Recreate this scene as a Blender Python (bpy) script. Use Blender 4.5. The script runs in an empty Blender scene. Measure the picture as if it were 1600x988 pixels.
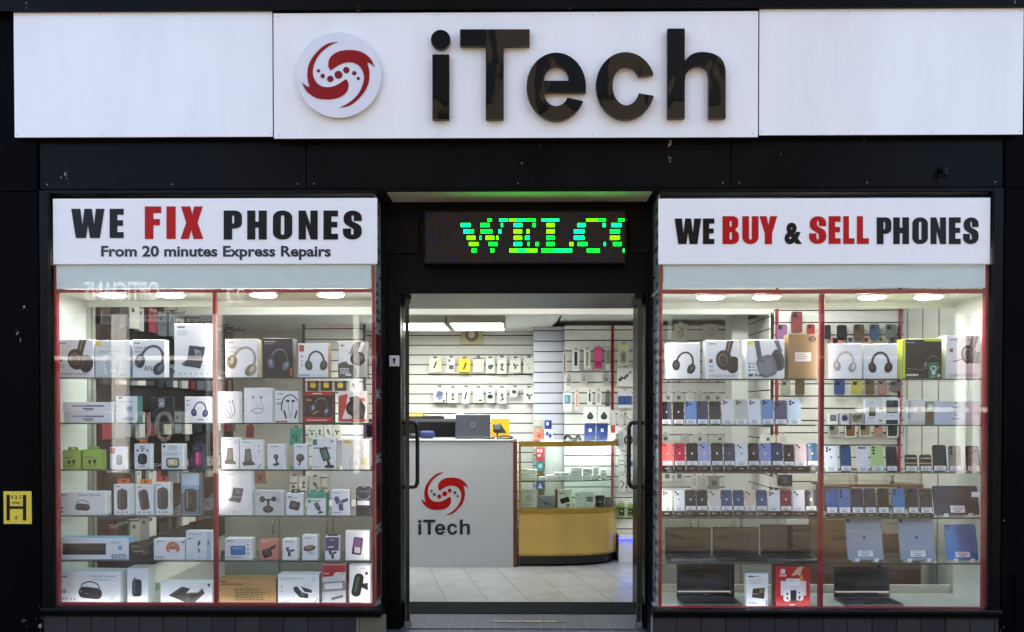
import bpy, bmesh, math, random
from mathutils import Vector, Matrix
from mathutils.geometry import tessellate_polygon

RND = random.Random(11)
S = bpy.context.scene
COL = S.collection

# ------------------------------------------------------------------ camera
FPX, DIST, EYE = 1300.0, 5.1, 1.44          # focal length in photo pixels, metres to the shop front, eye height
PITCH, YAW = math.radians(-0.87), math.radians(0.56)
PX, PY = 797.0, 660.0                        # principal point in the 1600 x 988 photo
cam_data = bpy.data.cameras.new("camera")
cam_data.sensor_width = 36.0
cam_data.lens = 36.0 * FPX / 1600.0
cam_data.shift_x = (800.0 - PX) / 1600.0
cam_data.shift_y = (PY - 494.0) / 1600.0
cam_data.clip_start, cam_data.clip_end = 0.05, 500.0
cam = bpy.data.objects.new("camera", cam_data)
COL.objects.link(cam)
cam.location = (0, -DIST, EYE)
cam.rotation_euler = (math.radians(90) + PITCH, 0, YAW)
S.camera = cam
CAMR = cam.rotation_euler.to_matrix()

# ------------------------------------------------------------------ world, sun, exposure
SUN_EL, SUN_AZ = math.radians(52), math.radians(25)      # the sun stands behind the shop: its front is in shade
world = bpy.data.worlds.new("World")
S.world = world
world.use_nodes = True
wn = world.node_tree
sky = wn.nodes.new("ShaderNodeTexSky")
sky.sky_type = 'NISHITA'
sky.sun_disc = False
sky.sun_elevation = SUN_EL
sky.sun_rotation = SUN_AZ
sky.air_density = 0.8
sky.dust_density = 4.0
sky.ozone_density = 0.3
bg = next(n for n in wn.nodes if n.type == 'BACKGROUND')
bg.inputs[1].default_value = 0.15
wn.links.new(sky.outputs[0], bg.inputs[0])
sun_data = bpy.data.lights.new("sun", 'SUN')
sun_data.energy = 3.0
sun_data.angle = math.radians(0.5)
sun_data.color = (1.0, 0.95, 0.87)
sun = bpy.data.objects.new("sun", sun_data)
COL.objects.link(sun)
sd = Vector((math.sin(SUN_AZ) * math.cos(SUN_EL), math.cos(SUN_AZ) * math.cos(SUN_EL), math.sin(SUN_EL)))
sun.rotation_euler = sd.to_track_quat('Z', 'Y').to_euler()
sun.location = (0, 10, 15)
S.view_settings.view_transform = 'Standard'
S.view_settings.look = 'None'
S.view_settings.exposure = 2.55
S.view_settings.gamma = 1.0
S.render.engine = 'CYCLES'
S.cycles.use_denoising = True
S.cycles.max_bounces = 9
S.cycles.transparent_max_bounces = 24
S.cycles.caustics_reflective = False
S.cycles.caustics_refractive = False
S.cycles.sample_clamp_indirect = 6.0
LAMP_ROOM, LAMP_CASE, LAMP_STRIP = 4.5, 16.0, 4.2

# ------------------------------------------------------------------ helpers
def at(px, py, Y):
    """World point on the plane Y = const that the photo shows at pixel (px, py)."""
    d = CAMR @ Vector(((px - PX) / FPX, -(py - PY) / FPX, -1.0))
    t = (Y + DIST) / d.y
    return cam.location + d * t

def X(px, Y, py=640): return at(px, py, Y).x
def Z(py, Y, px=800): return at(px, py, Y).z

def lin(h):
    h = h.lstrip('#')
    c = [int(h[i:i + 2], 16) / 255 for i in (0, 2, 4)]
    return tuple(x / 12.92 if x <= .04045 else ((x + .055) / 1.055) ** 2.4 for x in c)

MATS = {}
def mat(col, rough=0.45, metal=0.0, spec=0.5, vary=0.08, bump=0.0, bscale=60.0, name=None, coat=0.0):
    """Plain procedural material: a colour (sRGB hex) broken up by a faint noise."""
    key = (col, rough, metal, spec, vary, bump, bscale, coat)
    if key in MATS: return MATS[key]
    m = bpy.data.materials.new(name or "paint_" + col.lstrip('#'))
    m.use_nodes = True
    nt = m.node_tree; n = nt.nodes; p = n["Principled BSDF"]
    c = lin(col)
    p.inputs["Roughness"].default_value = rough
    p.inputs["Metallic"].default_value = metal
    p.inputs["Specular IOR Level"].default_value = spec
    p.inputs["Coat Weight"].default_value = coat
    p.inputs["Coat Roughness"].default_value = 0.05
    tc = n.new("ShaderNodeTexCoord")
    if vary:
        nz = n.new("ShaderNodeTexNoise"); nz.inputs["Scale"].default_value = 9.0; nz.inputs["Detail"].default_value = 5
        mx = n.new("ShaderNodeMix"); mx.data_type = 'RGBA'
        mx.inputs[6].default_value = (*[x * (1 - vary) for x in c], 1); mx.inputs[7].default_value = (*[min(1, x * (1 + vary * .5)) for x in c], 1)
        nt.links.new(tc.outputs["Object"], nz.inputs["Vector"])
        nt.links.new(nz.outputs[0], mx.inputs[0]); nt.links.new(mx.outputs[2], p.inputs["Base Color"])
    else:
        p.inputs["Base Color"].default_value = (*c, 1)
    if bump:
        nb = n.new("ShaderNodeTexNoise"); nb.inputs["Scale"].default_value = bscale; nb.inputs["Detail"].default_value = 4
        bp = n.new("ShaderNodeBump"); bp.inputs["Strength"].default_value = bump; bp.inputs["Distance"].default_value = 0.01
        nt.links.new(tc.outputs["Object"], nb.inputs["Vector"])
        nt.links.new(nb.outputs[0], bp.inputs["Height"]); nt.links.new(bp.outputs[0], p.inputs["Normal"])
    MATS[key] = m
    return m

def emit(col, strength, name):
    m = bpy.data.materials.new(name); m.use_nodes = True
    nt = m.node_tree; nt.nodes.clear()
    e = nt.nodes.new("ShaderNodeEmission"); o = nt.nodes.new("ShaderNodeOutputMaterial")
    e.inputs[0].default_value = (*lin(col), 1); e.inputs[1].default_value = strength
    nt.links.new(e.outputs[0], o.inputs[0])
    return m

def glass(name, tint, gain=1.7, rough=0.0, wave=0.0, smear=0.0):
    """Thin sheet glass: clear, with the reflection of both faces."""
    m = bpy.data.materials.new(name); m.use_nodes = True
    nt = m.node_tree; n = nt.nodes; n.clear(); L = nt.links.new
    o = n.new("ShaderNodeOutputMaterial"); mix = n.new("ShaderNodeMixShader")
    tr = n.new("ShaderNodeBsdfTransparent"); gl = n.new("ShaderNodeBsdfGlossy"); fr = n.new("ShaderNodeLayerWeight")
    mu = n.new("ShaderNodeMath"); mu.operation = 'MULTIPLY'; mu.inputs[1].default_value = gain; mu.use_clamp = True
    tr.inputs[0].default_value = (*lin(tint), 1); gl.inputs["Roughness"].default_value = rough
    fr.inputs["Blend"].default_value = 0.5              # facing = 1 - cos; Schlick works from either side of a pane
    pw = n.new("ShaderNodeMath"); pw.operation = 'POWER'; pw.inputs[1].default_value = 5.0
    sc = n.new("ShaderNodeMath"); sc.operation = 'MULTIPLY_ADD'; sc.inputs[1].default_value = 0.96; sc.inputs[2].default_value = 0.04
    L(fr.outputs["Facing"], pw.inputs[0]); L(pw.outputs[0], sc.inputs[0]); L(sc.outputs[0], mu.inputs[0]); L(mu.outputs[0], mix.inputs[0])
    L(tr.outputs[0], mix.inputs[1]); L(gl.outputs[0], mix.inputs[2]); L(mix.outputs[0], o.inputs[0])
    if smear:                                             # greasy wipe marks: a trace of grey on the pane
        tc = n.new("ShaderNodeTexCoord"); mp = n.new("ShaderNodeMapping"); mp.inputs["Rotation"].default_value = (0, .5, 0); mp.inputs["Scale"].default_value = (1.2, 1, 4)
        nz = n.new("ShaderNodeTexNoise"); nz.inputs["Scale"].default_value = 2.6; nz.inputs["Detail"].default_value = 7; nz.inputs["Distortion"].default_value = 1.2
        mr = n.new("ShaderNodeMapRange"); mr.inputs[1].default_value = .45; mr.inputs[2].default_value = .8; mr.inputs[4].default_value = smear
        df = n.new("ShaderNodeBsdfDiffuse"); m2 = n.new("ShaderNodeMixShader"); df.inputs[0].default_value = (.7, .72, .74, 1)
        L(tc.outputs["Object"], mp.inputs[0]); L(mp.outputs[0], nz.inputs["Vector"]); L(nz.outputs[0], mr.inputs[0]); L(mr.outputs[0], m2.inputs[0])
        L(mix.outputs[0], m2.inputs[1]); L(df.outputs[0], m2.inputs[2]); L(m2.outputs[0], o.inputs[0])
    if wave:
        tc = n.new("ShaderNodeTexCoord"); nz = n.new("ShaderNodeTexNoise"); nz.inputs["Scale"].default_value = 1.3
        bp = n.new("ShaderNodeBump"); bp.inputs["Strength"].default_value = wave; bp.inputs["Distance"].default_value = 0.02
        L(tc.outputs["Object"], nz.inputs["Vector"]); L(nz.outputs[0], bp.inputs["Height"]); L(bp.outputs[0], gl.inputs["Normal"])
    return m

class MB:
    """Collects faces and links them as ONE mesh object."""
    def __init__(s): s.v = []; s.f = []; s.m = []; s.sm = []; s.mats = []
    def mi(s, m):
        if m not in s.mats: s.mats.append(m)
        return s.mats.index(m)
    def face(s, pts, m, smooth=False):
        b = len(s.v); s.v += [tuple(p) for p in pts]
        s.f.append(tuple(range(b, b + len(pts)))); s.m.append(s.mi(m)); s.sm.append(smooth)
    def mesh(s, verts, faces, m, smooth=False):
        b = len(s.v); s.v += [tuple(p) for p in verts]; k = s.mi(m)
        for f in faces: s.f.append(tuple(b + i for i in f)); s.m.append(k); s.sm.append(smooth)
    def box(s, x0, x1, y0, y1, z0, z1, m, front=None):
        v = [(x0, y0, z0), (x1, y0, z0), (x1, y1, z0), (x0, y1, z0), (x0, y0, z1), (x1, y0, z1), (x1, y1, z1), (x0, y1, z1)]
        s.mesh(v, [(0, 3, 2, 1), (4, 5, 6, 7), (1, 2, 6, 5), (2, 3, 7, 6), (3, 0, 4, 7)], m)
        s.mesh(v, [(0, 1, 5, 4)], front or m)
    def rbox(s, x0, x1, y0, y1, z0, z1, m, r=0.004, front=None):
        """Box with chamfered vertical and horizontal front edges."""
        x0_, x1_, z0_, z1_ = x0 + r, x1 - r, z0 + r, z1 - r
        a = [(x0, y0 + r, z0), (x1, y0 + r, z0), (x1, y0 + r, z1), (x0, y0 + r, z1)]
        f = [(x0_, y0, z0_), (x1_, y0, z0_), (x1_, y0, z1_), (x0_, y0, z1_)]
        b = [(x0, y1, z0), (x1, y1, z0), (x1, y1, z1), (x0, y1, z1)]
        s.mesh(f, [(0, 1, 2, 3)], front or m)
        s.mesh(a + f, [(0, 1, 5, 4), (1, 2, 6, 5), (2, 3, 7, 6), (3, 0, 4, 7)], m)
        s.mesh(a + b, [(1, 0, 4, 5), (2, 1, 5, 6), (3, 2, 6, 7), (0, 3, 7, 4), (5, 4, 7, 6)], m)
    def prism(s, contours, y0, y1, m, side=None, ox=0, oz=0, back=True):
        """Contours in (x, z), holes allowed, swept from y0 (front) to y1."""
        cs = [[Vector((p[0] + ox, p[1] + oz, 0)) for p in c] for c in contours]
        flat = [p for c in cs for p in c]
        tris = tessellate_polygon(cs)
        fr = [(p.x, y0, p.y) for p in flat]
        def ori(t):
            a, b, c = (flat[i] for i in t)
            return t if (b - a).cross(c - a).z > 0 else (t[0], t[2], t[1])
        s.mesh(fr, [ori(t) for t in tris], m)
        if y1 is None: return
        if back: s.mesh([(p.x, y1, p.y) for p in flat], [tuple(reversed(ori(t))) for t in tris], side or m)
        for c in cs:
            n = len(c)
            v = [(p.x, y0, p.y) for p in c] + [(p.x, y1, p.y) for p in c]
            s.mesh(v, [(i, (i + 1) % n, n + (i + 1) % n, n + i) for i in range(n)], side or m)
    def tube(s, pts, r, m, seg=10, closed=False, cap=True):
        pts = [Vector(p) for p in pts]; n = len(pts); rings = []
        up = None
        for i, p in enumerate(pts):
            if closed: t = (pts[(i + 1) % n] - pts[i - 1])
            else: t = pts[min(i + 1, n - 1)] - pts[max(i - 1, 0)]
            t.normalize()
            if up is None: up = t.orthogonal().normalized()
            up = (up - t * up.dot(t)).normalized(); side = t.cross(up)
            rr = r[i] if isinstance(r, (list, tuple)) else r
            rings.append([p + (up * math.cos(a) + side * math.sin(a)) * rr for a in [2 * math.pi * k / seg for k in range(seg)]])
        v = [q for ring in rings for q in ring]; f = []
        for i in range(n if closed else n - 1):
            j = (i + 1) % n
            for k in range(seg): f.append((i * seg + k, i * seg + (k + 1) % seg, j * seg + (k + 1) % seg, j * seg + k))
        s.mesh(v, f, m, True)
        if not closed and cap:
            s.face(list(reversed(rings[0])), m); s.face(rings[-1], m)
    def disc(s, c, r, axis, h, m, seg=28, front=None, taper=1.0):
        """Short cylinder from centre c along axis ('y' or 'z'), h long."""
        def P(a, k, rr): 
            u, w = rr * math.cos(a), rr * math.sin(a)
            return (c[0] + u, c[1] + k, c[2] + w) if axis == 'y' else (c[0] + u, c[1] + w, c[2] + k)
        an = [2 * math.pi * k / seg for k in range(seg)]
        A = [P(a, 0, r) for a in an]; B = [P(a, h, r * taper) for a in an]
        s.mesh(A + B, [(i, (i + 1) % seg, seg + (i + 1) % seg, seg + i) for i in range(seg)], m, True)
        s.face(A, front or m); s.face(list(reversed(B)), m)
    def build(s, name, parent=None, loc=(0, 0, 0), rot=0.0, recalc=False):
        me = bpy.data.meshes.new(name)
        me.from_pydata(s.v, [], s.f)
        for m in s.mats: me.materials.append(m)
        me.polygons.foreach_set("material_index", s.m)
        me.polygons.foreach_set("use_smooth", s.sm)
        if recalc:
            b = bmesh.new(); b.from_mesh(me); bmesh.ops.remove_doubles(b, verts=b.verts, dist=1e-5)
            bmesh.ops.recalc_face_normals(b, faces=b.faces); b.to_mesh(me); b.free()
        me.update()
        o = bpy.data.objects.new(name, me); COL.objects.link(o)
        o.location = loc; o.rotation_euler = (0, 0, rot)
        if parent: o.parent = parent
        return o

def tag(o, label=None, cat=None, group=None, kind=None):
    if label: o["label"] = label
    if cat: o["category"] = cat
    if group: o["group"] = group
    if kind: o["kind"] = kind
    return o

def empty(name, label, cat, loc=(0, 0, 0), rot=0.0, group=None):
    o = bpy.data.objects.new(name, None); COL.objects.link(o)
    o.location = loc; o.rotation_euler = (0, 0, rot); o.empty_display_size = 0.1
    return tag(o, label, cat, group)

def copy_tree(o, loc, rot=None, parent=None):
    c = o.copy(); COL.objects.link(c); c.parent = parent
    if loc is not None: c.location = loc
    if rot is not None: c.rotation_euler = (0, 0, rot)
    for ch in list(o.children): copy_tree(ch, None, None, c)
    return c

# text and lettering ------------------------------------------------
TXT = {}
def text_tris(body, bold=0.0):
    """Triangles of a word in the built-in font, scaled to unit height and unit width: (verts, tris, aspect)."""
    k = (body, bold)
    if k not in TXT:
        cu = bpy.data.curves.new("word", 'FONT'); cu.body = body; cu.offset = bold; cu.resolution_u = 3
        ob = bpy.data.objects.new("word", cu)
        me = bpy.data.meshes.new_from_object(ob)
        vs = [v.co.copy() for v in me.vertices]
        me.calc_loop_triangles()
        tr = [tuple(t.vertices) for t in me.loop_triangles]
        x0 = min(v.x for v in vs); x1 = max(v.x for v in vs); y0 = min(v.y for v in vs); y1 = max(v.y for v in vs)
        TXT[k] = ([((v.x - x0) / (x1 - x0), (v.y - y0) / (y1 - y0)) for v in vs], tr, (x1 - x0) / (y1 - y0))
        bpy.data.objects.remove(ob); bpy.data.meshes.remove(me); bpy.data.curves.remove(cu)
    return TXT[k]

def arc(cx, cy, rx, ry, a0, a1, n=14):
    return [(cx + rx * math.cos(math.radians(a0 + (a1 - a0) * i / n)), cy + ry * math.sin(math.radians(a0 + (a1 - a0) * i / n))) for i in range(n + 1)]

def rrect(x0, x1, y0, y1, rx, ry, n=5):
    return (arc(x1 - rx, y0 + ry, rx, ry, -90, 0, n) + arc(x1 - rx, y1 - ry, rx, ry, 0, 90, n)
            + arc(x0 + rx, y1 - ry, rx, ry, 90, 180, n) + arc(x0 + rx, y0 + ry, rx, ry, 180, 270, n))

def smooth_path(pts, n=6, closed=True):
    out = []; N = len(pts)
    for i in range(N if closed else N - 1):
        p0, p1, p2, p3 = (pts[(i + k - 1) % N] if closed else pts[max(0, min(N - 1, i + k - 1))] for k in range(4))
        for j in range(n):
            t = j / n
            out.append(tuple(.5 * (2 * b + (c - a) * t + (2 * a - 5 * b + 4 * c - d) * t * t + (3 * b - a - 3 * c + d) * t ** 3) for a, b, c, d in zip(p0, p1, p2, p3)))
    if not closed: out.append(pts[-1])
    return out

HEAVY = {  # heavy condensed capitals in the unit square
 'W': [[(0, 1), (.27, 1), (.335, .42), (.40, 1), (.62, 1), (.69, .42), (.745, 1), (1, 1), (.86, 0), (.57, 0), (.505, .45), (.44, 0), (.14, 0)]],
 'E': [[(0, 0), (0, 1), (1, 1), (1, .8), (.54, .8), (.54, .61), (.95, .61), (.95, .42), (.54, .42), (.54, .2), (1, .2), (1, 0)]],
 'F': [[(0, 0), (0, 1), (1, 1), (1, .8), (.52, .8), (.52, .61), (.92, .61), (.92, .42), (.52, .42), (.52, 0)]],
 'I': [[(0, 0), (0, 1), (1, 1), (1, 0)]],
 'X': [[(.02, 1), (.43, 1), (.52, .73), (.6, 1), (.97, 1), (.75, .5), (1, 0), (.58, 0), (.47, .29), (.36, 0), (0, 0), (.25, .5)]],
 'P': [[(0, 0), (0, 1)] + arc(.6, .81, .4, .19, 90, 0, 8) + arc(.6, .57, .4, .19, 0, -90, 8) + [(.46, .38), (.46, 0)], [(.46, .83), (.46, .55)] + arc(.52, .62, .06, .07, -90, 0, 4) + arc(.52, .76, .06, .07, 0, 90, 4)],
 'H': [[(0, 0), (0, 1), (.41, 1), (.41, .62), (.59, .62), (.59, 1), (1, 1), (1, 0), (.59, 0), (.59, .41), (.41, .41), (.41, 0)]],
 'O': [rrect(0, 1, 0, 1, .48, .24, 9), rrect(.41, .59, .16, .84, .088, .05, 5)],
 'N': [[(0, 0), (0, 1), (.36, 1), (.62, .5), (.62, 1), (1, 1), (1, 0), (.64, 0), (.38, .52), (.38, 0)]],
 'S': [[(1, .64)] + arc(.52, .76, .48, .24, 0, 180, 12) + [(.04, .64), (.12, .54), (.3, .46), (.5, .39), (.57, .33), (.57, .2)] + arc(.5, .2, .07, .04, 0, -180, 6) + [(.43, .38), (0, .38)]
       + arc(.5, .24, .5, .24, 180, 360, 12) + [(1, .34), (.95, .46), (.8, .54), (.55, .61), (.46, .68), (.46, .8)] + arc(.52, .8, .06, .04, 180, 0, 6) + [(.58, .64)]],
 'B': [[(0, 0), (0, 1)] + arc(.6, .84, .36, .16, 90, 0, 7) + arc(.6, .68, .36, .16, 0, -55, 4) + arc(.6, .32, .4, .18, 60, 0, 4) + arc(.6, .18, .4, .18, 0, -90, 7), rrect(.43, .56, .62, .84, .05, .04, 3), rrect(.43, .58, .16, .43, .05, .04, 3)],
 'U': [[(0, 1), (.41, 1), (.41, .2)] + arc(.5, .2, .09, .04, 180, 360, 6) + [(.59, 1), (1, 1)] + arc(.5, .24, .5, .24, 0, -180, 12)],
 'Y': [[(0, 1), (.40, 1), (.5, .66), (.6, 1), (1, 1), (.7, .38), (.7, 0), (.3, 0), (.3, .38)]],
 'L': [[(0, 0), (0, 1), (.5, 1), (.5, .2), (1, .2), (1, 0)]],
}

# shop mark and name, in photo pixels (y down)
def _px(c): return [(p[0], -p[1]) for p in c]
LETTER_I = [[(675.6, 85.2), (702, 85.2), (702, 186.8), (675.6, 186.8)]]
LETTER_DOT = [arc(688.4, 62, 15.2, 15.2, 0, 350, 35)]
LETTER_T = [[(718.8, 46), (827.6, 46), (827.6, 72), (787, 72), (787, 186.8), (759, 186.8), (759, 72), (718.8, 72)]]
LETTER_E = [[(915.6, 144.8)] + arc(869.2, 135.6, 46.4, 53.2, 8, -335, 40) + [(887.2, 152.8)] + arc(869, 146, 18.5, 20, 20, 180, 14) + [(850.8, 144.8)],
            [(850, 126.4)] + arc(869.4, 126.4, 19.4, 23.2, 180, 360, 16)]
LETTER_C = [arc(977.6, 134.4, 46.4, 52.8, -20, -343, 40) + [(998, 146)] + arc(978.6, 134, 21.4, 30.8, 25, 331, 30) + [(998, 119.2)]]
LETTER_H = [[(1042.8, 44.8), (1070, 44.8), (1070, 95)] + smooth_path([(1070, 95), (1081, 85), (1096, 81.4), (1114, 83.8), (1127, 92), (1133, 105), (1134, 120)], 5, False)
            + [(1134, 185.2), (1107.2, 185.2)] + smooth_path([(1107.2, 122), (1105, 110), (1098, 104), (1089, 103), (1079, 107), (1072, 116), (1070, 128)], 5, False) + [(1070, 185.2), (1042.8, 185.2)]]
_sw = [(445, 465), (428, 440), (424, 400), (440, 350), (485, 310), (550, 286), (640, 281), (715, 294), (775, 328), (815, 370), (846, 437), (806, 402), (776, 393), (792, 450), (797, 510),
       (788, 580), (760, 645), (715, 705), (660, 757), (600, 790), (523, 803), (590, 772), (650, 728), (700, 672), (735, 600), (748, 530), (735, 470), (700, 420), (645, 394), (580, 394), (520, 416), (475, 445)]
def _sharp(pts, corners, n=4):
    out = []; idx = corners + [len(pts)]
    for a, b in zip(idx[:-1], idx[1:]):
        seg = smooth_path([pts[i % len(pts)] for i in range(a, b + 1)], n, False); out += seg[:-1]
    return out
SWIRL = [(440 + x / 5.811, 30 + y / 5.811) for x, y in _sharp(_sw, [0, 10, 12, 20])]
LOGO_C = (440 + 515 / 5.811, 30 + 504.5 / 5.811)
SWIRL2 = [(2 * LOGO_C[0] - x, 2 * LOGO_C[1] - y) for x, y in SWIRL]
DOTS = [(440 + x / 5.811, 30 + y / 5.811, r / 5.811) for x, y, r in ((516, 505, 36), (587, 462, 29), (442, 543, 29), (659, 491, 20), (373, 516, 20), (696, 538, 15), (334, 469, 15))]

# ------------------------------------------------------------------ special materials
def black_panel_mat(name, base, rough, bump=0.15, chips=0.0, spec=.3):
    m = bpy.data.materials.new(name); m.use_nodes = True
    nt = m.node_tree; n = nt.nodes; p = n["Principled BSDF"]; L = nt.links.new
    p.inputs["Specular IOR Level"].default_value = spec
    tc = n.new("ShaderNodeTexCoord")
    nz = n.new("ShaderNodeTexNoise"); nz.inputs["Scale"].default_value = 2.2; nz.inputs["Detail"].default_value = 8
    L(tc.outputs["Object"], nz.inputs["Vector"])
    cr = n.new("ShaderNodeValToRGB"); c = lin(base)
    cr.color_ramp.elements[0].position = .3; cr.color_ramp.elements[0].color = (*[x * .7 for x in c], 1)
    cr.color_ramp.elements[1].position = .75; cr.color_ramp.elements[1].color = (*[x * 1.4 for x in c], 1)
    L(nz.outputs[0], cr.inputs[0])
    col = cr.outputs[0]
    if chips:                                    # flaked paint: small pale specks and scratches
        vo = n.new("ShaderNodeTexNoise"); vo.inputs["Scale"].default_value = 9; vo.inputs["Detail"].default_value = 6; vo.inputs["Roughness"].default_value = .72
        mp = n.new("ShaderNodeMapping"); mp.inputs["Scale"].default_value = (1, 1, .45)
        L(tc.outputs["Object"], mp.inputs[0]); L(mp.outputs[0], vo.inputs["Vector"])
        th = n.new("ShaderNodeValToRGB"); th.color_ramp.elements[0].position = 1 - chips; th.color_ramp.elements[1].position = 1 - chips + .012
        sx = n.new("ShaderNodeSeparateXYZ"); lo = n.new("ShaderNodeMapRange"); ad = n.new("ShaderNodeMath"); ad.operation = 'ADD'
        lo.inputs[1].default_value = .42; lo.inputs[2].default_value = 0.0; lo.inputs[4].default_value = .10
        L(tc.outputs["Object"], sx.inputs[0]); L(sx.outputs[2], lo.inputs[0]); L(lo.outputs[0], ad.inputs[0]); L(vo.outputs[0], ad.inputs[1]); L(ad.outputs[0], th.inputs[0])
        mx = n.new("ShaderNodeMix"); mx.data_type = 'RGBA'; mx.inputs[7].default_value = (.32, .30, .26, 1)
        L(th.outputs[0], mx.inputs[0]); L(col, mx.inputs[6]); col = mx.outputs[2]
    L(col, p.inputs["Base Color"])
    ru = n.new("ShaderNodeMapRange"); ru.inputs[3].default_value = rough * .75; ru.inputs[4].default_value = rough * 1.35
    L(nz.outputs[0], ru.inputs[0]); L(ru.outputs[0], p.inputs["Roughness"])
    bn = n.new("ShaderNodeTexNoise"); bn.inputs["Scale"].default_value = 3.0
    bp = n.new("ShaderNodeBump"); bp.inputs["Strength"].default_value = bump; bp.inputs["Distance"].default_value = .02
    L(tc.outputs["Object"], bn.inputs["Vector"]); L(bn.outputs[0], bp.inputs["Height"]); L(bp.outputs[0], p.inputs["Normal"])
    return m

def wavy_sheet_mat(name, base, rough, strength, scale, spec=0.5, dist=0.02, dirt=0.0):
    """Sheet that is not quite flat: its reflections bend in tall waves."""
    m = bpy.data.materials.new(name); m.use_nodes = True
    nt = m.node_tree; n = nt.nodes; p = n["Principled BSDF"]; L = nt.links.new
    p.inputs["Base Color"].default_value = (*lin(base), 1); p.inputs["Roughness"].default_value = rough; p.inputs["Specular IOR Level"].default_value = spec
    tc = n.new("ShaderNodeTexCoord"); mp = n.new("ShaderNodeMapping"); mp.inputs["Scale"].default_value = scale
    nz = n.new("ShaderNodeTexNoise"); nz.inputs["Scale"].default_value = 1.0; nz.inputs["Detail"].default_value = 1.5
    bp = n.new("ShaderNodeBump"); bp.inputs["Strength"].default_value = strength; bp.inputs["Distance"].default_value = dist
    L(tc.outputs["Object"], mp.inputs[0]); L(mp.outputs[0], nz.inputs["Vector"]); L(nz.outputs[0], bp.inputs["Height"]); L(bp.outputs[0], p.inputs["Normal"])
    if dirt:
        m2 = n.new("ShaderNodeMapping"); m2.inputs["Scale"].default_value = (2.6, 1, .5)
        n2 = n.new("ShaderNodeTexNoise"); n2.inputs["Scale"].default_value = 1.4; n2.inputs["Detail"].default_value = 9; n2.inputs["Roughness"].default_value = .6
        rp = n.new("ShaderNodeValToRGB"); c = lin(base)
        rp.color_ramp.elements[0].position = .28; rp.color_ramp.elements[0].color = (*[x * (1 - dirt) for x in c], 1)
        rp.color_ramp.elements[1].position = .62; rp.color_ramp.elements[1].color = (*c, 1)
        L(tc.outputs["Object"], m2.inputs[0]); L(m2.outputs[0], n2.inputs["Vector"]); L(n2.outputs[0], rp.inputs[0]); L(rp.outputs[0], p.inputs["Base Color"])
        mr = n.new("ShaderNodeMapRange"); mr.inputs[3].default_value = rough * .6; mr.inputs[4].default_value = rough * 1.8
        L(n2.outputs[0], mr.inputs[0]); L(mr.outputs[0], p.inputs["Roughness"])
    return m

def slab_mat(name, c1, c2, joint, w, h, rough, rot=0.0, mortar=0.006, offset=0.5, bump=0.3):
    m = bpy.data.materials.new(name); m.use_nodes = True
    nt = m.node_tree; n = nt.nodes; p = n["Principled BSDF"]; L = nt.links.new
    tc = n.new("ShaderNodeTexCoord"); mp = n.new("ShaderNodeMapping"); mp.inputs["Rotation"].default_value = (0, 0, rot)
    br = n.new("ShaderNodeTexBrick"); br.offset = offset
    br.inputs["Color1"].default_value = (*lin(c1), 1); br.inputs["Color2"].default_value = (*lin(c2), 1); br.inputs["Mortar"].default_value = (*lin(joint), 1)
    br.inputs["Scale"].default_value = 1; br.inputs["Mortar Size"].default_value = mortar; br.inputs["Mortar Smooth"].default_value = .1
    br.inputs["Brick Width"].default_value = w; br.inputs["Row Height"].default_value = h
    nz = n.new("ShaderNodeTexNoise"); nz.inputs["Scale"].default_value = 6; nz.inputs["Detail"].default_value = 8
    mx = n.new("ShaderNodeMix"); mx.data_type = 'RGBA'; mx.blend_type = 'MULTIPLY'; mx.inputs[0].default_value = .5
    L(tc.outputs["Object"], mp.inputs[0]); L(mp.outputs[0], br.inputs["Vector"]); L(tc.outputs["Object"], nz.inputs["Vector"])
    L(br.outputs[0], mx.inputs[6]); L(nz.outputs[0], mx.inputs[7]); L(mx.outputs[2], p.inputs["Base Color"])
    p.inputs["Roughness"].default_value = rough
    bp = n.new("ShaderNodeBump"); bp.inputs["Strength"].default_value = bump; bp.inputs["Distance"].default_value = .004; bp.invert = True
    L(br.outputs[1], bp.inputs["Height"]); L(bp.outputs[0], p.inputs["Normal"])
    return m

M_black = black_panel_mat("black_panel", "#0e0e0f", .28, .15, .335, .06)
M_pier = black_panel_mat("black_painted_timber", "#08080b", .45, .1, .315, .02)
M_frame = mat("#0a0b0d", .32, 0, .1, .15, name="black_frame")
M_dark = mat("#0b0b0d", .5, 0, .4, .1, name="dark_void")
M_fascia = wavy_sheet_mat("white_fascia_sheet", "#f1f3f1", .12, .9, (1.7, 1, .35), .45, dirt=.075)
M_acryl = wavy_sheet_mat("black_gloss_acrylic", "#060606", .03, .22, (5, 5, 3), .6)
M_white = mat("#f2f3f1", .35, 0, .5, .03, name="white_sign_panel")
M_frost = mat("#e0eeec", .3, 0, .5, .05, name="pale_panel")
M_red = mat("#8e1420", .4, 0, .3, .15, name="red_trim")
M_redsign = mat("#b3120f", .4, 0, .2, .05, name="red_lettering")
M_ink = mat("#0d0c0c", .35, 0, .22, .1, name="black_lettering")
M_inkblue = mat("#151b2b", .35, 0, .5, .1, name="navy_lettering")
M_steel = mat("#9a9c9e", .25, .9, .5, .1, name="steel")
M_glass = glass("window_glass", "#fbfdfc", 1.05, smear=.035)
M_doorglass = glass("door_glass", "#eef4f0", 1.0)
M_shelf = glass("shelf_glass", "#f3f9f6", 1.0)
M_shelfedge = mat("#33423b", .15, 0, .6, .1, name="shelf_glass_edge")
M_wall = mat("#dcdcd6", .6, 0, .3, .05, name="white_wall")
M_slat = mat("#e2e2de", .45, 0, .4, .04, name="white_slat_board")
M_slatdk = mat("#c2c6d2", .45, 0, .4, .05, name="blue_grey_slat_board")
M_groove = mat("#2d2420", .7, 0, .2, .1, name="slat_groove")
M_beige = mat("#c3c6c2", .5, 0, .4, .05, name="cream_panel")
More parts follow.
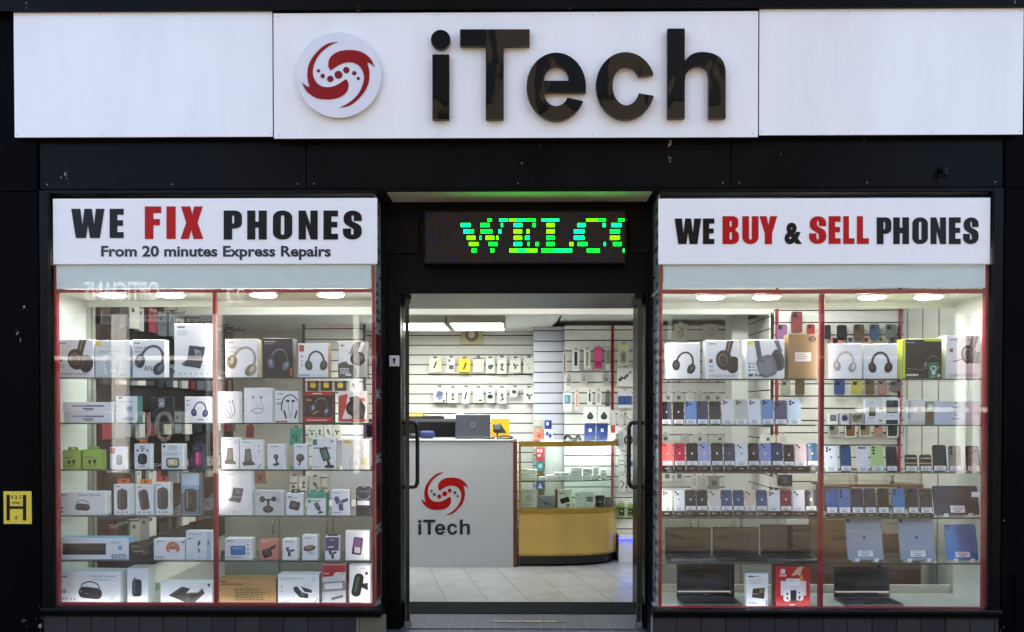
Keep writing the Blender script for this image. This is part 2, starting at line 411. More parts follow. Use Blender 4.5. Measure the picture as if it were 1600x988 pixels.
M_gold = mat("#c6a95f", .27, .45, .5, .12, name="gold_laminate")
M_goldtrim = mat("#9c8035", .28, .4, .5, .1, name="gold_trim")
M_brown = mat("#5b2f22", .45, 0, .4, .15, name="brown_edge_board")
M_tile = slab_mat("black_riser_tile", "#232224", "#2c2a2b", "#5a5853", .152, .3, .25, mortar=.004, offset=0)
M_floor = slab_mat("grey_floor_tile", "#aeb0b2", "#a6a8aa", "#6d6d6b", .62, .30, .28, math.radians(-12 + 90), .004, .37)
M_step = slab_mat("threshold_tile", "#5d6068", "#565a62", "#7c7e84", .15, .15, .4, 0, .003, 0)
M_paving = slab_mat("brown_paving", "#6d5e49", "#5f5240", "#16120d", .8, .55, .6, .35, .022)
M_asphalt = mat("#4a4a4a", .9, 0, .2, .2, name="asphalt")
M_brick = slab_mat("brown_brick", "#4c3d2b", "#413424", "#54493c", .225, .075, .8, 0, .01)
M_stone = mat("#a8a294", .8, 0, .3, .12, name="pale_stone")

# ------------------------------------------------------------------ street: ground, pavement, what stands opposite
g = MB(); g.box(-120, 120, -120, 120, -.3, -.06, M_asphalt); tag(g.build("ground"), kind='structure')
g = MB(); g.box(-40, 40, -14.0, .28, -.05, 0, M_paving); tag(g.build("pavement"), kind='structure')

YO = -14.0                                       # front of the buildings opposite, which the shop glass mirrors
def rx(px): return (px - 810) / FPX * (DIST - YO)
def rz(py): return EYE + (640 - py) / FPX * (DIST - YO)
opp = empty("opposite_building", "brown brick shop building across the street with an opticians on its ground floor", "building", (0, YO, 0))
g = MB()
wins = [(rx(c) - 1.0, rx(c) + 1.0) for c in (260, 620, 980, 1340)]
g.box(-6, 8, -6, 0, 4.9, 11.8, M_brick)
edges = [-16] + [e for w in wins for e in w] + [16]
for a, b in zip(edges[0::2], edges[1::2]): g.box(a, b, -6, 0, 0, 3.6, M_brick)
for a, b in wins: g.box(a, b, -6, -.7, 0, 3.6, M_dark)
o = g.build("wall", opp)
g = MB(); g.box(-16, 16, .0, .12, 3.62, 4.86, mat("#5c4a38", .5, 0, .4, .2)); g.build("fascia", opp)
g = MB(); g.box(-6.1, 8.1, -6, .2, 11.82, 12.2, M_stone); g.build("parapet", opp)
for k_ in range(5):
    g = MB(); xx_ = -4.6 + k_ * 2.6; g.box(xx_, xx_ + 1.25, .001, .05, 5.6, 7.2, mat('#15181c', .08, 0, .3)); g.build('upper_pane', opp); g = MB(); g.box(xx_ - .1, xx_ + 1.35, .001, .05, 8.3, 10.3, mat('#15181c', .08, 0, .3)); g.build('upper_pane', opp)
for a, b in wins:
    g = MB()
    for x in (a, b - .09): g.box(x, x + .09, -.08, .06, 0, 3.58, mat("#8d8b86", .5))
    g.box(a + .09, b - .09, -.08, .06, 3.45, 3.58, mat("#8d8b86", .5)); g.box(a + .09, b - .09, -.08, .06, 2.6, 2.66, mat("#8d8b86", .5)); g.build("window_frame", opp)
    g = MB(); g.box(a + .09, b - .09, -.04, -.03, 0, 3.45, mat("#1c2022", .05, 0, .6)); g.build("window_pane", opp)
for px, w in ((193, .34), (345, .2), (1488, .2), (1511, .16), (560, .12)):
    g = MB(); g.box(rx(px) - w / 2, rx(px) + w / 2, .13, .28, 0, 3.6, mat("#f2efe6", .6)); g.build("pilaster", opp)
for px0, px1, z in ((1400, 1560, rz(415)), (60, 330, rz(560)), (1330, 1560, rz(640))):
    g = MB(); g.box(rx(px0), rx(px1), .13, .2, z - .05, z + .05, mat("#efece4", .6)); g.build("rail", opp)
def facing_word(word, px0, px1, py0, py1, y, bold, m):
    v, t, a = text_tris(word, bold)
    x0, x1, z0, z1 = rx(px0), rx(px1), rz(py1), rz(py0)
    b = MB(); b.mesh([(x1 + (x0 - x1) * p[0], y, z0 + (z1 - z0) * p[1]) for p in v], t, m); return b
facing_word("OPTICIANS", 135, 252, 441, 470, .13, .02, mat("#fffdf5", .5)).build("lettering", opp)
facing_word("22", 355, 384, 452, 474, .135, .0, mat("#fffdf5", .5)).build("lettering", opp)
facing_word("100", 205, 296, 642, 690, .06, .0, mat("#8d8b84", .5)).build("lettering", opp)

# ------------------------------------------------------------------ the shop building
shop = empty("shop_building", "black fronted phone shop with two display windows and recessed open doorway", "shop", (0, 0, 0))
YF, YD = 0.0, 0.28                               # plane of the window glass, plane of the doors
zc = Z(14, -.095); zf0 = Z(217, 0); zw1 = Z(303, 0); zs = Z(962, 0)
xl0, xl1 = X(83, 0), X(587, 0); xr0, xr1 = X(1029, 0), X(1546, 0)
g = MB(); g.box(-6, 6, -.095, .3, zc, zc + .36, M_black); g.box(-6, 6, -.15, -.0955, zc + .14, zc + .36, M_black); g.build("cornice", shop)
g = MB()
zt = 4.6
g.box(-6, 6, .02, .3, zc + .36, zt, M_brick); g.box(-6, -5.7, .3, 9, 0, zt, M_brick); g.box(5.7, 6, .3, 9, 0, zt, M_brick); g.box(-6, 6, 9, 9.3, 0, zt, M_brick)
g.box(-6.1, 6.1, -.05, 9.4, zt, zt + .12, M_stone); g.build("outer_wall", shop)
g = MB()                                          # dark carcass behind the cladding
g.box(-6, xl0 - .01, .02, .051, 0, zc, M_dark); g.box(xr1 + .01, 6, .02, .051, 0, zc, M_dark); g.box(xl0 - .01, xr1 + .01, .02, .3, zw1 + .05, zc, M_dark)
g.box(-5.7, 5.7, .3, 9, 2.72, 2.9, M_dark); g.build("carcass", shop)
# cladding panels between fascia and windows
pxs = [66, 480, 1140, 1563]
for a, b in zip(pxs[:-1], pxs[1:]):
    g = MB(); g.rbox(X(a, 0) + .003, X(b, 0) - .003, -.012, .018, zw1 + .03, zc - .01, M_black, .003); [g.disc((X(a, 0) + .05 + q * (X(b, 0) - X(a, 0) - .1), -.0145, zw1 + .06 + (.28 if q_ else 0)), .0045, "y", .003, mat("#7d7a74", .4, .5), 10) for q in (0, .5, 1) for q_ in (0, 1)]; g.build("cladding_panel", shop)
g = MB(); g.rbox(-6, X(66, 0) - .003, -.03, .018, 0, Z(300, 0), M_pier, .003); g.rbox(-6, X(66, 0) - .003, -.03, .018, Z(300, 0) + .004, zc - .01, M_pier, .003); g.build("pier", shop)
g = MB(); g.rbox(X(1563, 0) + .003, 6, -.03, .018, 0, Z(298, 0), M_pier, .003); g.rbox(X(1563, 0) + .003, 6, -.03, .018, Z(298, 0) + .004, zc - .01, M_pier, .003)
g.rbox(X(1583, 0), 6, -.045, -.03, 0, Z(893, 0), M_pier, .003); g.build("pier", shop)
for x in (70, 1475):
    pass
# window frames, sills, risers, glass
for (a, b, pl, pr) in ((xl0, xl1, X(66, 0), X(587, 0)), (xr0, xr1, X(1020, 0), X(1563, 0))):
    left = a < 0
    g = MB()
    if left: g.rbox(pl, a, -.022, .05, zs, zw1 + .026, M_frame, .004); g.rbox(a - .02, a - .004, -.034, -.022, zs, zw1, M_frame, .003)
    else: g.rbox(b, pr, -.022, .05, zs, zw1 + .026, M_frame, .004); g.rbox(b + .004, b + .02, -.034, -.022, zs, zw1, M_frame, .003)
    g.rbox(a, b, -.02, .05, zw1, zw1 + .026, M_frame, .004)
    fr = g.build("window_frame", shop)
    g = MB()
    s0, s1 = (pl, b + .035) if left else (a - .035, pr)
    zb = Z(950, 0)
    g.rbox(s0, s1, -.05, .05, zs + .018, zb, M_frame, .008); g.rbox(s0, s1, -.035, .05, zs - .004, zs + .017, M_frame, .006); g.build("sill", fr)
    g = MB(); r0, r1 = (pl, X(560, 0)) if left else (X(1020, 0), pr)
    tw = .149; x = r0
    while x < r1 - .02:
        g.rbox(x + .002, min(x + tw, r1) - .002, -.012, .03, 0, zs - .006, mat(RND.choice(["#343235", "#3c3a3b", "#302e30", "#3f3a3a"]), .22, 0, .5, .2), .003); x += tw
    g.box(r0, r1, .0, .05, 0, zs - .007, mat("#8f8b80", .8))
    if left: g.rbox(r1 + .004, r1 + .16, -.01, .05, 0, zs - .006, mat("#6f6754", .9, 0, .2, .3, .5, 30), .003)
    g.build("riser_tiles", shop)
    g = MB(); g.box(a, b, -.003, .003, Z(950, 0), Z(310, 0), M_glass); g.build("window_pane", fr)
    # glass that returns into the doorway
    xx = b if left else a
    g = MB(); g.box(xx - .003, xx + .003, .006, YD - .03, zs + .02, zw1, M_glass); g.build("return_pane", fr)
    g = MB(); g.box(xx - .02, xx + .02, YD - .03, YD, 0, zw1 + .02, M_frame); g.build("corner_post", fr)
    g = MB(); g.box(min(xx, xx + (.03 if left else -.03)), max(xx, xx + (.03 if left else -.03)), .05, YD - .03, 0, zs + .017, M_frame); g.build("return_riser", shop)

# doorway: lintel, soffit, jambs
xd0, xd1 = xl1 + .004, xr0 - .004
zs_ = Z(298, 0); zdt = Z(459, YD)
g = MB(); g.box(X(604, 0), X(1020, 0), .012, YD - .001, zs_, zs_ + .03, mat("#d6d8d6", .5)); g.build("soffit", shop)
g = MB(); g.rbox(xd0, xd1, -.02, .011, zs_ - .004, zw1 + .028, M_frame, .003); g.build("lintel_trim", shop)
g = MB(); g.box(xd0, xd1, YD, YD + .06, zdt, zs_ - .002, M_frame)
for a, b in ((603, 656), (982, 1016)):
    g.rbox(X(a, YD), X(b, YD), YD - .016, YD, Z(397, YD), Z(342, YD), mat("#15120f", .5, 0, .1, .2), .003)
g.build("lintel", shop)
YJ = 1.02                                         # the door frame stands at the back of the lobby
for s, a, b, c in ((-1, xd0, X(626, YD), X(629, YJ)), (1, xd1, X(1008, YD), X(1006, YJ))):
    g = MB(); g.box(min(a, b), max(a, b), YD, YD + .05, 0, zdt - .001, M_frame); g.build("jamb", shop)
    g = MB(); g.box(min(a, a - s * .012), max(a, a - s * .012), YD + .051, YJ - .001, 0, zdt - .001, M_frame); g.build("lobby_panel", shop)
    g = MB(); g.box(min(a, c), max(a, c), YJ, YJ + .06, .018, zdt - .001, M_frame); g.build("door_frame", shop)
g = MB(); g.box(xd0, xd1, YD + .061, YJ + .06, zdt, zdt + .03, M_frame); g.build("lobby_ceiling", shop)
g = MB(); g.box(xd0, xd1, YD + .0, .66, 0.001, .02, M_step); g.box(xd0, xd1, .02, YD, .001, .012, M_step); g.build("threshold", shop)
g = MB(); v, t, a_ = text_tris("- -- --- - --- -- -", .03)
g.box(X(766, .45), X(884, .45), .425, .475, .021, .0235, mat("#55585e", .4, .3))
for i in range(26):
    xa = X(770, .45) + i * .0172
    g.box(xa, xa + RND.uniform(.006, .014), .435, .462, .0235, .0242, mat("#c9b978", .4, .4))
tag(g.build("threshold_strip"), "thin metal strip with worn brass marks set in the doorway threshold", "strip")

# glass doors, hinged at the frame and swung out until almost edge on
for sx, ph, pf in ((-1, 621, 636.5), (1, 1012, 999)):
    h0 = Vector((X(ph, YJ), YJ - .02, 0)); f0 = Vector((X(pf, .31), .31, 0))
    x0, y0 = f0.x, f0.y; dirv = (h0 - f0); W = dirv.length; dirv.normalize()   # u runs from the free edge back to the hinge
    n = Vector((dirv.y, -dirv.x, 0))
    def P(u, k, z): q = Vector((x0, y0, 0)) + dirv * u + n * k; return (q.x, q.y, z)
    g = MB()
    def slabbox(u0, u1, k0, k1, z0, z1, m):
        v = [P(u0, k0, z0), P(u0, k1, z0), P(u1, k1, z0), P(u1, k0, z0), P(u0, k0, z1), P(u0, k1, z1), P(u1, k1, z1), P(u1, k0, z1)]
        g.mesh(v, [(0, 1, 2, 3), (7, 6, 5, 4), (0, 4, 5, 1), (1, 5, 6, 2), (2, 6, 7, 3), (3, 7, 4, 0)], m)
    slabbox(0, W, -.006, .006, .03, zdt - .02, M_doorglass)
    d = g.build("door", shop)
    g = MB(); slabbox(0, .16, -.018, .018, zdt - .06, zdt - .006, M_frame); slabbox(-.02, .05, -.026, .026, zdt - .03, zdt - .004, M_frame); g.build("top_pivot", d)
    g = MB(); slabbox(0, W, -.016, .016, .03, .17, M_steel); slabbox(-.015, .06, -.022, .022, .006, .06, M_steel); g.build("bottom_rail", d)
    g = MB(); slabbox(-.004, .004, -.012, .012, .03, zdt - .02, mat("#141a17", .2)); g.build("edge_seal", d)
    zh0, zh1 = Z(761, .42), Z(661, .42)
    g = MB()
    for k in (-1, 1):
        pr = .078 * k
        prof = smooth_path([(0, zh1), (pr * .75, zh1), (pr * .95, zh1 - .02), (pr, zh1 - .05), (pr, zh0 + .05), (pr * .95, zh0 + .02), (pr * .75, zh0), (0, zh0)], 5, False)
        g.tube([P(.11, q, z) for q, z in prof], .0135, mat('#0c0d10', .18, 0, .5, .1), 12)
    g.build("handle", d)

# floor, ceilings and walls of the shop room
XL, XR, YB = -2.95, 3.15, 3.5
g = MB(); g.box(XL - .1, XR + .1, .66, YB + .1, -.02, .018, M_floor); tag(g.build("floor"), kind='structure')
g = MB(); g.box(xd0 + .013, xd1 - .013, .66, 1.0, .018, .026, mat("#202425", .9, 0, .1, .3, .6, 200)); tag(g.build("door_mat"), "dark ribbed entrance mat just inside the open doorway", "mat")
g = MB(); g.box(XL, XR, .45, 1.75, 2.62, 2.7, M_wall); g.box(XL, .28, 1.8, YB, 2.24, 2.7, M_wall); g.prism([[(.2801, 2.7), (.2801, 2.24)] + arc(.2801, 2.36, .12, .12, -90, 0, 8) + [(.4001, 2.7)]], 1.8, YB, M_wall); g.box(.4002, XR, 1.8, YB, 2.29, 2.7, M_wall); g.build("ceiling_panel", shop)
g = MB(); g.rbox(XL, XR, 1.74, 1.8, 2.22, 2.62, M_wall, .004); g.build("bulkhead", shop)
g = MB(); g.box(XL - .1, XL, .3, YB + .1, 0, 2.7, M_wall); g.box(XR, XR + .1, .3, YB + .1, 0, 2.7, M_wall); g.box(XL, XR, YB, YB + .1, 0, 2.7, M_wall); g.build("inner_wall", shop)

# slat walls: boards with open grooves
def slatwall(label, p0, p1, z0, z1, m=M_slat, trims=(), trim_m=M_red, pitch=.1):
    """Boards from p0 to p1 (x, y), seen from the side left of p0 -> p1 when looking along it reversed."""
    p0, p1 = Vector((*p0, 0)), Vector((*p1, 0)); d = (p1 - p0); Ln = d.length; d.normalize(); n = Vector((d.y, -d.x, 0))
    o = empty("slatwall", label, "slat wall", p0)
    ang = math.atan2(d.y, d.x); o.rotation_euler = (0, 0, ang)
    g = MB(); z = z0
    while z < z1 - .02:
        g.rbox(0, Ln, -.016, -.004, z + .005, min(z + pitch - .005, z1), m, .0015); z += pitch
    g.build("slats", o)
    g = MB(); g.box(0, Ln, -.004, .01, z0, z1, M_groove); g.build("backing", o)
    for u in trims:
        g = MB(); g.rbox(u - .012, u + .012, -.03, -.0165, z0, z1, trim_m, .003); g.build("edge_trim", o)
    return o
M_purple = mat("#4c2a4a", .4, 0, .5, .1)
slatwall("long white slat wall down the side of the shop behind the repairs window", (XL + .02, YB - .1), (XL + .02, .58), .2, 2.5, M_beige)
o = slatwall("white slat wall at the back of the shop behind the laptop counter", (-1.9, YB - .06), (.16, YB - .06), .2, 2.24)
slatwall("narrow white slat wall with purple edge trims behind the repairs window", (X(475, 2.7), 2.72), (X(570, 2.7), 2.72), .2, 2.5, M_slat, (.0, X(570, 2.7) - X(475, 2.7)), M_purple)
slatwall("blue grey slatted pillar beside the doorway view of the back wall", (.15, 2.95), (.44, 2.95), .2, 2.24, M_slatdk)
slatwall("white slat wall with red upright trim behind the gold display cabinet", (.44, 2.86), (2.09, 2.86), .2, 2.24, M_slat, (X(957, 2.84) - .44,))
slatwall("white slat wall with coloured phone cases behind the buy and sell window", (2.09, 1.74), (XR, 1.74), .25, 2.5, M_slat, (.02, 1.02), M_red)
slatwall("white slat wall facing the doorway at the side of the case display", (2.07, 2.84), (2.07, 1.74), .2, 2.24)
g = MB(); g.box(.15, .44, 2.97, 3.4, .0, 2.24, M_slatdk); g.build("pillar", shop)
g = MB(); g.rbox(X(1142, 2), X(1168, 2), 1.98, 2.2, 0, 2.62, mat("#b9bcba", .5), .004); g.build("pillar", shop)
g = MB(); g.box(XR - .02, XR, .45, 1.7, 0, 2.62, M_beige)
for i in range(5): g.box(XR - .026, XR - .02, .62 + i * .25, .63 + i * .25, 0, 2.5, mat("#8d8a7c", .6))
g.build("side_panel", shop)
g = MB(); g.box(XL, XL + .05, .52, .56, 0, 2.5, M_beige); g.box(XL + .05, XL + .07, .52, .55, 0, 2.5, mat("#8f8f84", .6)); g.build("side_panel", shop)

# ceiling lights in the room, with unseen ones added
M_tube = emit("#f8faf2", LAMP_ROOM, "lit_diffuser")
def ceiling_light(label, x0, x1, y0, y1, z, th):
    o = empty("ceiling_light", label, "ceiling light", ((x0 + x1) / 2, (y0 + y1) / 2, z), group="ceiling lights of the shop")
    x0, x1, y0, y1 = x0 - o.location.x, x1 - o.location.x, y0 - o.location.y, y1 - o.location.y
    g = MB(); g.box(x0, x1, y0, y0 + .02, 0, th, mat("#b9bab2", .5)); g.box(x0, x1, y1 - .02, y1, 0, th, mat("#b9bab2", .5))
    g.box(x0, x0 + .02, y0 + .02, y1 - .02, 0, th, mat("#b9bab2", .5)); g.box(x1 - .02, x1, y0 + .02, y1 - .02, 0, th, mat("#b9bab2", .5)); g.box(x0 + .02, x1 - .02, y0 + .02, y1 - .02, th - .01, th - .002, mat("#b9bab2", .5)); g.build("casing", o)
    g = MB(); g.box(x0 + .021, x1 - .021, y0 + .021, y1 - .021, .004, .02, M_tube); g.build("diffuser", o)
zl = Z(505, 1.95)
ceiling_light("lit square ceiling panel cut by the doorway edge, above the laptop counter", X(590, 1.95), X(696, 1.95), 1.95, 2.65, zl, 2.238 - zl)
ceiling_light("lit square ceiling panel in front of the round fan", X(699, 1.95), X(789, 1.95), 1.95, 2.65, zl, 2.238 - zl)
ceiling_light("added unseen ceiling panel lighting the shop floor inside the doorway", -.6, .6, .8, 1.1, 2.56, .058)  # these last panels are added, out of view, to light the room
ceiling_light("added unseen ceiling panel lighting the shop floor behind the repairs window", -2.3, -1.1, .95, 1.25, 2.56, .058)
ceiling_light("added unseen ceiling panel lighting the shop floor behind the buy and sell window", 1.3, 2.5, .95, 1.25, 2.56, .058)

# ------------------------------------------------------------------ display windows: cases, red trim, shelves, lamps
YT = .012
def vbar(g, p0, p1, q0, q1, m=M_red): g.rbox(X(p0, YT), X(p1, YT), YT, YT + .03, Z(q1, YT), Z(q0, YT), m, .003)
WINS = {}
YSH, YFR = .085, .11                             # front edges of the glass shelves, fronts of the goods
for key, name, pa, pb, pm, qt, shelfpx, basepx in (
        ('L', "repairs window", 85, 586, (332, 338), (451, 456), (590, 661, 734, 806, 876), 945),
        ('R', "buy and sell window", 1030, 1543, (1281, 1288), (453, 459), (592, 664, 738, 809, 880), 949)):
    o = empty("display_case", f"white lined display case with red trim inside the {name}", "display case", (X((pa + pb) / 2, .2), .2, Z(basepx, .2)))
    base = o.location
    xa, xb = X(pa, YT) + .004, X(pb, YT) - .004
    wa, wb = (xa - .055, xb) if key == 'L' else (xa - .012, xb + .055)
    def put(g, nm): g.v = [(v[0] - base.x, v[1] - base.y, v[2] - base.z) for v in g.v]; return g.build(nm, o)
    g = MB(); z0 = Z(basepx, .10, (pa + pb) / 2)
    vbar(g, pa, pa + 5, 414, basepx + 4); vbar(g, pb - 5, pb, 414, basepx + 4); vbar(g, pm[0], pm[1], qt[1] + 1, basepx - 1)
    vbar(g, pa + 5, pb - 5, qt[0], qt[1]); vbar(g, pa + 5, pb - 5, basepx - 1, basepx + 4); put(g, "red_trim")
    zt_ = Z(qt[1] + .5, .09, (pa + pb) / 2)
    g = MB(); g.box(wa, wb, .045, .52, zt_, zt_ + .02, mat("#d9dcd4", .5)); g.box(wa, wb, .50, .52, zt_ - .04, zt_, mat("#c4c8c0", .5)); put(g, "ceiling_board")
    g = MB(); g.box(wa, wb, .045, .52, z0 - .03, z0, mat("#c9cbc6", .35)); g.box(wa, wb, .5205, .55, z0, z0 + .05, mat("#d5d5cd", .5)); put(g, "base_board")
    g = MB(); g.box(xa + .02, xb - .02, .0045, .0075, Z(451, YT), Z(412.5, YT), M_frost); put(g, "pale_panel")
    g = MB()
    if key == 'L': g.box(wa - .015, wa, .052, .50, z0, zt_, mat("#cfd2d0", .5))
    else: g.box(wb, wb + .015, .052, .50, z0, zt_, mat("#cfd2d0", .5))
    put(g, "side_panel")
    M_strip = emit("#fff6f2", LAMP_STRIP, "led_strip"); M_strip2 = emit("#fff8f4", LAMP_STRIP * 2.6, "led_strip_top")
    for u in (pa + 2.5, (pm[0] + pm[1]) / 2, pb - 2.5):
        g = MB(); xm_ = X(u, .045); g.box(xm_ - .005, xm_ + .005, .0425, .049, z0 + (.62 if 200 < u < 400 or 1200 < u < 1400 else .02), zt_ - .03, M_strip); put(g, "light_strip")
    g = MB(); zq_ = Z((qt[0] + qt[1]) / 2, .045, (pa + pb) / 2); g.box(xa + .05, xb - .05, .0425, .052, zq_ - .004, zq_ + .004, M_strip2); put(g, "light_strip")
    g = MB(); g.box(xa + .02, xb - .02, .0455, .052, z0 + .0006, z0 + .0046, M_strip); put(g, "light_strip")
    if key == 'R':
        g = MB(); g.box(xb + .001, xb + .009, .05, .07, z0 + .02, zt_ - .02, emit("#ff6f80", .22, "pink_led_strip")); put(g, "light_strip")
    else:
        g = MB(); g.box(xb - .004, xb + .001, .05, .09, z0 + .02, zt_ - .02, M_red); put(g, "corner_trim")
    rows = []
    ords = ("top", "second", "third", "fourth", "bottom")
    for i, q in enumerate(shelfpx):
        zsf = Z(q, YSH, (pa + pb) / 2)
        rows.append(zsf)
        for (u0, u1, bay) in ((pa + 1, pm[0] + 2, 0), (pm[1] - 2, pb - 1, 1)):
            side = ("bay by the black pier" if bay == (0 if key == 'L' else 1) else "bay by the doorway")
            g = MB(); x0, x1 = X(u0, YSH), X(u1, YSH); c = (x0 + x1) / 2
            g.box(x0 - c, x1 - c, 0, .38, -.008, 0, M_shelf, front=M_shelfedge)
            tag(g.build("glass_shelf", None, (c, YSH, zsf)), f"{ords[i]} glass shelf of the {name}, in the {side}", "shelf", "glass shelves of the display windows")
    rows.append(z0)
    WINS[key] = rows
    M_lamp = emit("#fdfdf6", LAMP_CASE, "lit_lamp_glass")
    lampx = (175, 267, 412, 517) if key == 'L' else (1110, 1198, 1363, 1451)
    for i, px in enumerate(lampx):
        w = .075
        c = at(px, 461, .125)
        side = "pier bay" if (px < 335 or px > 1285) else "doorway bay"
        nth = ("first" if i % 2 == 0 else "second")
        lo = empty("display_lamp", f"{nth} round lamp from the left in the {side}, {name}", "lamp", (c.x, .125, zt_), group="round lamps in the display windows")
        g = MB(); g.disc((0, 0, -.016), w + .012, 'z', .015, mat("#e8e8e2", .4), 32); g.build("housing", lo)
        g = MB(); g.disc((0, 0, -.022), w, 'z', .0055, M_lamp, 32); g.build("diffuser", lo)

g = MB(); g.box(X(1519, .004), X(1532, .004), .0032, .0042, Z(776, .004), Z(768, .004), mat("#e6e6e2", .5)); tag(g.build("sticker"), "tiny white sticker on the glass at the black pier edge of the second window", "sticker")
# ------------------------------------------------------------------ fascia sign
YS = -.075
def onplane(c, Y): return [(p.x, p.z) for p in (at(a, b, Y) for a, b in c)]
fas = empty("fascia_sign", "long white shop sign with black raised name and round red swirl emblem", "sign", (X(800, YS), YS, Z(115, YS)))
fb = fas.location
def fput(g, nm, par=fas):
    g.v = [(v[0] - fb.x, v[1] - fb.y, v[2] - fb.z) for v in g.v]; return g.build(nm, par)
for (a, b, t0, t1, dy) in ((26.5, 428, 18, 214.5, .0), (430, 1182, 19.5, 216, -.003), (1184, 1594, 13.5, 211, .0)):
    g = MB(); c = (a + b) / 2
    p0, p1 = at(c, t1, YS), at(c, t0, YS)
    g.rbox(X(a, YS), X(b, YS), YS + dy, YS + dy + .004, p0.z, p1.z, M_fascia, .0015); g.box(X(a, YS) + .004, X(b, YS) - .004, YS + .0045, -.014, p0.z + .005, p1.z - .005, M_dark)
    for q in (.01, .34, .66, .99):
        for zz_ in (p0.z + .02, p1.z - .02): g.disc((X(a, YS) + q * (X(b, YS) - X(a, YS)), YS + dy - .0012, zz_), .004, 'y', .0012, mat('#b4b6ba', .4, .3), 10)
    fput(g, "panel")
M_side = mat("#2a2620", .3, .2, .5, .1)
for ch in (LETTER_I, LETTER_T, LETTER_E, LETTER_C, LETTER_H):
    g = MB()
    for c_ in ([ch, LETTER_DOT] if ch is LETTER_I else [ch]): g.prism([onplane(c, YS - .04) for c in c_], YS - .04, YS - .012, M_acryl, M_side)
    fput(g, "letter")
lp = at(*(440 + 518 / 5.811, 30 + 507 / 5.811), YS - .035)
g = MB(); r_ = 66 / FPX * (DIST + YS - .035)
g.disc((lp.x, YS - .034, lp.z), r_, 'y', .022, mat("#dfe1e6", .25), 64)
em = fput(g, "emblem_disc")
M_emb = mat("#8c0b0e", .3, 0, .25, .12); M_embrim = mat("#57181d", .3)
def grow(c, k):
    cx = sum(p[0] for p in c) / len(c); n = len(c); out = []
    for i in range(n):
        a, b = c[i - 1], c[(i + 1) % n]; tx, ty = b[0] - a[0], b[1] - a[1]; l = math.hypot(tx, ty) or 1
        out.append((c[i][0] + ty / l * k, c[i][1] - tx / l * k))
    return out
g = MB()
for sw in (SWIRL, SWIRL2):
    g.prism([onplane(sw, YS - .0375)], YS - .0375, YS - .0342, M_emb, M_embrim)
for x, y, r in DOTS:
    g.prism([onplane(arc(x, y, r, r, 0, 345, 23), YS - .0365)], YS - .0365, YS - .0342, M_embrim, M_embrim)
    g.prism([onplane(arc(x, y, r * .72, r * .72, 0, 345, 23), YS - .038)], YS - .038, YS - .0366, M_emb, M_embrim)
fput(g, "swirl", em)

# lettering signs over the two windows
def letters(g, spec, crop, Y, m, y1=None):
    sc, ox, oy = crop
    for ch, x0, x1, t, b in spec:
        x0, x1, t, b = ox + x0 / sc, ox + x1 / sc, oy + t / sc, oy + b / sc
        g.prism([onplane([(x0 + (x1 - x0) * u, b + (t - b) * v) for u, v in c], Y) for c in HEAVY[ch]], Y, Y + .003, m)
def word(g, body, x0, x1, t, b, Y, m, bold=0.0):
    v, tr, a = text_tris(body, bold)
    P = [at(x0 + (x1 - x0) * u, b + (t - b) * w, Y) for u, w in v]
    g.mesh([tuple(p) for p in P], tr, m)
def spread(word_, xs, ts, bs): return [(c, x[0], x[1], ts, bs) for c, x in zip(word_, xs)]
YP = -.012
w1 = empty("window_sign", "white sign reading WE FIX PHONES above the repairs window", "sign", at(337, 361, YP))
g = MB(); g.rbox(X(85, YP), X(590, YP), YP, -.004, Z(413, YP, 337), Z(310, YP, 337), M_white, .002); g.v = [tuple(Vector(v) - w1.location) for v in g.v]; g.build("panel", w1)
cr = (2.963, 70, 290)
def wput(g, nm, par): g.v = [tuple(Vector(v) - par.location) for v in g.v]; g.build(nm, par)
g = MB(); letters(g, spread("WE", ((122, 275), (300, 364)), 108, 243), cr, YP - .0035, M_ink); wput(g, "lettering", w1)
g = MB(); letters(g, spread("PHONES", ((828, 912), (937, 1027), (1056, 1145), (1175, 1263), (1290, 1357), (1380, 1467)), 116, 250), cr, YP - .0035, M_ink); wput(g, "lettering", w1)
g = MB(); word(g, "From 20 minutes Express Repairs", 158, 517, 384, 406.5, YP - .002, M_inkblue, .03); wput(g, "small_lettering", w1)
g = MB(); letters(g, spread("FIX", ((463, 538), (563, 605), (628, 733)), 97, 247), cr, YP - .0035, M_redsign); g.v = [tuple(Vector(v) - w1.location) for v in g.v]; g.build("red_lettering", w1)
w2 = empty("window_sign", "white sign reading WE BUY & SELL PHONES above the second window", "sign", at(1286, 362, YP))
g = MB(); g.rbox(X(1028, YP), X(1545, YP), YP, -.004, Z(413, YP, 1286), Z(310, YP, 1286), M_white, .002); g.v = [tuple(Vector(v) - w2.location) for v in g.v]; g.build("panel", w2)
cr = (2.712, 1010, 290)
g = MB(); letters(g, spread("WE", ((120, 232), (240, 288)), 140, 248), cr, YP - .0035, M_ink); wput(g, "lettering", w2)
g = MB(); letters(g, spread("PHONES", ((977, 1038), (1047, 1113), (1128, 1193), (1205, 1270), (1283, 1332), (1343, 1408)), 135, 248), cr, YP - .0035, M_ink); wput(g, "lettering", w2)
g = MB(); word(g, "&", 1225.7, 1253.3, 348, 382, YP - .002, M_ink, .05); wput(g, "lettering", w2)
g = MB(); letters(g, spread("BUY", ((323, 392), (407, 475), (480, 555)), 130, 248), cr, YP - .0035, M_redsign); wput(g, "red_lettering", w2)
g = MB(); letters(g, spread("SELL", ((690, 762), (773, 823), (835, 882), (893, 943)), 130, 247), cr, YP - .0035, M_redsign); g.v = [tuple(Vector(v) - w2.location) for v in g.v]; g.build("red_lettering", w2)

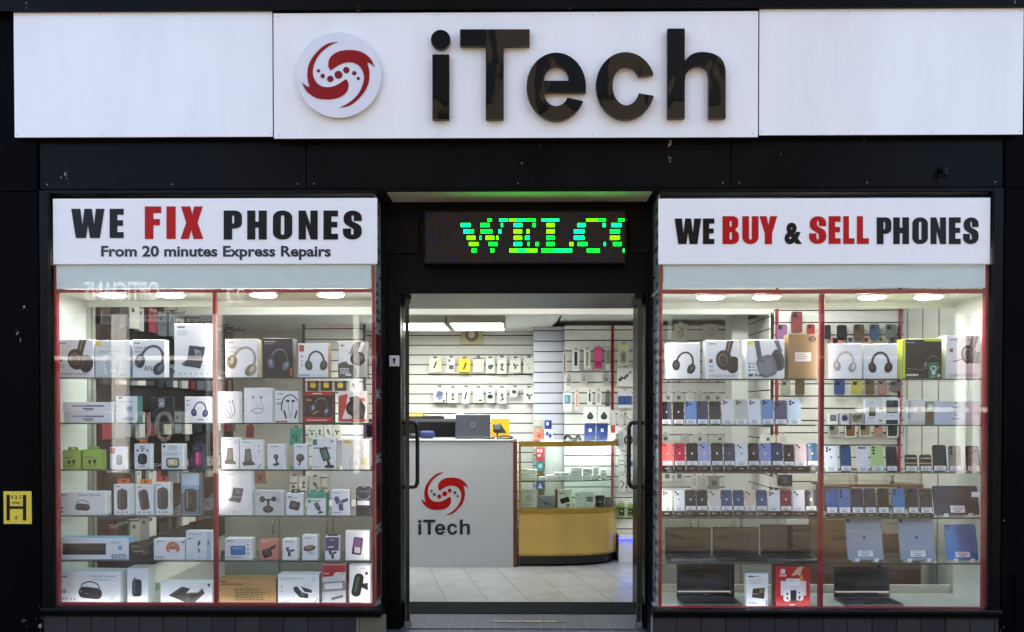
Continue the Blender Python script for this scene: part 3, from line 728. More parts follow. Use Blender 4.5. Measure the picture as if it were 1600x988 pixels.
# ------------------------------------------------------------------ scrolling light sign in the doorway
YL = .17
led = empty("led_sign", "dark scrolling light sign with glowing green capitals in the doorway head", "sign", at(820, 370, YL))
def lput(g, nm, par=led):
    g.v = [tuple(Vector(v) - led.location) for v in g.v]; return g.build(nm, par)
g = MB(); g.rbox(X(662, YL), X(978, YL), YL, YD - .001, Z(413, YL, 820), Z(328, YL, 820), mat("#0a0a0b", .5, 0, .15), .005); lput(g, "casing")
m = bpy.data.materials.new("led_matrix"); m.use_nodes = True
nt = m.node_tree; n = nt.nodes; p = n["Principled BSDF"]; L = nt.links.new
p.inputs["Base Color"].default_value = (.008, .008, .008, 1); p.inputs["Roughness"].default_value = .6; p.inputs["Specular IOR Level"].default_value = .1
tc = n.new("ShaderNodeTexCoord"); ch = n.new("ShaderNodeTexChecker"); ch.inputs["Scale"].default_value = 150
ch.inputs[1].default_value = (1, 1, 1, 1); ch.inputs[2].default_value = (.15, .15, .15, 1)
nz = n.new("ShaderNodeTexNoise"); nz.inputs["Scale"].default_value = 26; nz.inputs["Detail"].default_value = 5
cr_ = n.new("ShaderNodeValToRGB"); el = cr_.color_ramp.elements
el[0].position = .3; el[0].color = (.01, .02, .16, 1); el[1].position = .72; el[1].color = (.17, .025, .01, 1)
e2 = el.new(.5); e2.color = (.045, .04, .012, 1)
mu = n.new("ShaderNodeMix"); mu.data_type = 'RGBA'; mu.blend_type = 'MULTIPLY'; mu.inputs[0].default_value = 1
L(tc.outputs["Object"], nz.inputs["Vector"]); L(tc.outputs["Object"], ch.inputs["Vector"]); L(nz.outputs[0], cr_.inputs[0]); L(cr_.outputs[0], mu.inputs[6]); L(ch.outputs[0], mu.inputs[7])
L(mu.outputs[2], p.inputs["Emission Color"]); p.inputs["Emission Strength"].default_value = .07
g = MB(); g.box(X(666, YL - .002), X(975.5, YL - .002), YL - .002, YL - .0005, Z(410, YL, 820), Z(332, YL, 820), m); face = lput(g, "display")
cy, ye, gr = emit("#00ffff", 1, "cyan_led"), emit("#ffff00", 1, "yellow_led"), emit("#00ff00", 1, "green_led")
for m_, c_ in ((cy, (0, 2.4, .17)), (ye, (.11, 2.4, 0)), (gr, (0, 2.6, .03))): next(q for q in m_.node_tree.nodes if q.type == 'EMISSION').inputs[0].default_value = (*c_, 1)
ROWS = [(103, 122, [(565, 627, cy), (637, 690, ye), (690, 760, cy), (760, 832, gr), (876, 1005, cy), (1205, 1290, ye), (1287, 1348, gr), (1440, 1485, gr), (480, 510, gr)]),
        (136, 164, [(283, 353, cy), (427, 493, gr), (578, 592, cy), (672, 733, cy), (812, 832, gr), (912, 972, ye), (1140, 1200, cy), (1325, 1348, cy), (1390, 1465, cy)]),
        (182, 211, [(303, 350, cy), (350, 378, gr), (430, 442, gr), (450, 512, gr), (560, 580, cy), (672, 732, ye), (765, 788, ye), (912, 972, ye), (1115, 1190, cy), (1380, 1452, gr)]),
        (230, 258, [(327, 390, ye), (420, 433, gr), (465, 528, ye), (543, 558, ye), (672, 732, ye), (755, 788, cy), (912, 972, gr), (1115, 1190, cy), (1380, 1452, ye)]),
        (276, 303, [(343, 412, ye), (488, 550, gr), (672, 732, cy), (775, 787, gr), (833, 855, gr), (912, 972, gr), (1082, 1110, ye), (1142, 1212, gr), (1335, 1348, cy), (1403, 1465, gr)]),
        (324, 350, [(363, 398, gr), (500, 527, gr), (640, 700, ye), (700, 760, cy), (760, 845, ye), (875, 960, gr), (960, 1100, cy), (1210, 1303, gr), (1475, 1485, cy)])]
for lo_, hi_ in ((0, 632), (632, 862), (862, 1109), (1109, 1362), (1362, 1600)):
  g = MB()
  for t, b, segs in ROWS:
    for a, c, mm in segs:
        if not lo_ <= a < hi_: continue
        rows_, cols_ = 2, max(1, round((c - a) / 11.5))
        for i_ in range(rows_):
            for j_ in range(cols_):
                u0, u1 = a + (c - a) * (j_ + .1) / cols_, a + (c - a) * (j_ + .9) / cols_
                v0, v1 = t + (b - t) * (i_ + .08) / rows_, t + (b - t) * (i_ + .92) / rows_
                g.face([at(660 + u / 4.706, 320 + v / 4.706, YL - .004) for u, v in ((u0, v1), (u1, v1), (u1, v0), (u0, v0))], mm)
  lput(g, "lit_letter", face)

# ------------------------------------------------------------------ small fixtures on the front
YH = -.034
hs = empty("hydrant_sign", "yellow fire hydrant plate with a black H on the black pier", "sign", at(26, 794, YH))
def hput(g, nm): g.v = [tuple(Vector(v) - hs.location) for v in g.v]; g.build(nm, hs)
g = MB(); g.rbox(X(4, YH), X(47.8, YH), YH, -.0305, Z(819, YH, 26), Z(768, YH, 26), mat("#e3cb3f", .4, 0, .5, .1), .001); hput(g, "plate")
g = MB(); f = lambda c: onplane([(u / 14.96, 760 + v / 14.96) for u, v in c], YH - .0015)
g.prism([f([(152, 200), (226, 200), (226, 466), (535, 466), (535, 200), (609, 200), (609, 798), (535, 798), (535, 528), (226, 528), (226, 798), (152, 798)])], YH - .0015, YH - .0002, M_ink)
mo = mat("#5c4a12", .5)
for body, a, c, t, b in (("1", 270, 298, 215, 295), ("2", 338, 405, 212, 297), ("5", 440, 500, 215, 297), ("FIRE", 288, 475, 358, 420), ("4", 338, 402, 688, 778)):
    word(g, body, a / 14.96, c / 14.96, 760 + t / 14.96, 760 + b / 14.96, YH - .001, mo, .02)
hput(g, "symbol")
for px, YK, X0 in ((616, YD - .012, 0), (597, None, 0)):
    if YK is None: continue
    k = empty("key_switch", "small white key switch plate on the black jamb beside the door", "switch", at(px, 564, YK))
    g = MB(); g.rbox(-.033, .033, 0, .0035, -.035, .035, mat("#dcdcd8", .4), .003); g.build("plate", k)
    g = MB(); g.prism([arc(0, .008, .009, .009, 0, 340, 17)], -.004, -.0002, M_frame); g.prism([[(-.004, .0), (.004, 0), (.005, -.018), (-.005, -.018)]], -.003, -.0002, M_frame); g.build("keyhole", k)
al = empty("door_bell_camera", "small black camera bracket on the black panel above the second window", "camera", at(1470, 271, -.012))
g = MB(); g.tube([(0, 0, .02), (0, -.02, .02), (0, -.035, .005)], .008, M_frame, 8); g.disc((0, -.012, .02), .02, 'y', .012, M_frame, 16); g.build("bracket", al)
g = MB(); g.tube([(0, -.03, .03), (0, -.045, .0), (0, -.05, -.03)], [.012, .02, .016], M_frame, 10); g.build("housing", al)
# posters on the return glass of the doorway
k = 0
for sx, xx in ((1, xl1), (-1, xr0)):
    segs = ((312, 430, 'w'), (434, 514, 'w'), (518, 614, 'r'), (618, 714, 'r'), (718, 824, 'r'), (828, 940, 'r'))
    nm = ("top white", "lower white", "first red", "second red", "third red", "lowest red")
    for (q0, q1, c), nn in zip(segs, nm):
        if sx < 0: c = 'w'; nn = ("top", "second", "third", "fourth", "fifth", "lowest")[segs.index((q0, q1, 'r' if nn not in ("top white", "lower white") else 'w'))] + " pale"
        z1, z0 = Z(q0, .13, 600), Z(q1, .13, 600)
        x = xx - sx * .006
        g = MB(); f0 = mat("#d9dcdc", .5) if c == 'w' else mat("#d4cfcc", .5)
        g.box(min(x, x - sx * .002), max(x, x - sx * .002), .02, .24, z0, z1, f0)
        x2 = x + sx * .0006
        def q(ya, yb, za, zb, m): g.face([(x2, ya, za), (x2, yb, za), (x2, yb, zb), (x2, ya, zb)], m)
        h = z1 - z0
        if c == 'r': q(.035, .225, z0 + .02, z1 - .02, mat("#a01f2c", .5)); x2 += sx * .0006; q(.06, .2, z0 + h * .3, z0 + h * .62, mat("#3a1a20", .5))
        else:
            for i in range(5): q(.05, RND.uniform(.14, .22), z0 + h * (.12 + i * .17), z0 + h * (.2 + i * .17), mat("#4a5052", .5))
        where = "repairs window" if sx > 0 else "buy and sell window"
        tag(g.build("poster"), f"{nn} poster on the doorway return glass of the {where}", "poster", "posters on the doorway glass")

# ------------------------------------------------------------------ printed pictures for packaging
def clip_poly(pts, x0, x1, z0, z1):
    def cut(P, f, inter):
        out = []
        for i in range(len(P)):
            a, b = P[i - 1], P[i]; fa, fb = f(a), f(b)
            if fb >= 0:
                if fa < 0: out.append(inter(a, b, fa, fb))
                out.append(b)
            elif fa >= 0: out.append(inter(a, b, fa, fb))
        return out
    it = lambda a, b, fa, fb: (a[0] + (b[0] - a[0]) * fa / (fa - fb), a[1] + (b[1] - a[1]) * fa / (fa - fb))
    for f in (lambda p: p[0] - x0, lambda p: x1 - p[0], lambda p: p[1] - z0, lambda p: z1 - p[1]):
        if not pts: return []
        pts = cut(pts, f, it)
    return pts

class Art:
    """Print on the front of a box of w x h metres; u runs right, v runs DOWN, sizes are in box heights."""
    def __init__(s, g, w, h, y=0.0): s.g, s.w, s.h, s.k, s.y = g, w, h, 1, y
    def P(s, u, v, dx=0, dy=0): return ((u - .5) * s.w + dx * s.h, (1 - v) * s.h - dy * s.h)
    def col(s, c): return c if not isinstance(c, str) else mat(c, .38, 0, .5, .06)
    def emit(s, polys, c):
        m = s.col(c); y = s.y - .00022 * s.k; s.k += 1
        e = .0022
        for p in polys:
            p = clip_poly(p, -s.w / 2 + e, s.w / 2 - e, e, s.h - e)
            if len(p) < 3: continue
            a = sum(p[i - 1][0] * p[i][1] - p[i][0] * p[i - 1][1] for i in range(len(p)))
            if abs(a) < 1e-9: continue
            if a < 0: p = p[::-1]
            s.g.face([(q[0], y, q[1]) for q in p], m)
        return s
    def rect(s, u0, v0, u1, v1, c): return s.emit([[s.P(u0, v1), s.P(u1, v1), s.P(u1, v0), s.P(u0, v0)]], c)
    def poly(s, pts, c): return s.emit([[s.P(*p) for p in pts]], c)
    def loc(s, u, v, rot):
        a = math.radians(rot); ca, sa = math.cos(a), math.sin(a); b = s.P(u, v)
        return lambda dx, dy: (b[0] + (dx * ca - dy * sa) * s.h, b[1] - (dx * sa + dy * ca) * s.h)
    def ell(s, u, v, rx, ry, c, rot=0, n=20):
        f = s.loc(u, v, rot); return s.emit([[f(rx * math.cos(t), ry * math.sin(t)) for t in [2 * math.pi * i / n for i in range(n)]]], c)
    def rr(s, u, v, hw, hh, c, rot=0, r=.3):
        f = s.loc(u, v, rot); rr_ = r * min(hw, hh); return s.emit([[f(*p) for p in rrect(-hw, hw, -hh, hh, rr_, rr_, 4)]], c)
    def lpoly(s, u, v, k, pts, c, rot=0):
        f = s.loc(u, v, rot); return s.emit([[f(a * k, b * k) for a, b in pts]], c)
    def ring(s, u, v, rx, ry, th, a0, a1, c, rot=0, n=18):
        f = s.loc(u, v, rot); out = []
        for i in range(n):
            t0, t1 = (math.radians(a0 + (a1 - a0) * (i + q) / n) for q in (0, 1))
            out.append([f((rx + d) * math.cos(t), (ry + d) * math.sin(t)) for t, d in ((t0, -th / 2), (t0, th / 2), (t1, th / 2), (t1, -th / 2))])
        return s.emit(out, c)
    def line(s, pts, th, c, smooth=True):
        q = [s.P(*p) for p in pts]; q = smooth_path(q, 5, False) if smooth and len(q) > 2 else q; out = []; th *= s.h / 2
        for a, b in zip(q[:-1], q[1:]):
            dx, dy = b[0] - a[0], b[1] - a[1]; l = math.hypot(dx, dy) or 1; nx, ny = -dy / l * th, dx / l * th
            out.append([(a[0] + nx, a[1] + ny), (b[0] + nx, b[1] + ny), (b[0] - nx, b[1] - ny), (a[0] - nx, a[1] - ny)])
        return s.emit(out, c)
    def text(s, body, u0, v0, u1, v1, c, bold=.01, flip=False, vert=False):
        v, t, a = text_tris(body, bold); m = s.col(c); y = s.y - .00022 * s.k; s.k += 1
        def q(p):
            x, z = p
            if vert: x, z = 1 - z, x
            if flip: x, z = 1 - x, 1 - z
            X_, Z_ = s.P(u0 + (u1 - u0) * x, v1 + (v0 - v1) * z); return (X_, y, Z_)
        s.g.mesh([q(p) for p in v], t, m); return s
    def bars(s, u0, v0, u1, n, c, th=.012, gap=.035):
        r = random.Random(int(u0 * 977 + v0 * 7919 + n)); out = []
        for i in range(n):
            v = v0 + i * gap; u = u0
            end = u0 + (u1 - u0) * r.uniform(.65, 1)
            while u < end - .01:
                w = r.uniform(.03, .09) * min(1, .25 / max(.08, (u1 - u0)) + .5); out.append([s.P(u, v + th), s.P(min(u + w, end), v + th), s.P(min(u + w, end), v), s.P(u, v)]); u += w + .012
        return s.emit(out, c)
    def icons(s, u0, u1, v, n, r, c):
        m = s.k
        for i in range(n):
            s.k = m; s.ell(u0 + (u1 - u0) * i / max(1, n - 1), v, r, r, c, 0, 10)
        return s
    # whole pictures
    def headphones(s, u, v, k, c, cup=None, rot=0, light=None, bw=.085):
        f = lambda dx, dy: (dx * k, dy * k)
        s.ring(u, v, .36 * k, .46 * k, bw * k, 172, 368, c, rot)
        if light: s.ring(u, v, .36 * k, .465 * k, bw * .3 * k, 200, 300, light, rot)
        F = s.loc(u, v, rot)
        for sx in (-1, 1):
            def E(dx, dy, rx, ry, cc, rr=0):
                a = math.radians(rr); s.emit([[F(k * (dx + rx * math.cos(t) * math.cos(a) - ry * math.sin(t) * math.sin(a)), k * (dy + rx * math.cos(t) * math.sin(a) + ry * math.sin(t) * math.cos(a))) for t in [2 * math.pi * i / 18 for i in range(18)]]], cc)
            E(sx * .35, .2, .175, .24, c, sx * 12); E(sx * .30, .23, .12, .2, cup or "#4a4644", sx * 12)
            E(sx * .37, .16, .07, .13, light or "#6a6662", sx * 12)
        return s
    def headphones_close(s, u, v, k, c, cup, light):
        s.poly([(u - .02, v - .05), (u + .10, -.02), (u + .30, -.02), (u + .14, v)], c); s.poly([(u + .05, v - .1), (u + .17, -.02), (u + .21, -.02), (u + .10, v - .1)], light)
        s.ell(u + .28, v + .12, .20 * k, .26 * k, cup, 10); s.ell(u, v, .25 * k, .31 * k, c, -12); s.ell(u - .02, v, .19 * k, .25 * k, cup, -12)
        s.ell(u - .03, v - .01, .14 * k, .19 * k, light, -12); s.ell(u - .025, v, .12 * k, .165 * k, c, -12); return s
    def can(s, u, v, hw, hh, c, light="#6f7276", rot=0):
        s.rr(u, v, hw, hh, c, rot, .6); f = s.loc(u, v, rot)
        s.emit([[f(-hw * .7, -hh * .75), f(-hw * .4, -hh * .8), f(-hw * .4, hh * .75), f(-hw * .7, hh * .7)]], light)
        s.rr(u, v, hw * .22, hh * .3, "#3a3c40", rot, .5); s.emit([[f(-hw * .8, -hh * .86), f(hw * .8, -hh * .86), f(hw * .8, -hh * .80), f(-hw * .8, -hh * .80)]], "#55585c"); return s
    def boombox(s, u, v, k, c, light="#77797e"):
        s.ring(u, v - .12 * k, .42 * k, .30 * k, .05 * k, 190, 350, c, 4); s.rr(u, v + .06 * k, .52 * k, .24 * k, c, 5, .9)
        s.rr(u - .03, v + .03 * k, .40 * k, .06 * k, light, 5, .9); s.rr(u, v + .07 * k, .36 * k, .14 * k, "#2c2a2e", 5, .6)
        f = s.loc(u, v, 5); 
        s.ell(u + .40 * k * s.h / s.w, v + .09 * k, .11 * k, .2 * k, "#4b4850", 5); s.ell(u + .40 * k * s.h / s.w, v + .09 * k, .075 * k, .14 * k, c, 5); s.rr(u - .06, v + .08 * k, .07 * k, .03 * k, light, 5); return s
    def folio(s, u, v, k, c="#53565c", scr="#2d3240"):
        s.lpoly(u, v, k, [(-.22, -.42), (.36, -.36), (.27, .10), (-.30, .08)], c); s.lpoly(u, v, k, [(-.18, -.37), (.31, -.31), (.24, .05), (-.25, .04)], scr)
        s.lpoly(u, v, k, [(-.05, -.30), (.2, -.22), (.0, -.05)], "#8d8f96"); s.lpoly(u, v, k, [(.05, -.12), (.26, -.25), (.2, .02)], "#6e6a76")
        s.lpoly(u, v, k, [(-.30, .09), (.27, .12), (.18, .42), (-.52, .26)], c)
        for i in range(4):
            a = .13 + i * .055; s.lpoly(u, v, k, [(-.28 - i * .045, a), (.22 - i * .02, a + .025 + i * .012), (.21 - i * .02, a + .05 + i * .012), (-.31 - i * .045, a + .025)], "#2a2b30")
        return s
    def mount(s, u, v, k, c="#2c2d30", light="#7b7d82", rot=0, kind=0):
        if kind == 0:
            s.lpoly(u, v, k, [(.02, -.02), (.12, .0), (.24, .32), (.12, .34)], c, rot); s.lpoly(u, v, k, [(.02, .30), (.34, .30), (.38, .42), (-.02, .42)], c, rot)
            s.rr(u, v - .14 * k, .16 * k, .27 * k, c, rot - 18, .3); s.rr(u, v - .14 * k, .10 * k, .20 * k, light, rot - 18, .3)
        elif kind == 1:
            s.ell(u, v - .2 * k, .17 * k, .2 * k, c, rot); s.ell(u - .02, v - .22 * k, .1 * k, .12 * k, light, rot); s.lpoly(u, v, k, [(-.05, -.05), (.08, -.05), (.10, .3), (-.02, .3)], c, rot); s.ell(u + .02, v + .34 * k, .24 * k, .10 * k, c, rot)
        elif kind == 2:
            s.ell(u, v + .26 * k, .24 * k, .16 * k, c); s.lpoly(u, v, k, [(-.04, .2), (.05, .2), (.06, -.16), (-.05, -.16)], c); s.ell(u + .26 * k * s.h / s.w, v - .2 * k, .12 * k, .11 * k, c); s.ell(u - .26 * k * s.h / s.w, v - .18 * k, .12 * k, .14 * k, c)
            s.lpoly(u, v, k, [(-.26, -.12), (.26, -.14), (.26, -.2), (-.26, -.2)], c); s.ell(u - .26 * k * s.h / s.w, v - .18 * k, .07 * k, .09 * k, light); s.ell(u, v + .24 * k, .15 * k, .09 * k, light)
        elif kind == 3:
            s.lpoly(u, v, k, [(-.34, -.28), (-.1, -.34), (.0, -.05), (-.2, .06)], c, rot); s.lpoly(u, v, k, [(-.1, -.1), (.36, -.26), (.4, -.12), (-.02, .06)], c, rot); s.lpoly(u, v, k, [(-.1, .0), (.12, -.04), (.16, .36), (-.06, .38)], c, rot); s.rr(u, v - .04 * k, .1 * k, .1 * k, light, rot)
        elif kind == 4:
            s.lpoly(u, v, k, [(-.16, -.42), (.1, -.44), (.18, .2), (-.2, .22)], c, rot); s.lpoly(u, v, k, [(-.1, -.36), (.05, -.38), (.1, .14), (-.13, .15)], light, rot); s.lpoly(u, v, k, [(-.3, .22), (.24, .2), (.34, .36), (-.24, .40)], c, rot)
        return s
    def coil(s, u, v, k, c, th=.05):
        for i in range(3): s.ring(u, v, (.26 + i * .05) * k, (.24 + i * .05) * k, th * k * .7, -40 + i * 20, 250 + i * 18, c)
        s.lpoly(u, v, k, [(-.32, .22), (-.22, .2), (-.16, .42), (-.27, .45)], c); s.lpoly(u, v, k, [(.12, .2), (.22, .16), (.33, .38), (.22, .42)], c); return s
    def buds(s, u, v, k, c):
        s.line([(u - .30 * k, v + .05), (u - .1 * k, v + .28 * k), (u + .12 * k, v + .25 * k), (u + .28 * k, v + .05), (u + .16 * k, v - .25 * k)], .028, c); s.line([(u - .30 * k, v + .05), (u - .2 * k, v - .05), (u + .05 * k, v + .22 * k)], .022, c)
        s.rr(u + .15 * k, v - .29 * k, .022, .04, c, 20); s.rr(u - .02 * k, v - .28 * k, .022, .04, c, -20); s.line([(u - .02 * k, v - .26 * k), (u + .06 * k, v - .05 * k), (u + .14 * k, v + .2 * k)], .014, c); return s

APPLE = [smooth_path([(0, -.24), (.18, -.32), (.38, -.24), (.45, -.12), (.34, .0), (.33, .16), (.46, .30), (.36, .52), (.20, .66), (0, .6), (-.2, .66), (-.38, .5), (-.48, .2), (-.44, -.1), (-.26, -.31)], 3),
         smooth_path([(.0, -.36), (.03, -.52), (.2, -.64), (.2, -.5), (.12, -.4)], 3)]

# ------------------------------------------------------------------ goods
ORD = ("first", "second", "third", "fourth", "fifth", "sixth", "seventh", "eighth", "ninth", "tenth", "eleventh", "twelfth", "thirteenth", "fourteenth", "fifteenth", "sixteenth")

def box_at(label, x0, x1, ytop, zb, Yf, depth, body, art=None, name="product_box", cat="box", group=None, tab=None, rot=None, side=None, h=None, Yd=0.0, w=None):
    """Packaged article whose front the photo shows from x0 to x1 with its top at ytop, standing at height zb."""
    xm = (x0 + x1) / 2
    h = h or at(xm, ytop, Yf).z - zb
    w = w or X(x1, Yf, ytop) - X(x0, Yf, ytop)
    g = MB(); B = mat(body, .42, 0, .5, .05); SD = mat(side, .45, 0, .5, .05) if side else B
    g.rbox(-w / 2, w / 2, 0, depth, 0, h, SD, .0016, B)
    if art: art(Art(g, w, h))
    r = math.radians(RND.uniform(-3.5, 3.5)) if rot is None else math.radians(rot)
    o = g.build(name, None, (X(xm, Yf, ytop), Yf, zb + .0006), r)
    tag(o, label, cat, group)
    if tab:
        t = MB(); tw = w * tab[1]; hh = tab[2]
        t.prism([[(-tw / 2, 0), (tw / 2, 0), (tw / 2 * .85, hh), (-tw / 2 * .85, hh)], arc(0, hh * .55, tw * .16, hh * .2, 0, 330, 11)], depth * .4, depth * .4 + .0015, mat(tab[0], .5))
        t.build("hang_tab", o, (0, 0, h))
    return o

def W(key, row, label, x0, x1, ytop, body, art=None, depth=.07, Yf=None, **k):
    return box_at(label, x0, x1, ytop, WINS[key][row], Yf or YFR, depth, body, art, **k)

GW, LW = "#e9ecee", "#dfe3e4"
tx = "#6b6f73"
# repairs window, bay by the pier ------------------------------------
W('L', 0, "white box with a large close-up of brown headphones, at the black pier", 89, 146, 531, GW, lambda A: A.bars(.06, .08, .3, 1, tx, .03).headphones_close(.52, .52, .9, "#43392f", "#2b2622", "#8a7b66").text("WIRELESS HEADSET", .06, .88, .86, .93, tx).rr(.12, .55, .03, .03, "#5c6064").bars(.06, .66, .22, 3, "#9a9ea1"))
W('L', 0, "pale grey box with a yellow corner tag and a coiled white cable", 148, 203, 532, "#cfd6d6", lambda A: A.rect(.02, .02, .17, .15, "#e2cf3e").text("80mm(PE)", .1, .27, .74, .36, "#aab2b3").coil(.5, .58, .75, "#eef2f2").coil(.52, .6, .55, "#b8c4c8", .03).bars(.72, .92, .98, 1, "#5d6264", .02))
W('L', 0, "white box showing slanted charcoal headphones beside the tall tablet case box", 207, 257, 531, GW, lambda A: A.bars(.06, .08, .26, 1, tx, .03).text("WIRELESS", .06, .19, .5, .25, tx).text("HEADSET", .06, .29, .42, .35, tx).headphones(.6, .52, .78, "#3f4145", "#2c2d30", 22, "#74777b").rr(.14, .52, .035, .035, "#4b4f52").bars(.06, .62, .2, 3, "#9a9ea1").text("ANA", .36, .68, .74, .82, "#33363a", .0))
W('L', 0, "tall white box with an angled tablet keyboard case, highest in its row", 272, 331, 506, GW, lambda A: A.bars(.08, .05, .3, 1, "#4d5255", .03).bars(.08, .13, .4, 3, "#8f9497").folio(.56, .62, .52).icons(.14, .88, .93, 6, .014, "#84898c"))
for i, (a, b) in enumerate(((644, "lower"), (627.5, "upper"))):
    zb = WINS['L'][1] + i * .0655
    box_at(f"{b} of two flat white boxes stacked under the brown headphone box", 94, 173, 0, zb, YFR, .09, GW, lambda A: A.rect(.18, .3, .8, .46, "#6d7a8d").rect(.2, .33, .45, .40, "#c3ccd6").rect(.38, .58, .6, .68, "#5b6677").rect(.42, .72, .58, .8, "#4c5666"), h=.0645)
W('L', 1, "white box with a pale desk fan picture and teal edge", 181, 215, 619, GW, lambda A: A.rect(.1, .03, .3, .1, "#3b4144").bars(.08, .2, .9, 1, "#4d8a8c", .02).ell(.62, .48, .13, .13, "#bcc9d0").ell(.62, .48, .08, .08, "#8b9cac").lpoly(.6, .65, .3, [(-.06, -.2), (.06, -.2), (.1, .5), (-.1, .5)], "#c4ced4").ell(.58, .86, .24, .08, "#a3b0ba").icons(.12, .12, .4, 1, .02, "#6a9a9c").icons(.12, .12, .55, 1, .02, "#6a9a9c").icons(.12, .12, .7, 1, .02, "#6a9a9c"), side="#2f7f7d")
W('L', 1, "black pouch printed with a grey magnetic clip, behind glass by the blue headphones", 235, 271, 621, "#141416", lambda A: A.rr(.48, .22, .12, .18, "#8d9092", 0, .4).ell(.48, .26, .05, .05, "#d6d8d8").ring(.5, .75, .34, .34, .05, 180, 360, "#3c3e40"), name="product_pouch", cat="pouch", depth=.02)
W('L', 1, "square white box with dark blue over-ear headphones", 289, 329, 620, GW, lambda A: A.bars(.07, .14, .2, 1, "#4b5054", .04).bars(.07, .3, .2, 1, "#4b5054", .04).headphones(.58, .5, .62, "#28324f", "#39476a", 4, "#5d6f9c").rect(.5, .87, .72, .9, "#3b4150").bars(.8, .08, .94, 1, "#6b6f73", .03).ring(.9, .85, .05, .06, .012, 0, 360, "#7b8084"), depth=.06)
for i, (a, b, w_) in enumerate(((97, 126, "nearer the pier"), (128.5, 160, "nearer the small white boxes"))):
    W('L', 2, f"lime green box with dark earbuds print, the one {w_}", a, b, 704 - i, "#a9c95a", lambda A: A.bars(.08, .36, .7, 1, "#4e6a1e", .05).ell(.36, .62, .09, .11, "#2f4a20").ell(.62, .6, .09, .11, "#2f4a20").lpoly(.36, .62, .4, [(0, 0), (.1, 0), (.12, .55), (.02, .55)], "#2f4a20").lpoly(.62, .6, .4, [(-.02, 0), (.1, 0), (.06, .55), (-.06, .55)], "#2f4a20").bars(.1, .84, .9, 1, "#6d8b30", .03), tab=("#8fb144", .6, .02), depth=.05, side="#83a83a", group="lime green earbud boxes")
W('L', 2, "small white box with a teal bottle shaped speaker", 172, 195, 699, GW, lambda A: A.rect(.04, .04, .34, .3, "#c0453c").bars(.05, .38, .3, 3, "#8a8f92", .02, .08).rr(.62, .58, .13, .22, "#23454c", 0, .6).rr(.58, .55, .04, .16, "#4f8289", 0, .6).ell(.62, .44, .07, .03, "#5c9097"), depth=.05)
W('L', 2, "white box with a round black speaker under an orange hanging tab", 210, 235, 694, GW, lambda A: A.bars(.35, .09, .75, 2, "#2e3b6e", .04, .07).icons(.2, .8, .26, 3, .045, "#3a4560").rr(.5, .6, .18, .22, "#191b1c", 0, .8).rr(.42, .58, .05, .16, "#3d4245", 0, .8).bars(.3, .88, .7, 1, "#6a6e71", .03), tab=("#d85a2a", .5, .022), depth=.05)
W('L', 2, "white box with a squat rainbow lit speaker", 252, 286, 694, GW, lambda A: A.icons(.12, .12, .1, 1, .05, "#3f4446").bars(.3, .08, .9, 3, "#a5aaad", .025, .06).bars(.1, .35, .9, 2, "#9aa0a3", .025, .07).rr(.52, .74, .26, .19, "#2f5a5c", 0, .5).rr(.52, .73, .21, .13, "#d6c28e", 0, .5).rr(.46, .71, .1, .08, "#e9e3c4", 0, .5).bars(.3, .92, .8, 1, "#2c3032", .02), depth=.06)
W('L', 2, "dark navy box with a pink bottle speaker, by the red centre bar", 300, 317, 695, "#242438", lambda A: A.rr(.56, .58, .14, .3, "#8e2a5e", 0, .8).rr(.5, .56, .05, .22, "#d05a96", 0, .8).bars(.2, .14, .8, 1, "#6a6a86", .04), depth=.06, tab=("#2c2c44", .7, .02))
W('L', 3, "long white box with a black carry speaker, above the keyboard box", 92, 163, 769, GW, lambda A: A.bars(.05, .1, .2, 1, "#41454a", .05).text("WIRELESS SPEAKER", .42, .1, .9, .18, "#83878a").boombox(.52, .62, .62, "#232225").icons(.08, .08, .7, 1, .05, "#5b5f63").icons(.08, .08, .86, 1, .05, "#5b5f63"), depth=.09)
for a, b, t, tc_, rot_, wd in ((178, 204, 757, "#e2602c", 0, "straight"), (211, 239, 758, "#e8802f", -8, "tilted"), (244, 264.5, 754, "#c64a34", 0, "narrow")):
    W('L', 3, f"white box with a {wd} tall black speaker and {'red' if tc_ == '#c64a34' else 'deep orange' if wd == 'straight' else 'light orange'} hanging tab", a, b, t, GW, lambda A, rot_=rot_: A.bars(.1, .06, .4, 1, "#6b6f73", .03).can(.5, .5, .16, .33, "#26282a", "#5a5d60", rot_).rr(.5, .18, .025, .05, "#3a3c3e", rot_).icons(.24, .76, .91, 3, .03, "#7b7f83"), tab=(tc_, .75, .034), depth=.06)
W('L', 3, "clear box with blue sky print around a dark rounded speaker", 282, 313, 739, "#7f9db5", lambda A: A.rect(.03, .02, .97, .3, "#a8c1d2").poly([(.03, .5), (.97, .38), (.97, .98), (.03, .98)], "#5d7288").can(.5, .65, .14, .27, "#1b1d22", "#8b765c").rect(.02, .02, .06, .98, "#30363c").rect(.94, .02, .98, .98, "#30363c"), depth=.06, side="#39434e")
W('L', 4, "long white keyboard box lying upside down with a black keyboard", 89, 201, 841, GW, lambda A: (A.rect(.08, .25, .68, .78, "#1d1f20"), [A.rect(.095, .32 + .11 * i, .665, .36 + .11 * i, "#33373a") for i in range(4)], A.ell(.88, .45, .11, .11, "#5fb0d8").bars(.76, .2, .94, 1, "#8fb4cc", .05).text("G220", .76, .76, .96, .96, "#4c6b98", .02, flip=True)), depth=.1, side="#8fb8d6", rot=1)
W('L', 4, "flat dark box with faint lettering, between keyboard box and game pad box", 203, 238, 849, "#26282c", lambda A: A.bars(.1, .15, .5, 1, "#8b8c90", .06).bars(.15, .45, .85, 1, "#b5a58a", .1).poly([(.5, .6), (.75, .45), (.95, .6), (.6, .75)], "#6a5c4c"), depth=.08)
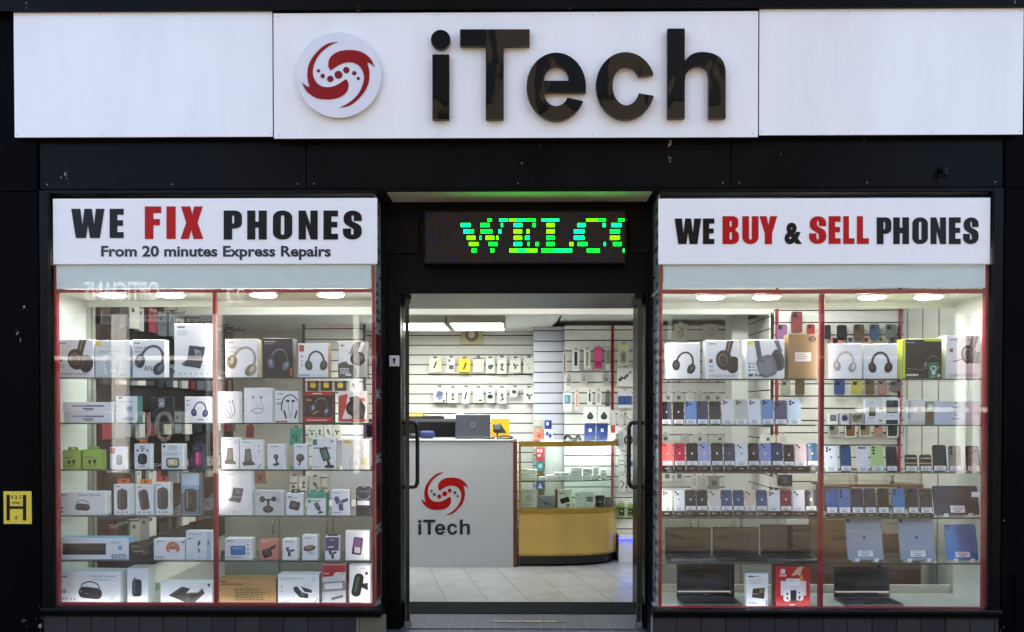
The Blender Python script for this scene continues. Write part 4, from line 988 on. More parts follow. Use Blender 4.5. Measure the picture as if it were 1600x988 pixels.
W('L', 4, "white box with a salmon pink game controller", 240, 288.5, 843, GW, lambda A: A.text("WIRELESS", .06, .07, .36, .14, "#4b4f53").bars(.06, .22, .3, 1, "#9a9ea1", .03).ring(.62, .45, .26, .26, .16, 150, 390, "#c4705a").rr(.62, .5, .2, .2, "#c9745c", 0, .5).rr(.62, .62, .15, .13, "#ece4e2", 0, .3).ell(.62, .4, .12, .1, "#a85844").icons(.08, .32, .88, 4, .045, "#6a6e71").ell(.94, .14, .05, .05, "#6a4a44"), depth=.08)
W('L', 4, "white and pale blue box with small hanging earbuds, by the centre bar", 290, 331.5, 830, "#e3ebef", lambda A: A.rect(.8, .02, .98, .98, "#bcd6e4").bars(.06, .1, .7, 1, "#6f8ea0", .02).rect(.08, .25, .2, .29, "#5e6468").rr(.5, .42, .04, .08, "#3b3e42", 20).rr(.5, .68, .035, .08, "#7d8286", -10).rr(.86, .42, .03, .08, "#5a6fa0", 10).line([(.5, .5), (.44, .58), (.5, .64)], .012, "#4a4d50").icons(.2, .8, .92, 3, .03, "#9fc0d2"), depth=.06)
W('L', 5, "big white box with a dark purple carry speaker, lowest by the pier", 89, 189, 893, GW, lambda A: A.bars(.06, .16, .17, 1, "#3d4146", .03).text("WIRELESS SPEAKER", .5, .12, .93, .18, "#8d9093").bars(.55, .24, .9, 1, "#a5a9ac", .02).boombox(.52, .62, .72, "#2b2631", "#6a6276").ell(.1, .62, .065, .065, "#5d6266").ell(.1, .62, .04, .04, "#c9cccc").icons(.09, .27, .85, 4, .03, "#85898c").ring(.88, .82, .045, .045, .014, 0, 360, "#a7abae"), depth=.12)
W('L', 5, "white box with a small black cylinder speaker, side face showing", 199, 231, 888, GW, lambda A: A.can(.46, .55, .13, .24, "#2e3033", "#606468").line([(.36, .32), (.34, .25), (.4, .3)], .02, "#2e3033").bars(.06, .95, .3, 1, "#9b9fa2", .015), depth=.12, side="#d5d8d6")
W('L', 5, "low white box with a folded dark keyboard", 250, 332, 911, GW, lambda A: A.lpoly(.52, .55, 1.0, [(-.9, .05), (-.25, -.38), (.15, -.28), (-.05, -.05), (.55, .1), (-.05, .38)], "#4a4744").lpoly(.52, .55, 1.0, [(.0, -.08), (.5, -.1), (.72, -.3), (.82, -.05), (.3, .4), (-.1, .3)], "#55524e").lpoly(.52, .55, 1.0, [(-.75, .05), (-.2, -.28), (.0, -.24), (-.5, .1)], "#35332f").lpoly(.52, .55, 1.0, [(.1, .05), (.45, -.05), (.6, .02), (.2, .25)], "#36342f").rr(.93, .1, .07, .07, "#4a4e52").rect(.9, .06, .92, .16, GW), depth=.1)
# repairs window, bay by the doorway ---------------------------------
W('L', 0, "white box with slanted beige headphones beside the black headphone box", 352, 402, 530, GW, lambda A: A.bars(.08, .08, .3, 1, tx, .03).text("WIRELESS", .06, .2, .5, .26, "#a9aba9").text("HEADSET", .06, .3, .44, .36, "#a9aba9").headphones(.58, .56, .76, "#a39881", "#7d735e", 24, "#c9c1ad").rr(.12, .52, .04, .04, "#8a6d4a").bars(.06, .62, .24, 2, "#a2a6a8"), depth=.09, side="#c8b494")
W('L', 0, "black box with dim steel blue headphones and an orange label", 410, 457.5, 529, "#17171a", lambda A: A.bars(.05, .07, .62, 1, "#b9bbbd", .025).bars(.05, .13, .4, 1, "#8b8d8f", .018).headphones(.55, .55, .58, "#3a4654", "#52647a", 8, "#7b8ca2").rect(.92, .76, .97, .95, "#e06a2e"), depth=.09)
W('L', 0, "white box with small upright black headphones and striped brown side", 466, 512.5, 537, GW, lambda A: A.rect(.04, .05, .2, .24, "#b8463c").icons(.12, .12, .38, 1, .03, "#bf7a4a").icons(.12, .12, .52, 1, .03, "#a9b0b0").icons(.12, .12, .64, 1, .03, "#a9c0b0").headphones(.6, .52, .62, "#2a2c2c", "#3c5040", 0, "#5a5e5c").bars(.05, .9, .42, 2, "#7a95b8", .02).icons(.52, .92, .93, 4, .016, "#8d9194"), depth=.10, side="#ae7f56")
W('L', 0, "grey and white box cropped close on a dark ear cup", 528, 573.5, 534, "#8d9292", lambda A: A.poly([(.02, .02), (.55, .02), (.24, .6), (.02, .66)], "#e6e8e8").bars(.1, .09, .28, 1, "#b55048", .05).ell(.26, .86, .32, .3, "#5a5c5a").poly([(.62, .02), (.78, .02), (.6, .5), (.46, .46)], "#3a3b3c").poly([(.8, .02), (.92, .02), (.72, .48), (.62, .48)], "#d6d8d8").ell(.46, .5, .15, .15, "#e4e6e6").ell(.68, .48, .21, .2, "#2c2d2e").ell(.68, .47, .13, .12, "#454748").bars(.07, .74, .5, 3, "#d2d4d2", .035, .06).rect(.26, .91, .46, .95, "#eeeeec"), depth=.08)
W('L', 1, "white box with white wired earphones and a green tag", 340, 373.5, 612, GW, lambda A: A.rect(.04, .04, .22, .42, "#8fc4b4").buds(.56, .58, .9, "#8b8f93"), depth=.06)
W('L', 1, "plain white box with a thin neckband cable, by the tall dark neckband", 381, 424.5, 606.5, GW, lambda A: A.line([(.2, .7), (.45, .58), (.68, .62), (.6, .72), (.4, .72), (.3, .64)], .02, "#7e8388").line([(.7, .6), (.62, .4), (.62, .3)], .012, "#8d9297").rr(.32, .27, .03, .025, "#6a6e72").rr(.62, .27, .04, .025, "#6a6e72", 20), depth=.06)
W('L', 1, "white box with a large dark blue neckband earphone", 430, 465, 611.5, GW, lambda A: A.bars(.1, .07, .4, 1, "#6b6f73", .03).bars(.06, .24, .3, 1, "#b06a55", .03).bars(.06, .36, .36, 2, "#8d9295", .03).ring(.66, .5, .27, .38, .035, 160, 385, "#2c3342").rr(.44, .74, .028, .13, "#2c3342", -14).rr(.92, .74, .028, .13, "#2c3342", 14).line([(.58, .32), (.6, .55), (.68, .86)], .012, "#555a60").line([(.78, .32), (.76, .55), (.68, .86)], .012, "#555a60").rr(.56, .31, .05, .035, "#23262c").rr(.8, .31, .05, .035, "#23262c").rect(.03, .94, .55, .98, "#b3463e"), depth=.06)
W('L', 1, "red and black gaming box with a glossy headset", 475, 519.5, 612.5, "#3a1416", lambda A: A.rect(.02, .02, .98, .11, "#c2202a").rect(.02, .82, .98, .98, "#c2202a").bars(.3, .04, .7, 1, "#e8dcdc", .04).bars(.08, .24, .34, 1, "#c9a03c", .05).headphones(.58, .48, .6, "#43485c", "#2a2c36", 14, "#a9aeb8").line([(.3, .72), (.42, .66), (.5, .62)], .025, "#d6b060").bars(.1, .9, .9, 1, "#f0e4e4", .03), depth=.07)
W('L', 1, "white and red slanted box with a big dark gaming ear cup", 528, 572.5, 611.5, "#e6e2de", lambda A: A.poly([(.02, .16), (.34, .08), (.28, .5), (.1, .96), (.02, .96)], "#c4402e").rect(.46, .22, .95, .32, "#c9603a").poly([(.4, .2), (.7, .14), (.98, .5), (.9, .98), (.5, .98)], "#3c3630").ell(.52, .54, .22, .24, "#1e1c1b").ell(.5, .52, .13, .14, "#3c3a38").rect(.1, .88, .98, .96, "#b5402e").lpoly(.78, .5, .6, [(-.06, -.4), (.05, -.4), (.16, .5), (.02, .5)], "#55504a"), depth=.07)
W('L', 2, "white box with a grey reclining phone stand, by the red centre bar", 346, 373, 684, GW, lambda A: A.bars(.2, .05, .7, 1, "#6d7174", .02).mount(.5, .6, .62, "#6d6a62", "#8d8a80", 4, 4).ring(.82, .14, .05, .05, .012, 0, 360, "#9b9fa2"), depth=.06)
W('L', 2, "white box with a folding grey desk phone stand", 375, 409.5, 688, GW, lambda A: A.bars(.1, .06, .55, 1, "#6d7174", .02).mount(.38, .6, .7, "#54524c", "#83817a", 0, 4).icons(.85, .85, .2, 1, .03, "#8d9194").icons(.85, .85, .38, 1, .03, "#8d9194").line([(.8, .95), (.95, .82)], .03, "#777b5e", False), depth=.06)
W('L', 2, "slim white box with a black hook shaped car holder", 418, 444, 694.5, GW, lambda A: A.bars(.2, .08, .8, 1, "#6d7174", .03).mount(.5, .62, .55, "#2e3032", "#6c7074", -12, 1), depth=.06)
W('L', 2, "slim white box with a black lollipop shaped holder", 459, 479, 694.5, GW, lambda A: A.bars(.2, .08, .8, 1, "#6d7174", .03).ell(.5, .54, .16, .16, "#2c2d30").ell(.46, .52, .09, .09, "#5f6265").lpoly(.5, .7, .5, [(-.06, -.2), (.12, -.2), (-.02, .3), (-.14, .3)], "#2c2d30"), depth=.06)
W('L', 2, "wide white box with a teal tag and a suction car mount", 487, 524.5, 685, GW, lambda A: A.rect(.05, .04, .23, .22, "#2f8d7a").bars(.1, .3, .85, 1, "#4b4f53", .035).mount(.55, .62, .8, "#22262a", "#4d7a80", 0, 0).ell(.84, .1, .05, .05, "#a0a4a7").bars(.06, .9, .4, 1, "#8d9194", .025), depth=.06)
W('L', 2, "cream and yellow box with a coiled white cable and plug", 534, 576.5, 687, "#e6e6dc", lambda A: A.rect(.06, .04, .34, .13, "#d9b93a").coil(.4, .72, .6, "#f6f7f5").coil(.42, .7, .45, "#c4c8c8", .03).rr(.62, .28, .18, .16, "#f2f2ee", 0, .6).ring(.62, .28, .14, .13, .02, 0, 360, "#b9bcb9").rect(.72, .6, .94, .84, "#ddd8a4"), depth=.06)
W('L', 3, "tall white box with a tablet in a keyboard case, beside the cream grey box", 341, 393.5, 736, GW, lambda A: A.bars(.06, .07, .7, 1, "#7d8184", .012).bars(.06, .11, .2, 1, "#9b9fa2", .012).folio(.56, .55, .42, "#6d6f76", "#4a4c58").ring(.48, .93, .02, .02, .01, 0, 360, "#7b7f83"), depth=.05)
W('L', 3, "silver grey box with a black two armed round mount", 398, 443.5, 767, "#cfd1d0", lambda A: A.bars(.06, .12, .2, 1, "#8a8e90", .07).rect(.78, .1, .84, .48, "#aeb2b2").mount(.46, .52, .92, "#1f2022", "#4b4e50", 0, 2), depth=.06)
W('L', 3, "white box with a black cube speaker and black top tab", 447, 473.5, 771, GW, lambda A: A.rect(.1, .14, .3, .2, "#2e3440").bars(.3, .2, .8, 1, "#6d7174", .03).rr(.5, .56, .24, .2, "#2b2c2e", 14, .4).rr(.46, .53, .12, .1, "#55585c", 14, .4), tab=("#1c1c1e", .55, .024), depth=.06)
W('L', 3, "white and teal box with a jointed phone mount", 479, 509.5, 770.5, GW, lambda A: A.rect(.02, .02, .98, .24, "#2f9a83").rect(.06, .3, .24, .44, "#2f9a83").bars(.3, .34, .9, 1, "#4b4f53", .04).mount(.55, .68, .62, "#23262a", "#5a5f64", -10, 0), depth=.07, side="#2a8a76", tab=("#2f9a83", .8, .018))
W('L', 3, "white box with a blue three way bike mount", 518, 545.5, 766, GW, lambda A: A.bars(.1, .1, .6, 1, "#4f6690", .03).mount(.5, .52, .8, "#2c4678", "#6c88b8", 0, 3).bars(.1, .88, .7, 1, "#4f6690", .03), depth=.06)
W('L', 3, "dark navy box with a black headset and white band", 556, 579.5, 764, "#23283a", lambda A: A.rect(.06, .06, .94, .14, "#4a506a").ring(.5, .25, .24, .16, .03, 0, 180, "#8c93a8").rect(.1, .45, .9, .62, "#d2d6de").rect(.14, .7, .86, .96, "#14161e"), depth=.06, tab=("#1b1e2a", .9, .012))
W('L', 4, "white box with a bright blue case, lying low by the centre bar", 351, 392.5, 842, GW, lambda A: A.bars(.08, .1, .4, 1, "#4b4f53", .04).rr(.5, .56, .36, .22, "#3f7ab8", -2, .3).rect(.3, .42, .68, .5, "#7fb0dc").icons(.88, .88, .3, 1, .05, "#9aa5b0").icons(.88, .88, .5, 1, .05, "#9aa5b0").icons(.88, .88, .7, 1, .05, "#9aa5b0").bars(.06, .86, .9, 1, "#b8506a", .04), depth=.08, rot=-1.5)
W('L', 4, "salmon box with a black handlebar clamp", 405, 434, 844, "#cf8472", lambda A: A.bars(.1, .06, .5, 1, "#f2d6cc", .05).rr(.42, .66, .24, .22, "#3a2e2c", -20, .5).lpoly(.6, .42, .9, [(-.2, .05), (.28, -.22), (.36, -.08), (-.08, .2)], "#3a2e2c").ell(.42, .66, .12, .11, "#5c4c48"), depth=.07, side="#b06c5c")
W('L', 4, "small white box with a slim black vent clip", 441, 463, 843, GW, lambda A: A.bars(.2, .1, .8, 1, "#6d7174", .04).mount(.5, .6, .62, "#34363a", "#70747a", 10, 3), depth=.08)
W('L', 4, "white box with a brown grey magnetic holder", 472, 495, 837, GW, lambda A: A.bars(.15, .1, .6, 1, "#6d7174", .03).ell(.5, .52, .26, .13, "#544a3e", -10).ell(.5, .48, .16, .07, "#857864", -10).lpoly(.55, .7, .5, [(-.1, -.1), (.3, .0), (.2, .2), (-.2, .1)], "#c9cac6"), depth=.07)
W('L', 4, "purple and white box with a dark clip on holder", 508, 530, 839, "#e4e4ea", lambda A: A.rect(.02, .02, .98, .6, "#3a3564").bars(.3, .12, .8, 1, "#c6c4dc", .04).bars(.2, .42, .7, 1, "#e6e4f2", .05).mount(.5, .76, .5, "#26262e", "#6a6a76", 0, 3), depth=.06, tab=("#3a3564", .7, .014))
W('L', 4, "white box with a purple backed phone case, by the doorway corner", 540, 576.5, 830, GW, lambda A: A.rr(.5, .52, .16, .3, "#2c2d36", 8, .25).rr(.49, .42, .12, .17, "#7d4a86", 8, .2).rr(.5, .66, .1, .1, "#d6d0d8", 8, .2).rr(.68, .52, .03, .16, "#4c6a52", 8), depth=.05)
W('L', 5, "large kraft cardboard keyboard box with a line drawing", 340, 431, 904.5, "#b58f5c", lambda A: (A.bars(.06, .1, .18, 1, "#3a2c18", .035).text("WIRED KEYBOARD", .06, .19, .44, .255, "#3f301b", .02), A.line([(.29, .38), (.89, .38), (.89, .86), (.29, .86), (.29, .38)], .014, "#5e4826", False), [A.bars(.31, .42 + i * .088, .87, 1, "#6d5530", .05) for i in range(5)], A.line([(.6, .38), (.6, .3)], .01, "#5e4826", False), A.bars(.06, .92, .18, 1, "#6d5530", .02)), depth=.12, side="#9c7846", rot=0)
W('L', 5, "white box with a black two piece car clamp and fold mark", 434, 498.5, 898, GW, lambda A: A.bars(.08, .12, .72, 1, "#7d8184", .02).bars(.08, .18, .4, 1, "#9b9fa2", .016).ring(.86, .16, .05, .05, .014, 0, 360, "#8a8e90").lpoly(.6, .58, .62, [(-.5, -.25), (-.3, -.3), (.0, .05), (.3, .1), (.3, .35), (-.15, .3), (-.45, -.02)], "#2c2d30").lpoly(.6, .58, .62, [(-.1, -.3), (.2, -.2), (.5, -.1), (.5, .05), (.1, .0)], "#3a3b3e").lpoly(.6, .58, .62, [(-.12, .0), (.1, .04), (.1, .24), (-.1, .22)], "#5a5d60").icons(.1, .1, .4, 1, .03, "#9b9fa2").icons(.1, .1, .56, 1, .03, "#9b9fa2").line([(.88, .96), (.97, .8)], .03, "#77785a", False).bars(.08, .88, .4, 1, "#9b9fa2", .025), depth=.1, side="#c9ccca", rot=0)
W('L', 5, "red and white tall box with a clear docking cradle", 503, 540.5, 882, "#c6cacc", lambda A: A.rect(.02, .02, .98, .2, "#a9262c").poly([(.02, .2), (.55, .2), (.45, .3), (.02, .32)], "#a9262c").bars(.06, .22, .4, 1, "#f0dede", .02).line([(.78, .28), (.92, .22)], .015, "#4a5a88", False).rr(.48, .55, .3, .12, "#83898e", -4, .3).rr(.48, .54, .22, .07, "#d8dcde", -4, .3).lpoly(.62, .82, .3, [(-.5, .05), (.5, -.2), (.5, .0), (-.4, .25)], "#5a6066").icons(.08, .08, .72, 1, .02, "#7b8084").icons(.08, .08, .8, 1, .02, "#7b8084").icons(.08, .08, .88, 1, .02, "#7b8084"), depth=.08, side="#8d2a2e", rot=1)
W('L', 5, "white box with a slanted black torch and ball joint, at the doorway corner", 546, 577.5, 884, GW, lambda A: A.bars(.55, .06, .8, 1, "#6d7174", .015).rr(.4, .5, .12, .3, "#1c2620", 12, .9).rr(.36, .48, .04, .2, "#44584a", 12, .9).lpoly(.66, .52, .6, [(-.1, -.12), (.2, -.1), (.24, .2), (-.1, .05)], "#23272a").icons(.85, .85, .2, 1, .04, "#2c3034").icons(.85, .85, .48, 1, .04, "#2c3034").icons(.85, .85, .58, 1, .035, "#2c3034").bars(.1, .94, .6, 1, "#8a8e90", .015), depth=.07, rot=0)

# buy and sell window: boxed goods ------------------------------------
W('R', 0, "plain white box with neat black headphones, by the doorway corner", 1042, 1094, 536, GW, lambda A: A.headphones(.54, .55, .62, "#1d2224", "#2b3133", 14, "#4b5254").bars(.05, .95, .2, 1, "#a9adb0", .012), depth=.09)
W('R', 0, "white box cropped on brown black headphones, beside the slate headphones", 1103, 1154, 532, GW, lambda A: A.bars(.1, .08, .34, 1, tx, .03).headphones_close(.56, .52, .86, "#3f3832", "#2b2624", "#857868").rr(.15, .54, .045, .045, "#7a5a46").bars(.1, .66, .22, 1, "#a3a7aa", .04).bars(.1, .76, .28, 2, "#a3a7aa", .02).text("WIRELESS HEADSET", .08, .89, .95, .95, "#8d9194"), depth=.09)
W('R', 0, "white box with large slate grey headphones and yellow corner tag", 1166, 1226, 531, GW, lambda A: A.rect(.04, .03, .19, .13, "#e3d648").poly([(.2, .02), (.34, .02), (.42, .5), (.3, .54)], "#5a6068").poly([(.72, .02), (.84, .02), (.95, .3), (.84, .32)], "#6d737b").ell(.84, .52, .15, .28, "#4a4f56", -14).ell(.78, .56, .12, .25, "#33373c", -14).rr(.54, .68, .24, .28, "#6b7179", -18, .7).rr(.51, .70, .17, .21, "#7b828a", -18, .7).line([(.32, .5), (.4, .56), (.5, .56)], .05, "#5a6068").icons(.09, .09, .62, 1, .025, "#35393d").icons(.09, .09, .7, 1, .025, "#35393d").icons(.09, .09, .78, 1, .025, "#35393d").bars(.14, .61, .3, 1, "#777b7f", .02).bars(.14, .69, .26, 1, "#777b7f", .02).bars(.14, .77, .34, 1, "#777b7f", .02).rect(.06, .87, .11, .94, "#2f3337").rect(.12, .87, .17, .94, "#2f3337").text("Bowie", .22, .86, .46, .94, "#44484c", .03), depth=.09)
W('R', 0, "brown cardboard box with a white shipping label and round black mark", 1232, 1280, 522.5, "#927a54", lambda A: A.ell(.78, .11, .085, .065, "#2e2618").ell(.78, .11, .06, .04, "#8a7550").rect(.68, .095, .88, .125, "#2e2618").rect(.22, .41, .74, .61, "#e4ddd4").bars(.26, .45, .7, 3, "#8a7d74", .018, .045), depth=.10, side="#7c6543", rot=-1)
W('R', 0, "plain white box with silver beige headphones", 1295, 1346.5, 537, GW, lambda A: A.headphones(.5, .53, .62, "#b7b2a4", "#8fa0a8", 6, "#dad6ca").bars(.05, .95, .2, 1, "#a9adb0", .012), depth=.09, side="#dcd8c8")
W('R', 0, "plain white box with matte black headphones facing the front", 1350, 1401.5, 537.5, GW, lambda A: A.headphones(.5, .55, .64, "#25211f", "#2f2a28", 0, "#4d4744", .11).bars(.05, .95, .2, 1, "#a9adb0", .012), depth=.09)
W('R', 0, "black gaming headset box edged in acid yellow", 1411, 1471, 530, "#141716", lambda A: A.rect(.02, .02, .075, .98, "#c3d01f").rect(.56, .02, .98, .06, "#b9c41c").bars(.1, .08, .34, 1, "#9aa0a0", .02).headphones(.76, .62, .42, "#2f3533", "#3d4745", 16, "#7b8683").line([(.1, .74), (.3, .76), (.5, .77), (.62, .74)], .018, "#6d7472").bars(.1, .88, .5, 1, "#d6dad8", .05).ell(.92, .92, .04, .04, "#d2d8d2"), depth=.09, side="#aeb922")
W('R', 0, "small dark green hang tag box leaning on the black gaming box", 1452, 1465.5, 567, "#1e6a4c", lambda A: A.ring(.5, .36, .16, .14, .05, 120, 420, "#d6e6dc").ell(.5, .62, .12, .16, "#b8d6c6").bars(.2, .86, .8, 1, "#9cc4b0", .04), depth=.012, Yf=YFR - .014, rot=0)
W('R', 0, "white gaming headset box with a dark headset and boom microphone", 1478, 1532.5, 525, GW, lambda A: A.bars(.1, .08, .36, 1, tx, .025).bars(.62, .08, .9, 1, tx, .02).rect(.1, .3, .2, .38, "#9a4a44").headphones_close(.66, .44, .74, "#4a4a4c", "#2c2c2e", "#85868a").line([(.6, .5), (.4, .56), (.2, .6)], .022, "#4a4a4c").rect(.64, .64, .98, .82, "#e6eef2").text("GAMING HEADSET", .08, .88, .96, .95, "#9aa0a4"), depth=.09)
W('R', 1, "small clear box with a grey smart watch", 1294, 1310, 646, "#c9cac4", lambda A: A.rr(.5, .42, .26, .26, "#3c3e40", 0, .3).rr(.5, .42, .18, .18, "#6d7072", 0, .3).rect(.08, .74, .92, .96, "#e8e8e4"), depth=.05)
W('R', 1, "small clear box with a round blue smart watch", 1312.5, 1327.5, 646, "#c4c6c6", lambda A: A.ell(.5, .42, .28, .28, "#2c4a78").ell(.5, .42, .17, .17, "#16202c").rect(.08, .74, .92, .96, "#e8e8e4"), depth=.05)
W('R', 1, "small brown and clear box with a folded watch strap", 1329.5, 1349.5, 646, "#a9a294", lambda A: A.poly([(.1, .2), (.9, .1), (.8, .5), (.2, .6)], "#6a5a48").rr(.4, .66, .2, .14, "#8d7c64").rect(.1, .8, .9, .96, "#d2cec2"), depth=.05)
W('R', 1, "white card box with a green phone picture", 1352, 1374, 624, GW, lambda A: A.ell(.5, .14, .04, .05, "#c9cccc").rr(.5, .5, .13, .17, "#3d4a34", 0, .2).rr(.5, .46, .1, .1, "#566a46", 0, .2).bars(.25, .72, .7, 2, "#9aa09c", .02).bars(.2, .86, .8, 1, "#9aa09c", .02), depth=.04)
W('R', 1, "white framed pack with a black phone case", 1382, 1406, 622.5, GW, lambda A: A.rr(.5, .32, .22, .24, "#3c3633", 0, .25).rr(.42, .18, .08, .07, "#5c5652", 0, .4).rr(.5, .9, .22, .08, "#3f3936", 0, .3).bars(.4, .66, .7, 1, "#8d9194", .02), depth=.03, tab=("#d6d8d6", .4, .01))
W('R', 1, "pale grey box with OPPO ENCO printed sideways", 1417.5, 1446.5, 624.5, "#d3d6d4", lambda A: A.text("OPPO ENCO", .06, .06, .16, .78, "#2e3236", .02, vert=True).rect(.28, .06, .96, .84, "#e6e3dc").rr(.62, .4, .2, .16, "#f2efe8", 0, .6).rr(.66, .42, .09, .1, "#d6c9b4", 14, .6).ell(.08, .92, .02, .02, "#3a3e40"), depth=.05)
W('R', 1, "narrow green and brown pack beside the stacked pale blue boxes", 1448, 1460, 628, "#6a6a4c", lambda A: A.rect(.05, .05, .95, .42, "#a9c0a0").rr(.5, .24, .1, .1, "#e2e8dc").rect(.1, .55, .9, .75, "#7d5a34"), depth=.03)
for i, nm in enumerate(("lower", "upper")):
    box_at(f"{nm} of two pale blue boxes stacked at the black pier end", 1462, 1536.5, 0, WINS['R'][1] + i * .0735, YFR, .1, "#c6d3e2", lambda A: A.ring(.1, .45, .13, .13, .04, 0, 360, "#dfe8f2").ring(.1, .75, .13, .13, .04, 0, 360, "#dfe8f2").poly([(.44, .12), (.56, .12), (.5, .3)], "#8d9ab0").bars(.4, .46, .6, 1, "#5d6a80", .08), h=.0725, rot=0)
W('R', 5, "white card box with a black portable drive picture", 1166.5, 1200.5, 897, GW, lambda A: A.rect(.08, .06, .34, .1, "#3d4144").bars(.36, .065, .6, 1, "#9aa0a4", .03).bars(.1, .2, .9, 1, "#c49a4a", .015).bars(.15, .26, .7, 2, "#b5b9bb", .012).lpoly(.52, .62, .5, [(-.3, -.34), (.42, -.4), (.38, .28), (-.36, .2)], "#2e2c28").lpoly(.52, .62, .5, [(.1, -.3), (.32, -.32), (.3, -.08), (.1, -.06)], "#8a7448").rect(.3, .6, .55, .63, "#8d9194").bars(.1, .86, .5, 2, "#7a94b8", .02).rect(.88, .8, .96, .96, "#7a94b8"), depth=.05, rot=0)
W('R', 5, "red game console box with a white handheld and controllers", 1212.5, 1266, 885.5, "#bf1c24", lambda A: A.rr(.20, .12, .055, .055, "#f4f2f2", 0, .5).rect(.195, .06, .205, .18, "#bf1c24").ell(.165, .1, .015, .015, "#bf1c24").bars(.1, .2, .32, 2, "#f0dada", .02, .028)
  .lpoly(.62, .14, .5, [(-.3, .2), (-.1, -.1), (.1, -.3), (.34, -.3), (.2, -.05), (.16, .2), (.02, .12)], "#e6b79c").poly([(.68, .26), (.78, .2), (.8, .34), (.7, .4)], "#d9a03a")
  .rect(.14, .36, .88, .72, "#e6e6ea").rect(.3, .3, .7, .48, "#f3f3f5").bars(.34, .34, .66, 1, "#a9acb2", .02).rr(.34, .72, .1, .15, "#f6f6f8", 4, .7).rr(.68, .7, .1, .15, "#f0f0f3", -4, .7).rr(.51, .72, .075, .13, "#1c1c20", 0, .1).ring(.51, .72, .17, .16, .02, 20, 160, "#2a2a2e")
  .ell(.33, .68, .028, .028, "#2a2a2e").ell(.33, .78, .025, .025, "#3a3a40").ell(.69, .76, .028, .028, "#2a2a2e").ell(.68, .65, .02, .02, "#3a3a40").bars(.4, .94, .62, 1, "#f2dede", .02), depth=.09, side="#96161c", rot=0)

# ------------------------------------------------------------------ phones, tablets, laptops
M_lens = mat("#050507", .05, 0, .9, 0)
M_stand = mat("#121214", .25, 0, .5, .1)
M_clear = mat("#e9ecec", .2, 0, .5, .03)
def label_card(w, h, y0):
    g = MB(); g.rbox(-w / 2, w / 2, -.0008, 0, 0, h, mat("#eef0f0", .5, 0, .3, .03), .0003)
    A = Art(g, w, h, -.0008); A.bars(.2, .12, .8, 1, "#8a8d92", .1, .2); A.bars(.12, .4, .88, 1, "#6a6d74", .13, .2); A.bars(.25, .7, .75, 1, "#4d5058", .16, .2)
    return g
def phone(label, x0, x1, ytop, zb, Yf, col, lab=.24, logo=None, cams=3, lift=.0, layout='square', gloss=.22, lean=7):
    xm = (x0 + x1) / 2; zb += lift
    w = X(x1, Yf, ytop) - X(x0, Yf, ytop); h = (at(xm, ytop, Yf).z - zb) / math.cos(math.radians(lean))
    g = MB(); m = mat(col, gloss, 0, .5, .05); m2 = mat(col, gloss + .15, .3, .5, .05)
    cr = w * .17
    g.prism([rrect(-w / 2, w / 2, 0, h, cr, cr, 5)], 0, .008, m2); g.prism([rrect(-w / 2 + .0012, w / 2 - .0012, .0012, h - .0012, cr, cr, 5)], -.0006, None, m)
    if logo:
        f = w * .17
        for c in APPLE: g.prism([[(p[0] * f, h * .56 - p[1] * f) for p in c]], -.0009, None, mat(logo, .2, .2, .5, 0))
    o = g.build("phone", None, (X(xm, Yf, ytop), Yf, zb + .001))
    o.rotation_euler = (math.radians(-lean), 0, math.radians(RND.uniform(-2.5, 2.5)))
    tag(o, label, "phone", "used phones on sale in the buy and sell window")
    c = MB(); r = w * .085
    if layout == 'square':
        s = w * .47 if cams > 1 else w * .3; x_, z_ = -w / 2 + w * .06, h - w * .06
        c.prism([rrect(x_, x_ + s, z_ - s, z_, s * .28, s * .28, 4)], -.0022, -.0007, m2)
        P = {1: [(.5, .5)], 2: [(.3, .3), (.7, .7)], 3: [(.28, .27), (.28, .73), (.73, .5)]}[cams]
        ls = [(x_ + s * a, z_ - s * b) for a, b in P]
    elif layout == 'column': ls = [(-w * .30, h - w * (.2 + .24 * i)) for i in range(cams)]
    elif layout == 'bar':
        c.prism([rrect(-w * .44, w * .44, h - w * .42, h - w * .16, w * .1, w * .1, 4)], -.003, -.0007, mat("#5b6472", .2, .6)); ls = [(-w * .22 + w * .16 * i, h - w * .29) for i in range(cams)]
    else: ls = [(-w * .28 + w * .22 * i, h - w * .2) for i in range(cams)]
    for x_, z_ in ls:
        c.disc((x_, -.0042, z_), r, 'y', .0036, mat("#2a2b30", .2, .6, .5, 0), 14); c.disc((x_, -.0046, z_), r * .72, 'y', .0004, M_lens, 14)
    c.build("camera_module", o)
    if lab:
        lh = lab * h; t = label_card(w * .88, lh * .82, 0); t.build("price_label", o, (0, -.0008, h * .035))
    return o, w
def stand(desc, o, w, zb, h=.03):
    g = MB(); ww = w * .98
    g.rbox(-ww / 2, ww / 2, -.012, .05, 0, .004, M_stand, .001); g.rbox(-ww / 2, ww / 2, -.016, -.012, 0, h, M_stand, .002); g.rbox(-ww / 2, ww / 2, -.012, .012, .004, h - .003, M_stand, .001)
    g.rbox(-ww * .3, ww * .3, .02, .026, .004, h + .03, M_stand, .001)
    A = Art(g, ww, h, -.016); A.bars(.2, .35, .8, 1, "#9a9ca2", .2, .2)
    tag(g.build("phone_stand", None, (o.location.x, o.location.y, zb + .0006)), f"small black stand holding {desc}", "phone stand", "black stands under the phones")
YPH = .13
